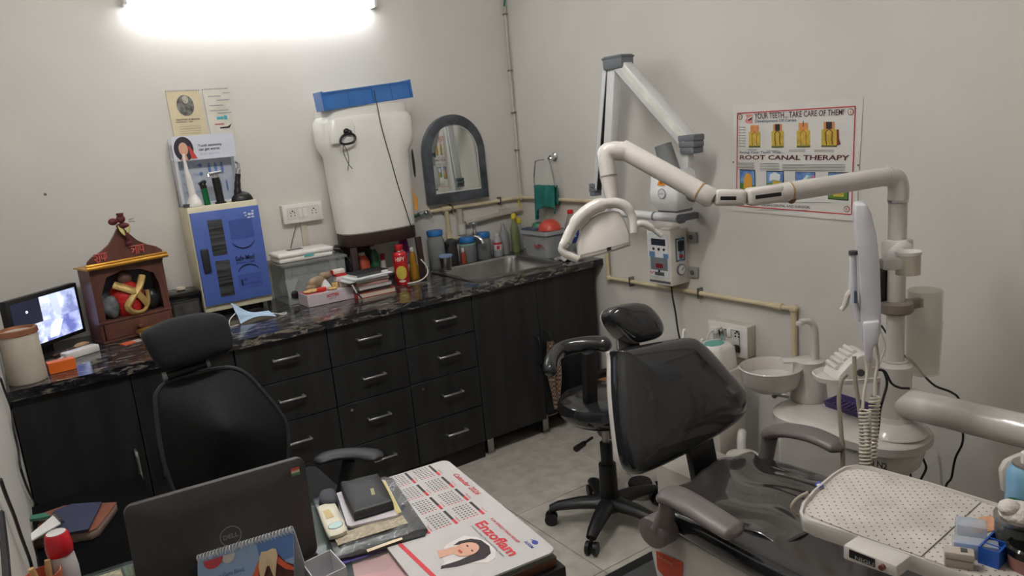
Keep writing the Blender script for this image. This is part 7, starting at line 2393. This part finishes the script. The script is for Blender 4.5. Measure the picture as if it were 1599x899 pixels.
pl = [lp(p.x, p.y) for p in rloop(0, LW, 0, LH_, .016, 0, 5)]
LID = M('laptop_grey', (62, 58, 57), .45, var=.05, nscale=60)
m = MB()
cL = sum(pl, Vector()) / len(pl)
m.loft([[p - ln * .010 for p in pl], pl, [cL + (p - cL) * .985 + ln * .0015 for p in pl], [cL + (p - cL) * .4 + ln * .002 for p in pl]])
m.build('lid', LID, t, ang=50)
MB().prism([lp(p.x, p.y, -.0105) for p in rloop(.008, LW - .008, .01, LH_ - .008, .008, 0, 3)], -ln * .001).build('screen', BLACKG, t)
lc2 = lp(LW * .515, LH_ * .46, .0022)
m = MB()
ri = disc(lc2, lx, ly, 0, 0, .0175, n=32)
ro = disc(lc2, lx, ly, 0, 0, .0195, n=32)
m.add([p + ln * .0006 for p in ri + ro], [(i, (i + 1) % 32, 32 + (i + 1) % 32, 32 + i) for i in range(32)])
m.build('emblem_ring', M('emblem_grey', (128, 124, 124), .4, metal=.2), t)
m = MB()
put_text(m, 'DELL', lp(LW * .515 - .0135, LH_ * .46 - .0045, .0024), lx, ly, .027, .009, .0004 if lx.cross(ly).y < 0 else -.0008, bold=.03)
m.build('emblem_letters', M('emblem_grey', (104, 100, 100), .35, metal=.5), t)
for k, c_ in enumerate(((206, 92, 60), (206, 190, 170), (70, 130, 84))):
    MB().prism([lp(LW * .935 + a, LH_ * .905 - .005 * k + b, .0022) for a, b in ((-.008, -.0025), (.008, -.0025), (.008, .0025), (-.008, .0025))], ln * .0005).build('flag_sticker', M('flag_%d' % k, c_, .5), t)
hb_ = LO.copy()
bx_ = Vector((lx.x, lx.y, 0)).normalized()
by_ = Vector((-bx_.y, bx_.x, 0))
b0 = Vector((LO.x, LO.y, .7575))
MB().prism([b0 + bx_ * .0 + by_ * .0, b0 + bx_ * LW, b0 + bx_ * LW + by_ * .215, b0 + by_ * .215], (0, 0, .015)).build('base', LID, t, bev=.004)
MB().prism([b0 + bx_ * .03 + by_ * .03 + Z * .0152, b0 + bx_ * (LW - .03) + by_ * .03 + Z * .0152, b0 + bx_ * (LW - .03) + by_ * .12 + Z * .0152, b0 + bx_ * .03 + by_ * .12 + Z * .0152], (0, 0, .001)).build('keyboard', BLACK, t)
MB().cyl(lp(.03, .0, -.006), lp(LW - .03, .0, -.006), .006, n=10).build('hinge', BLACK, t)

# tooth calendar
t = thing('tooth_calendar', 'spiral desk calendar picturing a tooth as a volcano before the laptop', 'calendar', (-2.22, -2.28, .757))
CT = Vector((-2.292, -2.170, 0.862))
CR = Vector((-2.152, -2.298, 0.918))
cxv = (CR - CT)
CWd = cxv.length
cxv.normalize()
hz_ = Vector((cxv.y, -cxv.x, 0)).normalized()      # towards the camera
if hz_.y > 0:
    hz_ = -hz_
drop = CT.z - .758
cdn = (Vector((0, 0, -1)) * drop + hz_ * (drop * .30)).normalized()
Lc = drop / -cdn.z
cn_ = cxv.cross(-cdn).normalized()
if cn_.y > 0:
    cn_ = -cn_


def cp2(a, b, c=0.0):
    """a along the top from the left, b down the page"""
    return CT + cxv * a + cdn * b + cn_ * c


MB().prism([cp2(0, .006), cp2(CWd, .006), cp2(CWd, Lc * .97), cp2(0, Lc * .97)], -cn_ * .0015).build('page', M('cal_sky_blue', (150, 176, 214), .45, var=.04, nscale=5), t)
MB().prism([cp2(0, .006, -.003), cp2(CWd, .006, -.003), Vector((CR.x, CR.y, .758)) - hz_ * drop * .35, Vector((CT.x, CT.y, .758)) - hz_ * drop * .35], -cn_ * .0015).build('back_leaf', PAPER, t)
MB().prism([cp2(CWd * .62, .008, .0002), cp2(CWd, .008, .0002), cp2(CWd, .05, .0002), cp2(CWd * .8, .052, .0002), cp2(CWd * .66, .04, .0002)], cn_ * .0003).build('deep_sky', M('cal_deep_blue', (96, 134, 196), .45), t)
m = MB()
k = 0
while k * .0068 < CWd - .004:
    c = cp2(k * .0068 + .004, .004)
    m.lathe([(.0068, -.0009), (.0068, .0009), (.0056, .0009), (.0056, -.0009), (.0068, -.0009)], c, cxv, n=10)
    k += 1
m.build('spiral_binding', M('spiral_white', (196, 200, 204), .35, metal=.3), t)['kind'] = 'stuff'
vol = [(.42, 1.0), (.50, .80), (.60, .52), (.655, .33), (.70, .27), (.80, .27), (.85, .36), (.92, .52), (1.0, .60), (1.0, 1.0)]
HH = .098
MB().prism([cp2(CWd * a, HH * b + .004, .0006) for a, b in vol], cn_ * .0003).build('volcano', M('cal_volcano', (92, 48, 44), .6, nscale=40, var=.3), t)
lav = [(.50, .86), (.58, .58), (.64, .38), (.66, .42), (.64, .66), (.56, .9)]
MB().prism([cp2(CWd * a, HH * b + .004, .001) for a, b in lav], cn_ * .0003).build('lava', M('cal_lava', (222, 96, 62), .5), t)
lav = [(.84, .38), (.93, .55), (1.0, .64), (1.0, .70), (.92, .64), (.85, .52), (.80, .44)]
MB().prism([cp2(CWd * a, HH * b + .004, .001) for a, b in lav], cn_ * .0003).build('lava', M('cal_lava', (222, 96, 62), .5), t)
th_ = [(.66, .30), (.68, .22), (.74, .235), (.79, .21), (.83, .25), (.845, .36), (.83, .55), (.815, .78), (.79, .66), (.76, .50), (.735, .50), (.71, .62), (.685, .84), (.665, .66), (.65, .46)]
MB().prism([cp2(CWd * a, HH * b + .004, .0014) for a, b in th_], cn_ * .002).build('tooth_shape', M('cal_tooth', (222, 196, 160), .5), t, bev=.0006)
hcirc = [cp2(CWd * .17 + .021 * math.cos(PI * k / 14), .0125 + .017 * math.sin(PI * k / 14), .0006) for k in range(15)]
MB().prism(hcirc, cn_ * .0003).build('red_half_disc', M('cal_red', (206, 74, 84), .5), t)
hcirc = [cp2(CWd * .33 + .014 * math.cos(PI * k / 14), .0125 + .015 * math.sin(PI * k / 14), .0005) for k in range(15)]
MB().prism(hcirc, cn_ * .0003).build('pale_half_disc', M('cal_pale', (214, 206, 200), .5), t)
m = MB()
put_text(m, 'Do your Gums Bleed,', cp2(CWd * .10, .052, .0005), cxv, -cdn, CWd * .40, .0105, .0006, bold=.01)
m.build('lettering', M('cal_text_blue', (84, 104, 156), .5), t)
# leaflet
t = thing('leaflet', 'white leaflet with orange and red header stripes beside the calendar', 'leaflet', (-2.344, -2.005, 0.757))
lq = [Vector(p) for p in [(-2.367, -1.949, 0.757), (-2.286, -1.963, 0.757), (-2.294, -2.051, 0.757), (-2.370, -2.037, 0.757)]]
MB().prism([p + (p - lq[1]) * 0 for p in lq], (0, 0, .0015)).build('sheet', PAPER, t)
la = lq[1] - lq[0]
lb = lq[3] - lq[0]
for (a0_, a1_, b0_, b1_, c_) in ((0, .35, .0, .16, (70, 150, 110)), (.3, .66, .0, .16, (226, 150, 70)), (.62, 1.0, .0, .14, (210, 84, 90)), (.30, .60, .24, .32, (226, 150, 70)), (.58, .92, .22, .32, (206, 80, 70))):
    MB().prism([lq[0] + la * a + lb * b + Z * .0016 for a, b in ((a0_, b0_), (a0_, b1_), (a1_, b1_), (a1_, b0_))], (0, 0, .0004)).build('stripe', M('leaf_%d_%d' % (c_[0], c_[2]), c_, .5), t)
# bottle with red cap and orange cup
rb = Vector((-2.492, -1.923, 0.880))
rb.z = .757
t = thing('red_cap_bottle', 'white bottle with a big red cap at the desk corner by the wall', 'bottle', rb)
MB().lathe([(.020, 0), (.0235, .005), (.0245, .05), (.022, .078), (.0205, .083)], rb, n=28).build('body', M('bottle_white', (214, 206, 208), .35, var=.02), t)
MB().lathe([(.0215, .083), (.0225, .085), (.0235, .100), (.0225, .106), (.0205, .122), (.0180, .126)], rb, n=28).build('cap', M('cap_scarlet', (214, 32, 48), .3, coat=.3), t)
MB().lathe([(.0165, .1262), (.0165, .1275), (.001, .128)], rb, n=24).build('cap_top', M('cap_white', (214, 208, 206), .4), t)
oc = Vector((-2.526, -1.952, 0.830))
oc.z = .757
t = thing('orange_cup', 'orange printed cup holding wooden sticks in the lower left corner', 'cup', oc)
MB().lathe([(.026, 0), (.030, .07), (.0285, .07), (.025, .004)], oc, n=28).build('cup', M('cup_orange', (206, 108, 84), .5, nscale=50, var=.1), t)
for a, b in ((.006, .004), (-.008, -.002)):
    MB().tube([oc + Vector((a, b, .006)), oc + Vector((a * 1.6, b * 2, .07)), oc + Vector((a * 1.9, b * 2.4, .088))], [.0045, .006, .005], 10).build('stick', M('stick_wood', (206, 168, 118), .5), t)

# low rack with books by the left wall
t = thing('side_rack', 'low black rack between the desk and the left wall cabinets', 'rack', (-2.42, -1.35, 0))
MB().bx(-2.552, -2.25, -1.78, -.95, .545, .575).build('top', M('rack_black', (12, 12, 13), .95, spec=.08), t, bev=.002)
for y_ in (-1.765, -.965):
    MB().bx(-2.55, -2.255, y_ - .012, y_ + .012, 0, .545).build('side_panel', LAMD, t)
MB().bx(-2.55, -2.255, -1.75, -.98, .25, .27).build('shelf', LAMD, t)


def slab(name, q, z0, z1, mat, label, cat, cover=None, group=None):
    q = [Vector((p[0], p[1], z0)) for p in q]
    t = thing(name, label, cat, sum(q, Vector()) / len(q), group=group)
    MB().prism([p + Z * .001 for p in q], (0, 0, z1 - z0 - .0025)).build('pages', mat, t, bev=.0008, seg=1)
    c = sum(q, Vector()) / len(q)
    if cover:
        MB().prism([c + (p - c) * 1.01 + Z * (z1 - z0 - .0014) for p in q], (0, 0, .0014)).build('cover', cover, t)
    return t


slab('file_book', [(-2.554, -1.262, 0.605), (-2.427, -1.321, 0.605), (-2.408, -1.312, 0.605), (-2.346, -1.182, 0.605), (-2.471, -1.088, 0.605), (-2.526, -1.096, 0.605)], .5755, .603, M('file_pages', (150, 128, 116), .7), 'large brown file on the low rack by the left wall', 'book', M('file_brown', (122, 70, 50), .5, var=.15))
slab('blue_book', [(-2.496, -1.297, 0.615), (-2.430, -1.323, 0.615), (-2.381, -1.169, 0.615), (-2.452, -1.116, 0.615), (-2.497, -1.128, 0.615)], .6035, .612, M('blue_pages', (70, 72, 84), .7), 'dark blue book lying on the brown file', 'book', M('book_navy', (50, 56, 84), .55))
slab('green_book', [(-2.556, -1.159, 0.615), (-2.534, -1.171, 0.615), (-2.506, -1.178, 0.615), (-2.520, -1.145, 0.615), (-2.553, -1.133, 0.615)], .6125, .622, M('green_pages', (70, 120, 104), .7), 'sliver of a green book against the left wall', 'book', M('book_green', (64, 124, 104), .5))
nb = slab('white_notebook', [(-2.556, -1.317, 0.630), (-2.559, -1.277, 0.630), (-2.498, -1.193, 0.630), (-2.484, -1.235, 0.630), (-2.483, -1.264, 0.630)], .6225, .630, PAPER, 'white spiral notebook leaning on the blue book', 'notebook')
m = MB()
na, nb2 = Vector((-2.498, -1.194, 0.632)), Vector((-2.483, -1.273, 0.632))
for k in range(6):
    m.lathe([(.005, -.0008), (.005, .0008)], na.lerp(nb2, k / 5), nb2 - na, n=8)
m.build('spiral_binding', DARKSTEEL, nb)['kind'] = 'stuff'
# cables on the left wall
tag(MB().tube(sp([(-2.548, -1.050, 1.004), (-2.548, -0.955, 0.939), (-2.548, -0.796, 0.841), (-2.548, -0.984, 0.837), (-2.548, -1.020, 0.784), (-2.548, -1.161, 0.773), (-2.548, -1.013, 0.652), (-2.548, -0.635, 0.464)] + [(-2.535, -0.223, 0.257), (-2.535, -0.048, 0.123)]), .0032, 6).build('wall_cable', BLACK), 'upper thin black cable running down the left wall to the books', 'cable')
tag(MB().tube(sp([(-2.546, -2.084, 1.071), (-2.546, -2.042, 1.024), (-2.546, -1.967, 0.958), (-2.546, -1.907, 0.887), (-2.546, -1.826, 0.807), (-2.546, -1.819, 0.771)]), .003, 6).build('wall_cable', BLACK), 'lower thin black cable on the left wall ending behind the desk', 'cable')
tag(MB().tube(sp([(-2.545, -2.271, 1.086), (-2.545, -2.316, 1.075), (-2.545, -2.366, 1.064), (-2.545, -2.433, 1.059)]), .005, 6).build('wall_cable', BLACK), 'thick black cable at the lowest left edge of the wall', 'cable')

# ================================================================= OFFICE CHAIR
t = thing('office_chair', 'black mesh office chair with headrest behind the laptop', 'chair', (-2.0, -1.45, 0))
YB = -1.17
CBk = resample([(-2.193, -1.171, 0.861), (-2.180, -1.166, 0.892), (-2.150, -1.163, 0.911), (-2.080, -1.163, 0.916), (-1.997, -1.163, 0.913), (-1.958, -1.165, 0.903), (-1.925, -1.169, 0.874), (-1.889, -1.178, 0.814), (-1.854, -1.189, 0.742), (-1.838, -1.197, 0.689), (-1.847, -1.208, 0.614), (-1.871, -1.218, 0.547), (-1.941, -1.232, 0.456), (-2.120, -1.234, 0.440), (-2.183, -1.219, 0.543), (-2.203, -1.203, 0.648), (-2.204, -1.188, 0.745)], 85)
cK = sum(CBk, Vector()) / len(CBk)
cbn = Vector((0, -1, .15)).normalized()
m = MB()
m.tube([p for p in CBk] + [CBk[0], CBk[1]], .007, 8, cap=False)
m.build('back_frame', M('chair_frame', (44, 44, 46), .5), t, ang=180)
m = MB()
m.loft([[cK + (p - cK) * .99 + cbn * .004 for p in CBk], [cK + (p - cK) * .6 + cbn * -.012 for p in CBk], [cK + (p - cK) * .25 + cbn * -.018 for p in CBk]])
m.build('back_mesh', MESH, t, ang=180)
hq = resample([(-2.194, -1.173, 1.065), (-2.167, -1.172, 1.082), (-2.102, -1.170, 1.096), (-2.019, -1.171, 1.094), (-1.973, -1.172, 1.082), (-1.953, -1.174, 1.058), (-1.950, -1.180, 1.001), (-1.960, -1.183, 0.968), (-2.013, -1.184, 0.957), (-2.094, -1.185, 0.949), (-2.147, -1.185, 0.951), (-2.173, -1.182, 0.977), (-2.188, -1.178, 1.025)], 52)
cushion('headrest', hq, (0, -1, .1), .05, FABRIC, t)
k0, k1 = Vector((-2.154, -1.167, 0.929)), Vector((-2.033, -1.166, 0.939))
MB().cyl(k0, k1, .012, n=14).build('headrest_bar', BLACK, t)
for p_, d_ in ((k0, (k0 - k1).normalized()), (k1, (k1 - k0).normalized())):
    MB().cyl(p_ - d_ * .004, p_ + d_ * .006, .014, n=16).build('bar_cap', GREY, t)
kc_ = (k0 + k1) / 2
MB().bar(kc_ + Vector((0, .02, .06)), kc_ + Vector((0, .03, -.10)), .05, .016, X).build('headrest_stem', BLACK, t, bev=.003)
MB().box((-1.98, -1.38, .485), (.46, .44, .07)).build('seat', FABRIC, t, bev=.03, seg=3)
MB().bar((-2.0, -1.16, .44), (-2.0, -1.10, .75), .07, .02, X).build('back_bracket', BLACK, t, bev=.004)
sxc, syc = -1.98, -1.36
MB().cyl((sxc, syc, .10), (sxc, syc, .30), .028).cyl((sxc, syc, .30), (sxc, syc, .45), .015).build('column', BLACK, t)
for k in range(5):
    a = math.radians(72 * k + 20)
    d = Vector((math.cos(a), math.sin(a), 0))
    c = Vector((sxc, syc, 0))
    MB().tube([c + d * .02 + Z * .10, c + d * .15 + Z * .09, c + d * .27 + Z * .07], [.024, .02, .014], 10).build('leg', BLACK, t)
    s_ = d.cross(Z)
    MB().cyl(c + d * .27 + Z * .027 - s_ * .02, c + d * .27 + Z * .027 + s_ * .02, .026, n=16).cyl(c + d * .27 + Z * .03, c + d * .27 + Z * .07, .007, n=8).build('caster', BLACK, t)
for side in (1, -1):
    ax = [Vector(p) for p in [(-1.849, -1.488, 0.660), (-1.803, -1.474, 0.660), (-1.753, -1.500, 0.660), (-1.713, -1.547, 0.660), (-1.703, -1.600, 0.660)]]
    if side < 0:
        ax = [Vector((2 * sxc - p.x - .02, p.y, p.z)) for p in ax]
    q = sp(ax, 5)
    rad = [.022 * max(.45, min(1, math.sin(PI * min(1, (i + 1.5) / 5) / 2), math.sin(PI * min(1, (len(q) - i + .5) / 5) / 2))) for i in range(len(q))]
    MB().tube(q, rad, 14, sx=1.5, sy=.55, side=(.5, .8, 0)).build('armrest', M('armrest_black', (46, 46, 49), .45), t, ang=180)
    am = ax[2] - Z * .012
    MB().bar(am, Vector((am.x + (.04 if side < 0 else -.04), am.y + .06, .46)), .045, .022, Y).build('armrest_post', BLACK, t, bev=.004)
    MB().bar(Vector((am.x + (.04 if side < 0 else -.04), am.y + .06, .46)), Vector((sxc, am.y + .08, .445)), .03, .014).build('armrest_bracket', BLACK, t)
